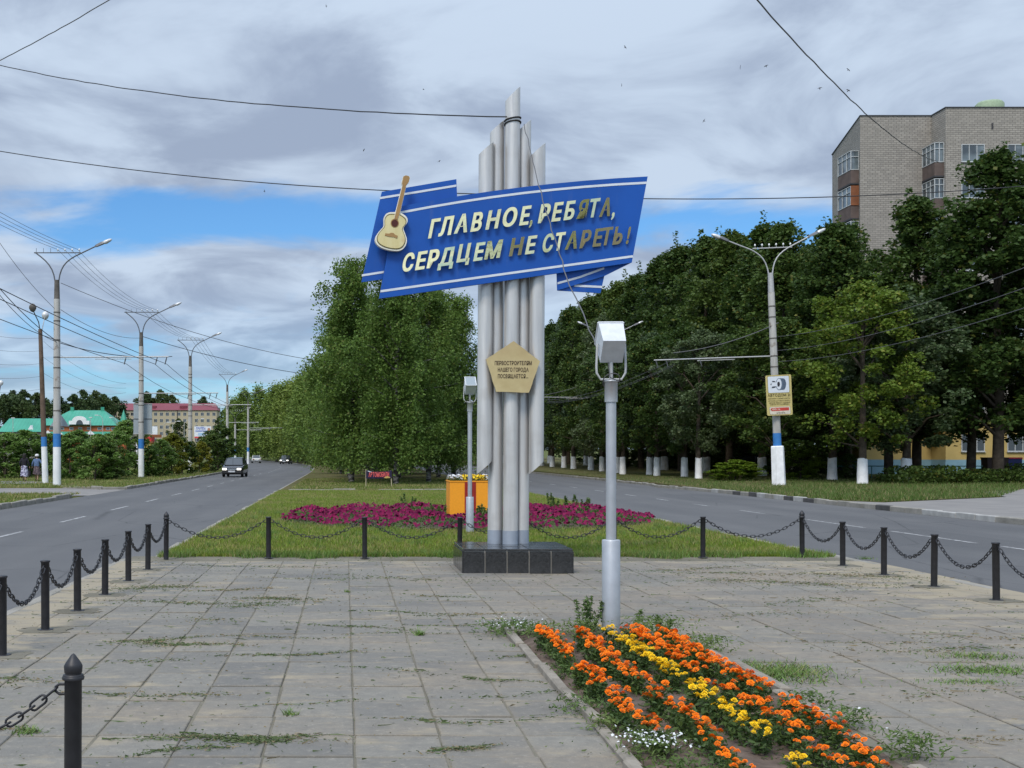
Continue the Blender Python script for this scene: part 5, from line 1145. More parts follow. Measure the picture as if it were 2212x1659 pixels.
# ------------------------------------------------------------------ trees
def tree_protos(kind, n):
    out = []
    for s in range(n):
        r = np.random.default_rng(hash(kind) % 1000 * 0 + {'linden': 200, 'young': 230, 'birch': 260, 'far': 290, 'bush': 320, 'farbirch': 350}[kind] + s); rr = random.Random(s + 77)
        C = []
        if kind == 'birch':            # hanging strands
            H, R, zb = 12.0, 3.0, 1.0; nb = 460; tr = MB(); tr.tube([(0, 0, -.1), (.1, 0, 3), (-.1, .1, 7), (.05, 0, 11.2)], [.15, .12, .07, .02], 8)
            for bo in range(34):           # boughs, each carrying a curtain of hanging strands
                t = (bo + r.random()) / 34; prof = (1 - t) ** .40 * (.70 + .30 * min(1, t * 3)); w = bo * 2.4 + r.uniform(-.5, .5); rad = R * prof * r.uniform(.30, 1.22); z = zb + 1.2 + (H - zb - .7) * t
                bx, by = rad * np.cos(w), rad * np.sin(w); tr.tube([(0, 0, max(1.6, z - 1.6)), (bx * .5, by * .5, z - .35), (bx, by, z)], [.04, .026, .008], 5)
                for k in range(14):
                    f = r.uniform(.25, 1.1); cx, cy = bx * f + r.normal(0, .30), by * f + r.normal(0, .30); zt = z - .35 * (1 - f) + r.normal(0, .16); L = r.uniform(.6, 2.3) * (1 - .5 * t); m = int(34 + 40 * (1 - .4 * t)); q = r.random(m) ** .85; sp_ = .09 + .13 * q
                    C.append(np.stack([cx * (1 + .06 * q) + r.normal(0, 1, m) * sp_, cy * (1 + .06 * q) + r.normal(0, 1, m) * sp_, zt - L * q + r.normal(0, .07, m) + .2 * (1 - q) * r.random(m)], 1))
            for k in range(110):           # inner foliage
                t = r.random(); rad = R * .62 * (1 - t) ** .4 * r.random() ** .5; w = r.uniform(0, 6.28); z = zb + .6 + (H - zb - 1.6) * t; m = 40
                C.append(np.stack([rad * np.cos(w) + r.normal(0, .28, m), rad * np.sin(w) + r.normal(0, .28, m), z + r.normal(0, .6, m)], 1))
            leaf, bark, narrow, dr = .15, 'birch_bark', .62, .8
        elif kind == 'farbirch':
            H, R, zb = 14.0, 3.2, .8; tr = MB(); tr.tube([(0, 0, -.1), (0, 0, 12)], [.18, .03], 6)
            for k in range(230):
                t = r.random(); rad = R * ((1 - t) ** .5 * (.6 + .4 * min(1, t * 3))) * r.random() ** .4; w = r.uniform(0, 6.28); z = zb + (H - zb) * t; m = 40
                C.append(np.stack([rad * np.cos(w) + r.normal(0, .4, m), rad * np.sin(w) + r.normal(0, .4, m), z + r.normal(0, .7, m)], 1))
            leaf, bark, narrow, dr = .36, 'birch_bark', .6, .6
        else:
            H, R, zb, nc, per, leaf, cr = {'linden': (16.0, 3.8, 2.3, 210, 150, .20, .72), 'young': (10.0, 2.75, 1.9, 150, 140, .16, .50), 'far': (14.0, 5.2, 1.0, 110, 60, .55, 1.15), 'bush': (3.8, 1.2, .10, 100, 95, .13, .30)}[kind]
            bark, narrow, dr = 'bark', .8, .1; tr = MB(); tb = {'linden': .24, 'young': .19, 'far': .3, 'bush': .06}[kind]
            tr.tube([(0, 0, -.1), (.05, .03, H * .25), (-.05, 0, H * .6), (0, 0, H * .93)], [tb, tb * .8, tb * .45, .03], 9)
            lean = r.uniform(-.25, .25, 2)
            for k in range(nc):
                t = r.random() ** .85; prof = {'linden': ((1 - t) ** .62) * (t + .16) ** .28 * 1.12, 'young': (max(0, 1 - (2 * t - .95) ** 2)) ** .5 * 1.0, 'far': (max(0, 1 - (2 * t - .9) ** 2)) ** .5, 'bush': (max(0, 1 - (1.75 * t - .70) ** 2)) ** .5 * 1.02}[kind]
                lob = 1 + .22 * math.sin(3 * k % 7 + t * 9 + s)
                rad = R * prof * lob * r.random() ** .33; w = r.uniform(0, 6.28); z = zb + (H - zb) * t; m = int(per * r.uniform(.6, 1.3)); c_ = cr * r.uniform(.55, 1.15)
                cx, cy = rad * np.cos(w) + lean[0] * t, rad * np.sin(w) + lean[1] * t
                q3 = r.normal(0, 1, (m, 3)); q3[:, 2] = q3[:, 2] + .55; q3 /= np.linalg.norm(q3, axis=1)[:, None]; q3 *= (c_ * 1.05 * r.uniform(.45, 1.08, m))[:, None]; q3[:, 2] *= .78
                C.append(np.array([cx, cy, z]) + q3)
                if k % 9 == 0: tr.tube([(0, 0, max(zb, z - rad * .6 - .5)), (cx * .5, cy * .5, z - rad * .15), (cx, cy, z)], [tb * .35, tb * .22, .012], 5)
            for k in range(26 if kind in ('linden', 'young') else 0):      # shoots that break the outline
                t = .55 + .47 * r.random(); w = r.uniform(0, 6.28); rad = R * ((1 - min(t, .99)) ** .6) * 1.05 + .1; z0 = zb + (H - zb) * t; L = r.uniform(.5, 1.3); m = 26; q = r.random(m)
                C.append(np.stack([rad * np.cos(w) * (1 + .06 * q) + r.normal(0, .10, m), rad * np.sin(w) * (1 + .06 * q) + r.normal(0, .10, m), z0 + L * q], 1))
        C = np.concatenate(C); C = C[C[:, 2] > zb * .5]
        out.append((leaves_mesh('%s_crown%d' % (kind, s), C, leaf, None, r, narrow, .5, dr), tr.mesh('%s_trunk%d' % (kind, s), M[bark]), H))
    return out
PROT = {'linden': tree_protos('linden', 5), 'young': tree_protos('young', 3), 'birch': tree_protos('birch', 3), 'far': tree_protos('far', 4), 'bush': tree_protos('bush', 4), 'farbirch': tree_protos('farbirch', 3)}
_cm = {}
def crown_mesh(kind, k, m):
    key = (kind, k, m)
    if key not in _cm:
        me = PROT[kind][k][0].copy(); me.materials.append(M[m] if m in M else bpy.data.materials[m]); _cm[key] = me
    return _cm[key]
WW = MB().lathe([(.30, -.1), (.268, .12), (.250, .5), (.240, 1.35)], n=14).mesh('whitewash', M['whitewash'])
for v_ in WW.vertices:
    if v_.co.z > 1.3: v_.co.z += random.Random(round(v_.co.x * 999)).uniform(-.12, .10)
    else: v_.co.xy *= random.Random(round(v_.co.y * 999)).uniform(.96, 1.08)
rt_ = random.Random(31)
def tree(kind, x, y, h, name, label, leaf, group, white=False, sx=1.0, k=None, cat='tree', zc=0.0):
    k = rt_.randrange(len(PROT[kind])) if k is None else k; cm, tm_, H = PROT[kind][k]; s = h / H
    root = empty(name, (x, y, rise(y) + zc), rt_.uniform(0, 6.28), label, cat, group); root.scale = (s * sx, s * sx, s)
    link('trunk', tm_, None, root); link('crown', crown_mesh(kind, k, leaf), None, root)
    if white: o = link('whitewash', WW, None, root); q = (.21 / .24 if kind == 'young' else 1.05); o.scale = (q, q, 1.0 / s)
    return root
G1 = 'whitewashed lindens beside the right road'
front = [(22.2, 76.2, 9.2), (22.9, 81.9, 10), (21.7, 84.5, 9.5), (22.2, 88.5, 10.2), (20.7, 90.5, 9.8), (21.6, 96, 10.5), (22, 104, 13), (22.4, 110.6, 15.6), (22.2, 118, 15.5), (22.7, 126, 15), (22.7, 133, 15.5), (23, 142, 15), (23, 152, 15), (23, 164, 15), (23.2, 178, 15), (23.2, 195, 15)]
for i, (x, y, h) in enumerate(front): tree('young' if h < 12 else 'linden', x, y, h, 'linden_tree', 'whitewashed linden, %s of the roadside row beyond the sign pole' % nth(i), 'linden_leaf' if i % 3 else 'linden_grey', G1, True, 1.05)
tree('young', 27.5, 64.5, 10.6, 'linden_tree', 'young linden with lime green top and white trunk base right of the sign pole', 'linden_light', G1, True, 1.12, 0)
tree('young', 30.9, 66.8, 10.2, 'linden_tree', 'grey green round linden over the hedge, trunk whitewashed', 'linden_grey', G1, True, 1.32, 1)
row2 = [(29.5, 73.5, 15.2), (28.6, 79, 16.2), (29.2, 85, 17.2), (28.8, 91, 17.8), (29, 97.5, 18.6), (28.8, 104, 19), (29.2, 111, 19.2), (29, 119, 18.8), (29, 127, 19.2), (29, 136, 19.5), (29, 146, 19), (29, 158, 19), (29, 172, 19), (29, 188, 19)]
for i, (x, y, h) in enumerate(row2): tree('linden', x, y, h, 'linden_tree', 'tall dark linden, %s of the second row behind the roadside trees' % nth(i), 'linden_leaf', G1, i % 2 == 0, 1.12)
row3 = [(36.3, 67.5, 18.0), (40.6, 68.5, 20.3), (36.0, 76.5, 17.4), (34.8, 84, 17.0), (35.5, 93, 17.2), (36, 101, 18.5), (36, 110, 19.5), (36, 120, 20), (36, 131, 20), (36, 143, 20), (36, 156, 20), (36.5, 170, 20)]
for i, (x, y, h) in enumerate(row3): tree('linden', x, y, h, 'linden_tree', 'tall dark linden, %s of the third row before the brick tower' % nth(i), 'linden_leaf', G1, False, 1.2)
for i, (x, y, h) in enumerate([(38, 108, 19), (44, 112, 19.5), (43, 122, 19), (43, 133, 19), (44, 146, 19), (50, 128, 19), (52, 142, 19), (51, 160, 20)]): tree('linden', x, y, h, 'linden_tree', 'background linden, %s of the loose rear group left of the tower' % nth(i), 'linden_leaf', G1, False, 1.1)
for i, (x, y, h) in enumerate([(36.6, 71, 12), (33.6, 75, 12.5), (41, 72.5, 13), (25.5, 71.5, 9.5)]): tree('young', x, y, h, 'linden_tree', 'dark low crowned linden, %s of four behind the hedge and sign pole' % nth(i), 'linden_leaf', G1, False, 1.25)
# understorey bushes under the lindens close the view between the trunks
ub = [(31.5, 84), (33, 90), (32, 97), (33, 104), (32.5, 112), (33, 120), (33, 129), (32.5, 140), (33, 152), (40, 100), (41, 118), (40, 135), (34, 166), (38, 150)]
for i, (x, y) in enumerate(ub): tree('bush', x, y, 4.2, 'understorey_bush', 'dark bush in the shade under the lindens, %s from the near end' % nth(i), 'linden_leaf', 'bushes under the lindens', False, 1.7, cat='bush')
# birches
GB = 'birches of the grove on the island'
birch = [(2.75, 66, 11.6), (.35, 70.5, 12.6), (4.9, 71.5, 11.4), (6.7, 75, 11.2), (1.5, 78, 11.5), (3.6, 82, 11.8), (.3, 86, 11.8), (6.6, 86, 11.6), (2.2, 93, 12), (5, 96, 12), (-.3, 101, 12.3), (4.2, 101, 12), (7, 103, 12), (3, 110, 12.5), (.2, 118, 13), (6, 120, 13), (-.8, 132, 13.5), (3.4, 136, 13.5), (6.6, 142, 13.5), (-1.4, 148, 13.5), (2, 156, 14), (-2.2, 166, 14)]
for i, (x, y, h) in enumerate(birch): tree('birch', x, y, h, 'birch_tree', 'weeping birch with white trunk beside the small lawn banner' if i == 0 else 'weeping birch, %s tree back from the lawn banner in the grove' % nth(i), 'birch_leaf', GB, False, 1.12 if y < 90 else 1.2, i % 3)
GF = 'pale birches at the road bend'
fb = [(-3.5, 178, 14), (-5.2, 188, 14.2), (-3.5, 198, 14), (-6.5, 204, 14.5), (-8.5, 219, 14.6), (-6, 226, 14.5), (-11, 234, 15), (-14, 247, 15), (-9, 250, 15), (-18.5, 262, 15), (-23, 276, 15), (-16, 280, 15), (-27.5, 300, 14), (1, 190, 14), (3, 210, 14), (-1, 232, 15)]
for i, (x, y, h) in enumerate(fb): tree('farbirch', x, y, h, 'birch_tree', 'pale green distant birch, %s along the outside of the road bend' % nth(i), 'far_birch', GF, False, 1.45)
# young trees and shrubs on the left verge
GL = 'young trees on the left verge'
lv = [(10, 1032, 925, 1.5, 'bush_leaf'), (48, 1031, 917, 1.5, 'bush_leaf'), (82, 1028, 930, 1.2, 'linden_leaf'), (108, 1026, 925, 1.2, 'bush_leaf'), (150, 1034, 923, 1.15, 'bush_leaf'), (176, 1033, 915, 1.1, 'bush_leaf'), (205, 1036, 925, 1.25, 'bush_leaf'), (232, 1035, 935, 1.3, 'linden_leaf'), (252, 1033, 918, 1.1, 'bush_leaf'), (276, 1029, 893, 1.15, 'bush_leaf'), (322, 1029, 955, 1.3, 'bush_leaf'),
      (346, 1028, 940, 1.3, 'bush_leaf'), (372, 1025, 925, 1.1, 'gold_leaf'), (394, 1023, 935, 1.2, 'linden_leaf'), (430, 1021, 945, 1.0, 'gold_leaf'), (452, 1019, 930, 1.25, 'linden_leaf'), (470, 1016, 905, 1.2, 'linden_leaf'), (486, 1012, 940, 1.2, 'bush_leaf')]
for i, (px, yb, yt, sx, lf) in enumerate(lv):
    p = gd(px, yb); h = (yb - yt) / F * p.y * .86; tree('bush', p.x, p.y, h, 'young_tree', '%s young tree, %s from the left picture edge on the left verge' % ('golden' if lf == 'gold_leaf' else 'dark' if lf == 'linden_leaf' else 'green', nth(i)), lf, GL, False, sx * 1.12)
# background trees on the left
GT = 'background trees behind the green roofed building'
bt = [(8, 300, 858), (28, 310, 850), (52, 305, 846), (78, 300, 852), (98, 310, 870), (128, 330, 862), (158, 340, 855), (180, 420, 846), (205, 440, 850), (225, 450, 858), (248, 470, 860), (318, 560, 852), (345, 560, 848), (372, 560, 856), (440, 600, 862), (520, 420, 862), (500, 400, 875), (385, 290, 908)]
for i, (px, d, yt) in enumerate(bt):
    q = at(px, yt, d); tree('far', q.x, d, q.z - rise(d), 'background_tree', 'background tree, %s in the distant skyline on the left' % nth(i), 'far_leaf', GT, False, .85)
for i, (x, y, h) in enumerate([(2, 262, 15), (8, 255, 16), (14, 262, 16), (19, 250, 17), (25, 262, 17), (31, 245, 18), (38, 255, 18), (45, 240, 18), (12, 240, 15), (5, 240, 14)]): tree('far', x, y, h, 'background_tree', 'dark distant tree, %s across the far end between the two roads' % nth(i), 'far_leaf', 'background trees closing the far end of the roads', False, .95)
# far wood closing the horizon
mb = []; r = np.random.default_rng(400)
for k in range(150):
    x = -420 + 560 * r.random(); d = r.uniform(640, 760); h = r.uniform(9, 14); m = 40; mb.append(np.stack([x + r.normal(0, 4.5, m), d + r.normal(0, 4, m), rise(d) + np.abs(r.normal(h * .5, h * .3, m))], 1))
tag(link('far_wood', leaves_mesh('far_wood', np.concatenate(mb), 3.2, bpy.data.materials['far_leaf'], r, .8)), 'far wood along the horizon', 'wood', None, 'stuff')
# bushes right
def bush(x, y, w, h, label, leaf, k=0, group=None): tree('bush', x, y, h, 'shrub', label, leaf, group, False, (w / 2.5) / (h / 3.8), k, 'shrub')
p = gd(1728, 1037); bush(p.x, p.y, 2.7, 2.0, 'bright lime green shrub right of the sign pole', 'lime_leaf', 1); p = gd(1588, 1041); bush(p.x, p.y, 2.9, 1.25, 'low lime green shrub left of the sign pole', 'lime_leaf', 2)
p = gd(1848, 1036); bush(p.x, p.y + 1.5, 2.0, 1.6, 'green shrub beside the white trunk of the young linden', 'bush_leaf', 3); p = gd(1330, 1016); bush(p.x, p.y, 3.2, 1.6, 'dark low shrub among the distant white trunks', 'linden_leaf', 0)
# hedge
r = np.random.default_rng(410); n = 9000; x = r.uniform(29.0, 44, n); C = np.stack([x, 62.6 + (x - 27) * .30 + r.uniform(0, 3.4, n), .02 + r.random(n) ** .7 * (.75 + .35 * np.sin(x * 1.7) * np.sin(x * .7))], 1)
hedge = empty('hedge', (0, 0, 0), 0, 'low untrimmed green hedge at the right edge before the yellow wall', 'hedge'); link('foliage', leaves_mesh('hedge', C, .17, bpy.data.materials['linden_leaf'], r, .8), None, hedge)

# ------------------------------------------------------------------ brick tower block
t = NT('silicate_brick'); p = t.pos(); sx = t.n('ShaderNodeSeparateXYZ'); t.l(p, sx.inputs[0]); cb = t.n('ShaderNodeCombineXYZ')
t.l(t.math('ADD', sx.outputs[0], sx.outputs[1]), cb.inputs[0]); t.l(sx.outputs[2], cb.inputs[1])
bt_ = t.n('ShaderNodeTexBrick'); t.l(cb.outputs[0], bt_.inputs[0]); bt_.inputs['Scale'].default_value = 1.0; bt_.inputs['Brick Width'].default_value = .40; bt_.inputs['Row Height'].default_value = .155; bt_.inputs['Mortar Size'].default_value = .016; bt_.inputs['Mortar Smooth'].default_value = .3
bt_.inputs['Color1'].default_value = (.385, .355, .315, 1); bt_.inputs['Color2'].default_value = (.29, .268, .24, 1); bt_.inputs['Mortar'].default_value = (.115, .105, .10, 1)
n1 = t.noise(p, .35, 4); c = t.mix(t.rng(n1, .35, .7, 0, .5), bt_.outputs[0], (.27, .25, .225)); t.bump(t.math('SUBTRACT', 1.0, bt_.outputs['Fac']), .4, .02); t.out(c, .9, 0, .2)
mat('yellow_wall', (0.46, 0.345, 0.135), 0.9, 0, 0.08, 1.2, 0.2, 0, False); mat('blue_plinth', (0.20, 0.34, 0.42), 0.9, 0, 0.1, 1.2, 0.2, 0, False)
mat('coping', (0.05, 0.05, 0.055), 0.8); mat('frame_white', (0.46, 0.48, 0.49), 0.5); mat('balcony_brown', (0.115, 0.085, 0.075), 0.85, 0, 0.25, 1.5); mat('balcony_orange', (0.21, 0.075, 0.030), 0.7, 0, 0.2, 2.5); mat('tank_green', (0.28, 0.36, 0.24), 0.7)
t = NT('window_glass'); n1 = t.noise(t.pos(), .8, 2); t.out(t.mix(t.rng(n1, .4, .6), (.05, .065, .075), (.16, .20, .22)), .06, 0, .9)
t = NT('dark_glass'); t.out((.035, .042, .05), .05, 0, 1.0)
tw_ = empty('tower_block', (44.5, 90, 0), 0, 'nine storey grey brick tower block with yellow ground floor behind the lindens', 'building')
TO = Vector((44.5, 90, 0))
foot = [(39.05, 92), (44.45, 92), (44.45, 89.8), (66, 89.8), (66, 104), (41.75, 104)]
def wallring(name, z0, z1, m, par=tw_, off=0.0, O=TO, fp=foot, top=False):
    mb = MB(); n = len(fp); cx = sum(a for a, b in fp) / n; cy = sum(b for a, b in fp) / n
    b = [Vector((x + math.copysign(off, x - cx), y + math.copysign(off, y - cy), z0)) - O for x, y in fp]; u = [Vector((q.x, q.y, z1)) for q in b]
    mb.add(b + u, [(i, (i + 1) % n, (i + 1) % n + n, i + n) for i in range(n)] + ([tuple(range(n, 2 * n))] if top else [])); return mb.build(name, m, par)
wallring('plinth', -.1, 1.2, M['blue_plinth'], off=.03); wallring('painted_wall', 1.2, 4.45, M['yellow_wall']); bw = wallring('brick_wall', 4.45, 27.25, M['silicate_brick']); wallring('roof_coping', 27.25, 27.33, M['coping'], off=.05, top=True)
def window(x0, x1, z0, z1, y, par, O, m='window_glass', sill=True, parts=2):
    w = MB(); fr = .055
    for a, b, c, d in ((x0, x1, z0, z0 + fr), (x0, x1, z1 - fr, z1), (x0, x0 + fr, z0 + fr, z1 - fr), (x1 - fr, x1, z0 + fr, z1 - fr)): w.box(Vector(((a + b) / 2, y - .015, (c + d) / 2)) - O, (b - a, .07, d - c))
    for k in range(1, parts): xm = x0 + (x1 - x0) * (k / parts); w.box(Vector((xm, y - .012, (z0 + z1) / 2)) - O, (.05, .06, z1 - z0 - 2 * fr))
    o = w.build('window', M['frame_white'], par)
    MB().quad(*[Vector(q) - O for q in ((x0, y - .008, z0), (x1, y - .008, z0), (x1, y - .008, z1), (x0, y - .008, z1))]).build('pane', M[m], o)
    if sill: MB().box(Vector(((x0 + x1) / 2, y - .06, z0 - .03)) - O, (x1 - x0 + .1, .16, .04)).build('sill', M['frame_white'], o)
    return o
for k in range(9):
    zc = 23.9 - 2.68 * k
    for j, xx in enumerate((45.6, 49.0, 52.6, 56.2)): window(xx, xx + 1.72, zc - .65, zc + .65, 89.8, tw_, TO, 'window_glass' if k < 8 else 'dark_glass', parts=3)
MB().box(Vector((47.9, 89.79, 25.9)) - TO, (.12, .04, .45)).build('vent', M['coping'], tw_)
def balcony(x0, x1, y0, y1, zf, pm, gm, solid=False):
    """glazed box standing off the wall; zf = floor height"""
    mb = MB(); mb.box(Vector(((x0 + x1) / 2, (y0 + y1) / 2, zf + .5)) - TO, (x1 - x0, y1 - y0, 1.0)); o = mb.build('balcony', M[pm], tw_)
    mb = MB(); mb.box(Vector(((x0 + x1) / 2, (y0 + y1) / 2, zf + 1.72)) - TO, (x1 - x0 - .06, y1 - y0 - .06, 1.44)); mb.build('pane', M['window_glass'], o)
    f = MB(); zm = zf + 1.72
    for k in range(4): yy = y0 + (y1 - y0) * k / 3; f.box(Vector((x0, yy, zm)) - TO, (.05, .06, 1.46))
    for k in range(3): xx = x0 + (x1 - x0) * k / 2; f.box(Vector((xx, y0, zm)) - TO, (.06, .05, 1.46))
    for zz_ in (zf + 1.02, zf + 2.0, zf + 2.44): f.box(Vector((x0, (y0 + y1) / 2, zz_)) - TO, (.055, y1 - y0, .05)); f.box(Vector(((x0 + x1) / 2, y0, zz_)) - TO, (x1 - x0, .055, .05))
    f.build('window_frame', M['frame_white'], o)
    if solid: MB().box(Vector(((x0 + x1) / 2, y0 - .01, zm)) - TO, (x1 - x0 + .04, .09, 1.5)).build('wood_panel', M['balcony_orange'], o)
    MB().box(Vector(((x0 + x1) / 2, (y0 + y1) / 2, zf - .06)) - TO, (x1 - x0 + .06, y1 - y0 + .06, .12)).build('floor_slab', M['coping'], o)
for k in range(8):
    zf = 22.3 - 2.68 * k
    balcony(38.55, 39.75, 92.5, 94.9, zf, ('balcony_brown', 'balcony_brown', 'frame_white', 'balcony_brown')[k % 4], 'g', k == 1)
    balcony(43.75, 44.43, 90.05, 91.96, zf, 'balcony_brown', 'g')
MB().lathe([(1.0, 27.4), (1.0, 28.0), (.85, 28.15), (0, 28.2)], Vector((48.6, 91.5, 0)) - TO, 14).build('roof_tank', M['tank_green'], tw_)
# second block behind the trees
O2 = Vector((47, 152, 0)); b2 = empty('apartment_block', O2, 0, 'distant brick apartment block whose roof edge shows over the lindens', 'building'); fp2 = [(41.5, 150), (54, 150), (54, 164), (41.5, 164)]
wallring('wall', -.1, 26.4, M['silicate_brick'], b2, 0, O2, fp2); wallring('roof_coping', 26.4, 26.7, M['coping'], b2, .1, O2, fp2, True)
for k in range(2):
    for j in range(4): window(42.6 + j * 3, 44.2 + j * 3, 23.2 - 2.7 * k, 24.6 - 2.7 * k, 150, b2, O2)

# ------------------------------------------------------------------ left: green roofed building
t = NT('green_roof'); sx = t.n('ShaderNodeSeparateXYZ'); t.l(t.pos(), sx.inputs[0]); wv = t.math('SINE', t.math('MULTIPLY', sx.outputs[0], 9.0)); c = t.mix(t.rng(t.noise(t.pos(), .3, 3), .3, .7), (.035, .26, .175), (.055, .32, .22)); t.out(t.mix(t.rng(wv, .7, 1.0, 0, .35), c, (.02, .16, .11)), .5, .1, .4)
t = NT('red_roof'); c = t.mix(t.rng(t.noise(t.pos(), .12, 3), .3, .7), (.165, .030, .046), (.21, .046, .062)); t.out(c, .55, 0, .4)
mat('orange_brick', (0.40, 0.115, 0.05), 0.9, 0, 0.15, .8, 0.2, 0, False); mat('white_wall', (0.72, 0.72, 0.74), 0.85); mat('pale_wall', (0.42, 0.37, 0.26), 0.9, 0, 0.05, .3, 0.2, 0, False); mat('grey_wall', (0.30, 0.29, 0.27), 0.9)
GDp = 230.0
def gx(px): return (px - CX) / F * GDp
def gz(py): return EYE + (CY - py) / F * GDp
O3 = Vector((gx(175), GDp, 0)); gb = empty('shop_building', O3, 0, 'brick building with steep green metal roof and white arched gable', 'building')
def hip(name, x0, x1, y0, y1, ze, zr, rx0, rx1, m, par, O, ov=.5):
    ym = (y0 + y1) / 2; V = [(x0 - ov, y0 - ov, ze), (x1 + ov, y0 - ov, ze), (x1 + ov, y1 + ov, ze), (x0 - ov, y1 + ov, ze), (rx0, ym, zr), (rx1, ym, zr)]
    return MB().add([Vector(v) - O for v in V], [(0, 1, 5, 4), (1, 2, 5), (2, 3, 4, 5), (3, 0, 4), (3, 2, 1, 0)]).build(name, m, par)
mx0, mx1 = gx(97), gx(247)
MB().box(Vector(((mx0 + mx1) / 2, GDp + 6, gz(919) / 2)) - O3, (mx1 - mx0, 12, gz(919))).build('wall', M['orange_brick'], gb)
rf = hip('roof', mx0, mx1, GDp, GDp + 12, gz(919), gz(884), gx(136), gx(212), M['green_roof'], gb, O3)
for px in (141, 208): MB().box(Vector((gx(px), GDp + 6, gz(882))) - O3, (.6, .6, .9)).build('ridge_vent', M['green_roof'], rf)
arch = [(gx(151), gz(917)), (gx(195), gz(917)), (gx(195), gz(909)), (gx(190), gz(909))] + [(gx(173) + (gx(188) - gx(173)) * math.cos(w), gz(909) + (gz(899) - gz(909)) * math.sin(w)) for w in np.linspace(0, math.pi, 13)] + [(gx(156), gz(909)), (gx(151), gz(909))]
ga = MB().prism([Vector((x, GDp - .9, z)) - O3 for x, z in arch], (0, .8, 0)).build('arched_gable', M['white_wall'], gb)
MB().prism([Vector((gx(174) + .6 * math.cos(w) * 1.1, GDp - .95, gz(917) + .85 * math.sin(w))) - O3 for w in np.linspace(0, math.pi, 9)], (0, .04, 0)).build('arch_window', M['dark_glass'], ga)
for px in (107, 130, 150, 169, 188, 211, 229, 240): window(gx(px), gx(px) + .75, gz(929), gz(923), GDp, gb, O3, 'dark_glass', False, 1)
for px in (113, 135, 165, 185, 205, 232): window(gx(px), gx(px) + .8, gz(950), gz(942), GDp, gb, O3, 'dark_glass', False, 1)
pr = MB()
pr.add([Vector(v) - O3 for v in ((gx(96), GDp - 3, gz(940)), (gx(249), GDp - 3, gz(940)), (gx(249), GDp, gz(932)), (gx(96), GDp, gz(932)))], [(0, 1, 2, 3)]); pr.build('porch_roof', M['green_roof'], gb)
for px in (112, 135, 203): MB().prism([Vector((gx(px) + a, GDp - 3.3, gz(939) + b)) - O3 for a, b in ((-.8, 0), (.8, 0), (0, .75))], (0, .3, 0)).build('porch_gable', M['white_wall'], gb)
MB().lathe([(1.0, gz(925)), (.75, gz(910)), (.0, gz(884))], Vector((gx(265), GDp + 1, 0)) - O3, 6, False).build('turret_roof', M['green_roof'], gb); MB().lathe([(.9, 0), (.9, gz(925))], Vector((gx(265), GDp + 1, 0)) - O3, 6, False).build('turret', M['orange_brick'], gb)
O4 = Vector((gx(45), GDp + 4, 0)); g2 = empty('shop_wing', O4, 0, 'long low wing with green metal roof at the left edge', 'building')
MB().box(Vector((gx(40), GDp + 9, gz(932) / 2)) - O4, (gx(92) - gx(-12), 10, gz(932))).build('wall', M['grey_wall'], g2)
hip('roof', gx(-12), gx(94), GDp + 4, GDp + 14, gz(932), gz(901), gx(-8), gx(93), M['green_roof'], g2, O4)
MB().prism([Vector((gx(53) + a, GDp + 4.4, gz(929) + b)) - O4 for a, b in ((-.62, 0), (.62, 0), (0, 1.05))], (0, 2, 0)).build('dormer', M['white_wall'], g2)
for px in (8, 22, 38, 52, 68, 82): window(gx(px), gx(px) + .8, gz(950), gz(940), GDp + 4, g2, O4, 'dark_glass', False, 1)
# red roofed block
RD = 480.0
def hx(px): return (px - CX) / F * RD
def hz_(py): return EYE + (CY - py) / F * RD
O5 = Vector((hx(345), RD, 0)); rb_ = empty('apartment_block', O5, 0, 'long pale apartment block with dark red roof on the left horizon', 'building')
MB().box(Vector(((hx(215) + hx(468)) / 2, RD + 6, hz_(886) / 2)) - O5, (hx(468) - hx(215), 12, hz_(886))).build('wall', M['pale_wall'], rb_)
rr5 = hip('roof', hx(215), hx(468), RD, RD + 12, hz_(886), hz_(870), hx(221), hx(462), M['red_roof'], rb_, O5)
for px in (247, 328, 395): MB().prism([Vector((hx(px) + a, RD + 1.2, hz_(881) + b)) - O5 for a, b in ((-1.4, 0), (1.4, 0), (1.4, .9), (-1.4, .9))], (0, 3, 0)).build('dormer', M['red_roof'], rr5)
for k in range(5):
    for j in range(19):
        px = 232 + j * 12.6
        window(hx(px), hx(px) + 1.25, hz_(898 + k * 14.0), hz_(891 + k * 14.0), RD, rb_, O5, 'dark_glass', False, 2)
for px in (251, 383): MB().box(Vector((hx(px), RD - .1, hz_(886) / 2)) - O5, (.25, .15, hz_(886))).build('downpipe', M['coping'], rb_)

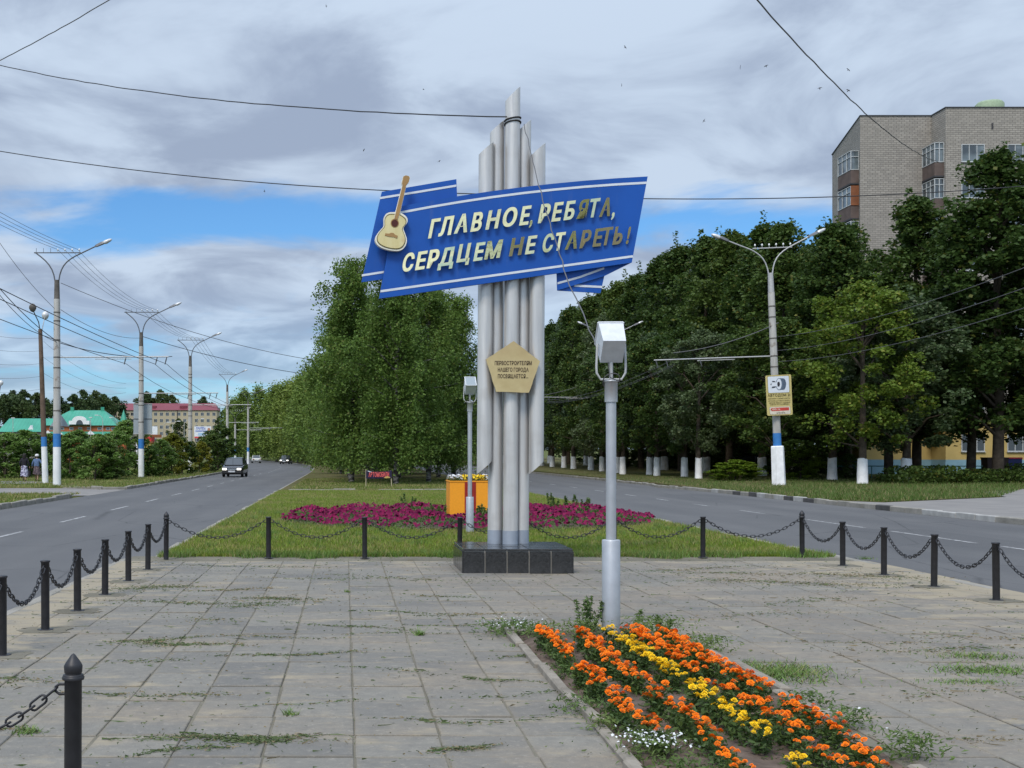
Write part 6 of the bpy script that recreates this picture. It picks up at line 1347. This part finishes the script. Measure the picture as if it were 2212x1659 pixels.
# ------------------------------------------------------------------ left: billboards, kiosk, panels
mat('panel_grey', (0.30, 0.345, 0.375), 0.6, 0.1, 0.06, .8); mat('ad_white', (0.68, 0.70, 0.75), 0.5); mat('ad_blue', (0.07, 0.14, 0.50), 0.6); mat('ad_cyan', (0.35, 0.52, 0.72), 0.6); mat('ad_red', (0.60, 0.045, 0.05), 0.6); mat('ad_skin', (0.42, 0.20, 0.13), 0.7); mat('kiosk_yellow', (0.62, 0.45, 0.14), 0.8); mat('kiosk_red', (0.55, 0.03, 0.04), 0.6)
p = LPp[1]; pg = empty('grey_panel', (p.x, p.y + .5, 0), 0, 'back of a grey metal sign panel behind the second lamp pole', 'sign panel')
zt, zb_ = EYE + (CY - 872) / F * p.y, EYE + (CY - 937) / F * p.y; xa, xb = (286 - 305) / F * p.y, (326 - 305) / F * p.y
MB().box(((xa + xb) / 2, 0, (zt + zb_) / 2), (xb - xa, .10, zt - zb_)).build('panel', M['panel_grey'], pg); MB().box(((xa + xb) / 2, -.06, (zt + zb_) / 2), (xb - xa, .03, .05)).build('rail', M['arm_steel'], pg); MB().box((0, 0, zt / 2), (.12, .12, zt)).build('post', M['arm_steel'], pg)
mb = MB()
for a, b in ((xa, zt), (xa, zb_)): mb.box(((xa + xb) / 2, -.06, b), (xb - xa + .06, .04, .06))
mb.build('frame', M['arm_pale'], pg)
p = LPp[0]; tp = empty('warning_sign', (p.x, p.y + .6, 0), 0, 'back of a grey triangular sign behind the nearest lamp pole', 'sign panel')
zt, zb_ = EYE + (CY - 895) / F * p.y, EYE + (CY - 920.5) / F * p.y
MB().prism([(-.52, 0, zb_), (.50, 0, zb_), (.08, 0, zt), (-.06, 0, zt)], (0, .04, 0)).build('plate', M['panel_grey'], tp); MB().box((0, .08, zb_ / 2), (.07, .07, zb_)).build('post', M['arm_steel'], tp)
bd = 185.0; bl = empty('billboard', at(436, 990, bd).xy.to_3d(), 0, 'white and blue advertising billboard above the young trees', 'billboard'); BO = bl.location.copy()
def bp(px, py, o=0.0): q = at(px, py, bd - o); return q - BO
MB().prism([bp(x, y) for x, y in ((419.5, 947), (456, 947), (456, 921), (419.5, 921))], (0, .25, 0)).build('board', M['ad_white'], bl)
text_part('lettering', 'ГРУППА', bp(434, 928, .02), (1, 0, 0), (0, 0, 1), (0, -1, 0), .36, M['ad_blue'], bl, 1.45, .03); MB().prism([bp(x, y, .02) for x, y in ((422, 932), (448, 932), (448, 930), (422, 930))], (0, .01, 0)).build('text_band', M['ad_blue'], bl)
MB().prism([bp(x, y, .02) for x, y in ((428, 941), (442, 941), (442, 935), (428, 935))], (0, .01, 0)).build('picture', M['ad_cyan'], bl); MB().prism([bp(x, y, .02) for x, y in ((420, 946.5), (455.5, 946.5), (455.5, 943), (420, 943))], (0, .01, 0)).build('red_band', M['ad_red'], bl)
MB().prism([bp(451 + 3 * math.cos(w), 927.5 + 3.4 * math.sin(w), .03) for w in np.linspace(0, 2 * math.pi, 13)[:-1]], (0, .01, 0)).build('portrait', M['ad_skin'], bl)
for px in (428, 448): MB().box(bp(px, 962) + Vector((0, .3, -.3)), (.25, .25, 4.0)).build('leg', M['arm_steel'], bl)
kd = 150.0
def kb(name, label, cat, x0, x1, y0, y1, m, dd, depth=2.5, roof=None):
    o = at((x0 + x1) / 2, 990, dd); o.z = 0; e = empty(name, o, 0, label, cat); a, b = at(x0, y0, dd), at(x1, y1, dd)
    MB().box(Vector(((a.x + b.x) / 2, dd + depth / 2, a.z / 2)) - o, (b.x - a.x, depth, a.z)).build('body', M[m], e)
    if roof: MB().box(Vector(((a.x + b.x) / 2, dd + depth / 2, a.z + .10)) - o, (b.x - a.x + .4, depth + .4, .2)).build('roof', M[roof], e)
    MB().box(Vector(((a.x + b.x) / 2, dd - .02, a.z * .55)) - o, ((b.x - a.x) * .5, .06, a.z * .35)).build('window', M['dark_glass'], e); return e
kb('kiosk', 'yellow kiosk showing between the young trees by the second pole', 'kiosk', 311, 327, 957, 985, 'kiosk_yellow', kd, 2.5, 'balcony_orange'); kb('kiosk', 'red kiosk top behind the yellow kiosk', 'kiosk', 312, 327, 943, 985, 'kiosk_red', kd + 12, 2.5)
kb('kiosk', 'white stall behind the young trees left of the second pole', 'kiosk', 294, 306, 944, 985, 'ad_white', kd + 14, 2.5)
o = at(333, 985, 200); e = empty('price_sign', (o.x, 200, 0), 0, 'white and orange roadside price sign beside the second pole', 'sign'); z0, z1 = at(0, 940, 200).z, at(0, 921, 200).z
MB().box((0, 0, (z0 + z1) / 2), (1.1, .2, z1 - z0)).build('board', M['ad_white'], e); MB().box((.25, -.02, z0 - .15), (1.9, .24, .5)).build('orange_band', M['balcony_orange'], e); MB().box((0, 0, z0 / 2), (.2, .2, z0)).build('post', M['arm_steel'], e)
GS = 'small street lamps in front of the green roofed building'
for i, (px, yt, dr) in enumerate(((222, 897, -1), (253, 902, -1), (196, 902, 0), (28, 903, 0), (352, 912, 1), (373, 910, 1), (398, 907, 1), (424, 905, 1))):
    q = at(px, yt, 215); e = empty('street_lamp', (q.x, 215, 0), 0, 'thin white street lamp, %s from the left of those before the buildings' % nth(sorted([28, 196, 222, 253, 352, 373, 398, 424]).index(px)), 'street lamp', GS); h = q.z
    MB().tube([(0, 0, 0), (0, 0, h - .7), (dr * .4, 0, h - .1), (dr * .9, 0, h)], [.07, .05, .04, .03], 6).build('pole', M['arm_pale'], e); MB().box((dr * 1.1, 0, h + .02), (.6, .25, .14)).build('lamp_head', M['cobra_head'], e)

# dumpsters and pipe rail on the right
mat('bin_brown', (0.035, 0.018, 0.015), 0.7); mat('bin_blue', (0.012, 0.02, 0.11), 0.6); mat('rail_green', (0.05, 0.20, 0.16), 0.6)
for nm, px0, px1, m_, lb in (('brown', 2134, 2177, 'bin_brown', 'dark brown refuse container behind the hedge'), ('blue', 2179, 2207, 'bin_blue', 'dark blue refuse container with a red lid edge at the right edge')):
    dd = 80.0; a, b = at(px0, 991, dd), at(px1, 991, dd); e = empty('refuse_container', ((a.x + b.x) / 2, dd, 0.02), 0, lb, 'container'); w = b.x - a.x; h = a.z
    MB().box((0, .4, h / 2 + .08), (w, .8, h - .16), None, 1.06).build('tub', M[m_], e); MB().box((0, .4, h + .03), (w * 1.1, .9, .08)).build('lid', M['kiosk_red' if nm == 'blue' else m_], e)
    for k in (-1, 1): MB().lathe([(.0, -.04), (.08, -.04), (.08, .04), (0, .04)], (k * w * .38, .2, .08), 10, True, Matrix.Rotation(math.pi / 2, 3, 'Y')).build('wheel', M['sign_dark'], e)
e = empty('pipe_rail', (32, 78, 0), 0, 'low green pipe rail before the yellow wall', 'railing'); MB().tube([(-.5, 0, .85), (9, 0, .85)], .03, 6).build('rail', M['rail_green'], e)
for k in range(5): MB().tube([(-.5 + k * 2.35, 0, 0), (-.5 + k * 2.35, 0, .85)], .03, 6).build('post', M['rail_green'], e)

# ------------------------------------------------------------------ cars
def carpaint(n_, c): t = NT(n_); t.out(c, .22, .2, .5); t.b.inputs['Coat Weight'].default_value = .6; return MATS[n_]
carpaint('paint_black', (0.010, 0.010, 0.013)); carpaint('paint_grey', (0.05, 0.055, 0.065)); carpaint('paint_white', (0.68, 0.67, 0.62)); mat('tyre', (0.012, 0.012, 0.013), .85); mat('rim', (0.35, 0.35, 0.36), .4, .6); mat('chrome', (0.7, 0.7, 0.72), .2, .9); mat('plate', (0.55, 0.58, 0.62), .5); mat('bumper', (0.02, 0.02, 0.022), .6); mat('tail_red', (0.35, 0.01, 0.01), .3)
t = NT('headlight_on'); t.out((.8, .8, .75), .2); t.b.inputs['Emission Color'].default_value = (1, .95, .85, 1); t.b.inputs['Emission Strength'].default_value = 3.0
t = NT('headlight'); t.out((.62, .64, .66), .1, .2, .8)
def car(x, y, rz, label, paint, boxy=False, lights=True, z=-.095):
    """front towards local -Y"""
    root = empty('car', (x, y, z), rz, label, 'car', 'cars on the left road'); L = 4.1; hw = .83
    if boxy: st = [(-2.05, .32, .62, .74), (-1.98, .26, .80, .80), (-.85, .24, .86, .82), (.9, .24, .90, .82), (1.95, .26, .88, .80), (2.05, .34, .72, .76)]; gh = [(-.72, .86, .70, .86, .74), (-.25, .88, .60, 1.40, .60), (.75, .90, .60, 1.42, .60), (1.25, .90, .70, .90, .74)]
    else: st = [(-2.05, .30, .52, .62), (-1.95, .22, .68, .78), (-1.5, .20, .80, .83), (-.85, .20, .92, .84), (.6, .20, .96, .84), (1.7, .22, .98, .82), (1.98, .28, .90, .78), (2.03, .36, .6, .72)]; gh = [(-.98, .92, .72, .93, .74), (-.30, .94, .60, 1.44, .58), (.70, .96, .60, 1.48, .58), (1.55, .97, .66, 1.28, .60), (1.92, .95, .70, .97, .72)]
    mb = MB(); V = []
    for yy, zb, zt, w in st: V += [(-w * .94, yy, zb), (w * .94, yy, zb), (w, yy, (zb + zt) / 2), (w * .95, yy, zt - .03), (w * .80, yy, zt), (-w * .80, yy, zt), (-w * .95, yy, zt - .03), (-w, yy, (zb + zt) / 2)]
    n = 8; mb.add(V, [(i * n + k, i * n + (k + 1) % n, (i + 1) * n + (k + 1) % n, (i + 1) * n + k) for i in range(len(st) - 1) for k in range(n)], True); mb.add(V[:n], [tuple(range(n))[::-1]]); mb.add(V[-n:], [tuple(range(n))]); body = mb.build('body', M[paint], root)
    mb = MB(); V = []
    for yy, zb, wb, zt, wt in gh: V += [(-wb, yy, zb), (wb, yy, zb), (wt, yy, zt), (-wt, yy, zt)]
    mb.add(V, [(i * 4 + k, i * 4 + (k + 1) % 4, i * 4 + 4 + (k + 1) % 4, i * 4 + 4 + k) for i in range(len(gh) - 1) for k in range(4)]); mb.build('window_glass', M['dark_glass'], root)
    rf = MB(); g1, g2 = gh[1], gh[-2]; ms = [(g[0], g[3], g[4]) for g in gh[1:-1]]; V = []
    for yy, zt, wt in ms: V += [(-wt - .02, yy, zt - .05), (wt + .02, yy, zt - .05), (wt - .04, yy, zt + .02), (-wt + .04, yy, zt + .02)]
    rf.add(V, [(i * 4 + k, i * 4 + (k + 1) % 4, i * 4 + 4 + (k + 1) % 4, i * 4 + 4 + k) for i in range(len(ms) - 1) for k in range(4)] + [(3, 2, 1, 0), tuple(range(len(V) - 4, len(V)))]); rf.build('roof', M[paint], root)
    pil = MB()
    for s in (-1, 1):
        for a, b in ((0, 1), (-1, -2)): pil.tube([(s * gh[a][2], gh[a][0], gh[a][1]), (s * (gh[b][4] + .005), gh[b][0], gh[b][3])], .035, 5)
        pil.tube([(s * .72, .2, .93), (s * .60, .2, 1.42)], .035, 5)
    pil.build('pillars', M[paint], root)
    for s in (-1, 1):
        for yy in (-1.28, 1.22):
            ax = Matrix.Rotation(math.pi / 2, 3, 'Y'); w = empty('wheel', (0, 0, 0)); w.parent = root; MB().lathe([(.0, -.09), (.27, -.09), (.30, -.06), (.30, .06), (.27, .09), (0, .09)], (s * .72, yy, .30), 16, True, ax).build('tyre', M['tyre'], w); MB().lathe([(0, -.095), (.18, -.095), (.18, .095), (0, .095)], (s * .72, yy, .30), 12, True, ax).build('rim', M['rim'], w)
        zl = .62 if not boxy else .62
        MB().box((s * .56, -2.0 if not boxy else -2.03, zl), (.30, .10, .13)).build('headlight', M['headlight_on' if lights else 'headlight'], root)
        MB().box((s * .60, 2.0, .70), (.28, .10, .16)).build('taillight', M['tail_red'], root); MB().box((s * .92, -.75, .98), (.16, .10, .12)).build('mirror', M[paint], root)
    MB().box((0, -2.03, .42), (1.5, .12, .20)).build('bumper', M['bumper'], root); MB().box((0, 2.03, .45), (1.5, .12, .20)).build('bumper', M['bumper' if not boxy else 'chrome'], root)
    MB().box((0, -2.05, .60), (.78, .06, .05)).build('grille_bar', M['chrome'], root); MB().box((0, -2.10, .44), (.52, .03, .12)).build('licence_plate', M['plate'], root); MB().box((0, 2.10, .55), (.52, .03, .12)).build('licence_plate', M['plate'], root)
    return root
c_ = car((508 - CX) / F * 92, 92, -.04, 'black hatchback with headlights on, nearest on the left road', 'paint_black'); c_.scale = (.97, .97, .97)
car((618 - CX) / F * 205, 205, -.12, 'dark grey car with headlights on at the road bend', 'paint_grey'); car((553 - CX) / F * 226, 226, .15 + math.pi, 'old white boxy saloon driving away behind the fifth pole', 'paint_white', True, False)
c_ = car(31.5, 93, 1.5, 'dark car parked in the shade under the lindens', 'paint_black', False, False, .03); c_['group'] = 'parked cars'

# ------------------------------------------------------------------ two women walking away
mat('skin', (0.42, 0.25, 0.18), .6); mat('cloth_black', (0.012, 0.010, 0.016), .85); mat('cloth_blue', (0.10, 0.155, 0.27), .9, 0, .12, 9); mat('hair_dark', (0.014, 0.010, 0.009), .7); mat('hat_white', (0.72, 0.72, 0.72), .9); mat('shoe', (0.05, 0.03, 0.02), .6)
def skirtmat(n_, a, b, sc): t = NT(n_); v = t.noise(t.coord('Object'), sc, 3, .6, 1.2); t.out(t.mix(t.rng(v, .48, .56), a, b), .9)
skirtmat('skirt_floral', (0.55, 0.54, 0.66), (0.09, 0.075, 0.15), 7); skirtmat('skirt_dark', (0.05, 0.035, 0.05), (0.20, 0.15, 0.15), 12)
def skin_obj(name, verts, edges, radii, m, parent, sub=2):
    me = bpy.data.meshes.new(name); me.from_pydata([Vector(v) for v in verts], edges, []); o = link(name, me, m, parent)
    o.modifiers.new('skin', 'SKIN'); 
    for v, q in zip(me.skin_vertices[0].data, radii): v.radius = (q, q) if isinstance(q, (int, float)) else q
    me.skin_vertices[0].data[0].use_root = True; s = o.modifiers.new('sub', 'SUBSURF'); s.levels = s.render_levels = sub; o.modifiers['skin'].use_smooth_shade = True
    return o
def person(x, y, rz, h, label, arms, skirt_m, skirt_len, top_m, head, bag=None):
    """faces local +Y; h = standing height"""
    root = empty('person', (x, y, 0.0), rz, label, 'person', 'women walking on the footpath'); k = h / 1.62; root.scale = (k, k, k)
    V = [(0, 0, .90), (0, .0, 1.08), (0, .01, 1.26), (0, .02, 1.38), (0, .035, 1.46), (0, .05, 1.53), (0, .055, 1.60)]; Rr = [(.155, .115), (.14, .10), (.15, .10), (.075, .07), (.055, .055), (.085, .095), (.06, .07)]; E_ = [(i, i + 1) for i in range(6)]
    for s, st in ((-1, .14), (1, -.12)):
        i = len(V); V += [(s * .085, 0, .84), (s * .09, st * .4, .46), (s * .09, st, .09), (s * .095, st + .10, .035)]; Rr += [.095, .055, .036, .03]; E_ += [(0, i), (i, i + 1), (i + 1, i + 2), (i + 2, i + 3)]
    for s, (el, ha) in zip((-1, 1), arms):
        i = len(V); hv = Vector(ha); ev = Vector(el); d = (hv - ev).normalized(); V += [(s * .17, .01, 1.33), el, ha, hv + d * .07]; Rr += [.058, .042, .030, .026]; E_ += [(2, i), (i, i + 1), (i + 1, i + 2), (i + 2, i + 3)]
        sd = Vector((0, 1, 0))
        for f in range(5):
            o_ = (f - 2) * .016; L = (.055, .075, .08, .075, .06)[f]; p_ = hv + d * (.05 if f == 0 else .075) + sd * o_ + (sd * -.018 if f == 0 else Vector()); j = len(V); V += [p_, p_ + d * L + Vector((-s * .012, 0, 0))]; Rr += [.009, .007]; E_ += [(i + 3, j), (j, j + 1)]
    body = skin_obj('body', V, E_, Rr, M['skin'], root)
    # jacket: a looser shell over torso and arms
    JV = [(0, 0, .84), (0, 0, 1.0), (0, 0, 1.14), (0, .01, 1.27), (0, .03, 1.40)]; JR = [(.205, .16), (.195, .15), (.185, .14), (.18, .125), (.09, .085)]; JE = [(i, i + 1) for i in range(4)]
    for s, (el, ha) in zip((-1, 1), arms): i = len(JV); JV += [(s * .17, .01, 1.33), el, tuple(Vector(el) + (Vector(ha) - Vector(el)) * .92)]; JR += [.075, .06, .046]; JE += [(3, i), (i, i + 1), (i + 1, i + 2)]
    skin_obj('jacket', JV, JE, JR, M[top_m], root)
    n = 20; V = []; rings = 7
    for i in range(rings):
        t_ = i / (rings - 1); z = .96 + (skirt_len - .96) * t_; ra = .17 + .10 * t_ ** 1.2
        for q in range(n): w = 2 * math.pi * q / n; f = 1 + .09 * t_ * math.sin(w * 5 + .7); V.append((ra * f * math.cos(w), ra * .82 * f * math.sin(w) + .03 * t_, z + .02 * t_ * math.sin(w * 2)))
    MB().add(V, [(i * n + q, i * n + (q + 1) % n, (i + 1) * n + (q + 1) % n, (i + 1) * n + q) for i in range(rings - 1) for q in range(n)], True).build('skirt', M[skirt_m], root)
    for s, st in ((-1, .14), (1, -.12)): MB().tube([(s * .09, st - .05, .035), (s * .093, st + .04, .035), (s * .097, st + .15, .025)], [.036, .042, .028], 8).build('shoe', M['shoe'], root)
    if head == 'hair': MB().lathe([(.03, -.30), (.10, -.26), (.125, -.10), (.118, .02), (.105, .08), (.06, .125), (0, .135)], (0, .025, 1.56), 14).build('hair', M['hair_dark'], root)
    else:
        MB().lathe([(.09, -.08), (.10, -.02), (.095, .03)], (0, .035, 1.56), 14).build('hair', M['hair_dark'], root)
        ht = MB().lathe([(.118, -.01), (.125, .03), (.11, .09), (.06, .125), (0, .135)], (0, .05, 1.575), 14).build('cap', M['hat_white'], root); MB().box((.05, .17, 1.575), (.15, .12, .015)).build('peak', M['hat_white'], ht)
    if bag:
        b = empty('handbag', Vector((x, y, 0)) + Matrix.Rotation(rz, 3, 'Z') @ Vector(bag) * k, rz, 'black handbag carried by the woman in the floral skirt', 'bag'); MB().box((0, 0, -.32), (.12, .34, .26), None, .8).build('pouch', M['cloth_black'], b); MB().tube([(0, -.1, -.2), (0, -.05, -.03), (0, 0, 0), (0, .05, -.03), (0, .1, -.2)], .010, 6).build('strap', M['cloth_black'], b)
pd = 73.0
person((52.5 - CX) / F * pd, pd, .06, 1.60, 'woman with long dark hair in black top and pale floral skirt walking away', [((-.25, -.04, 1.10), (-.24, .06, .88)), ((.26, -.02, 1.10), (.30, .05, .88))], 'skirt_floral', .30, 'cloth_black', 'hair', (.31, .06, .80))
person((76.5 - CX) / F * pd, pd + .3, -.05, 1.55, 'woman in blue jacket and white cap walking away beside the brown pole', [((-.26, -.03, 1.10), (-.30, .03, .90)), ((.34, -.02, 1.12), (.52, .05, .95))], 'skirt_dark', .42, 'cloth_blue', 'cap')

# ------------------------------------------------------------------ swallows
mat('swallow', (0.06, 0.06, 0.07), .8)
bm_ = MB().lathe([(0, -.11), (.022, -.07), (.03, 0), (.022, .06), (0, .10)], n=8).mesh('swallow_body', M['swallow']); bw_ = MB().add([(0, 0, .05), (.09, .03, .07), (.20, .01, .0), (.10, 0, .02), (0, 0, -.01), (0, -.008, .05), (.09, .022, .07), (.20, .002, .0), (.10, -.008, .02), (0, -.008, -.01)], [(0, 1, 2, 3, 4), (9, 8, 7, 6, 5)]).mesh('swallow_wing', M['swallow'])
for i, (px, py, d) in enumerate(((705, 13, 60), (786, 324, 45), (949, 348, 45), (1350, 102, 62), (1655, 143, 58), (1599, 145, 62), (1832, 151, 58), (1771, 191, 50), (1832, 196, 46), (1521, 261, 60), (915, 193, 70), (1343, 184, 66), (571, 413, 70))):
    q = at(px, py, d); e = empty('swallow', q, 0, 'tiny flying swallow in the sky, %s from the left' % nth(sorted([705, 786, 949, 1350, 1655, 1599, 1832, 1771, 1833, 1521, 915, 1343, 571]).index(px) + (1 if py == 196 else 0)), 'bird', 'swallows in the sky'); e.rotation_euler = (random.uniform(-1, 1), random.uniform(-1.5, 1.5), random.uniform(0, 6)); e.scale = (.6, .6, .6)
    link('body', bm_, None, e); link('wing', bw_, None, e); w = link('wing', bw_, None, e); w.scale = (-1, 1, 1)
bpy.data.objects.remove(_fo)
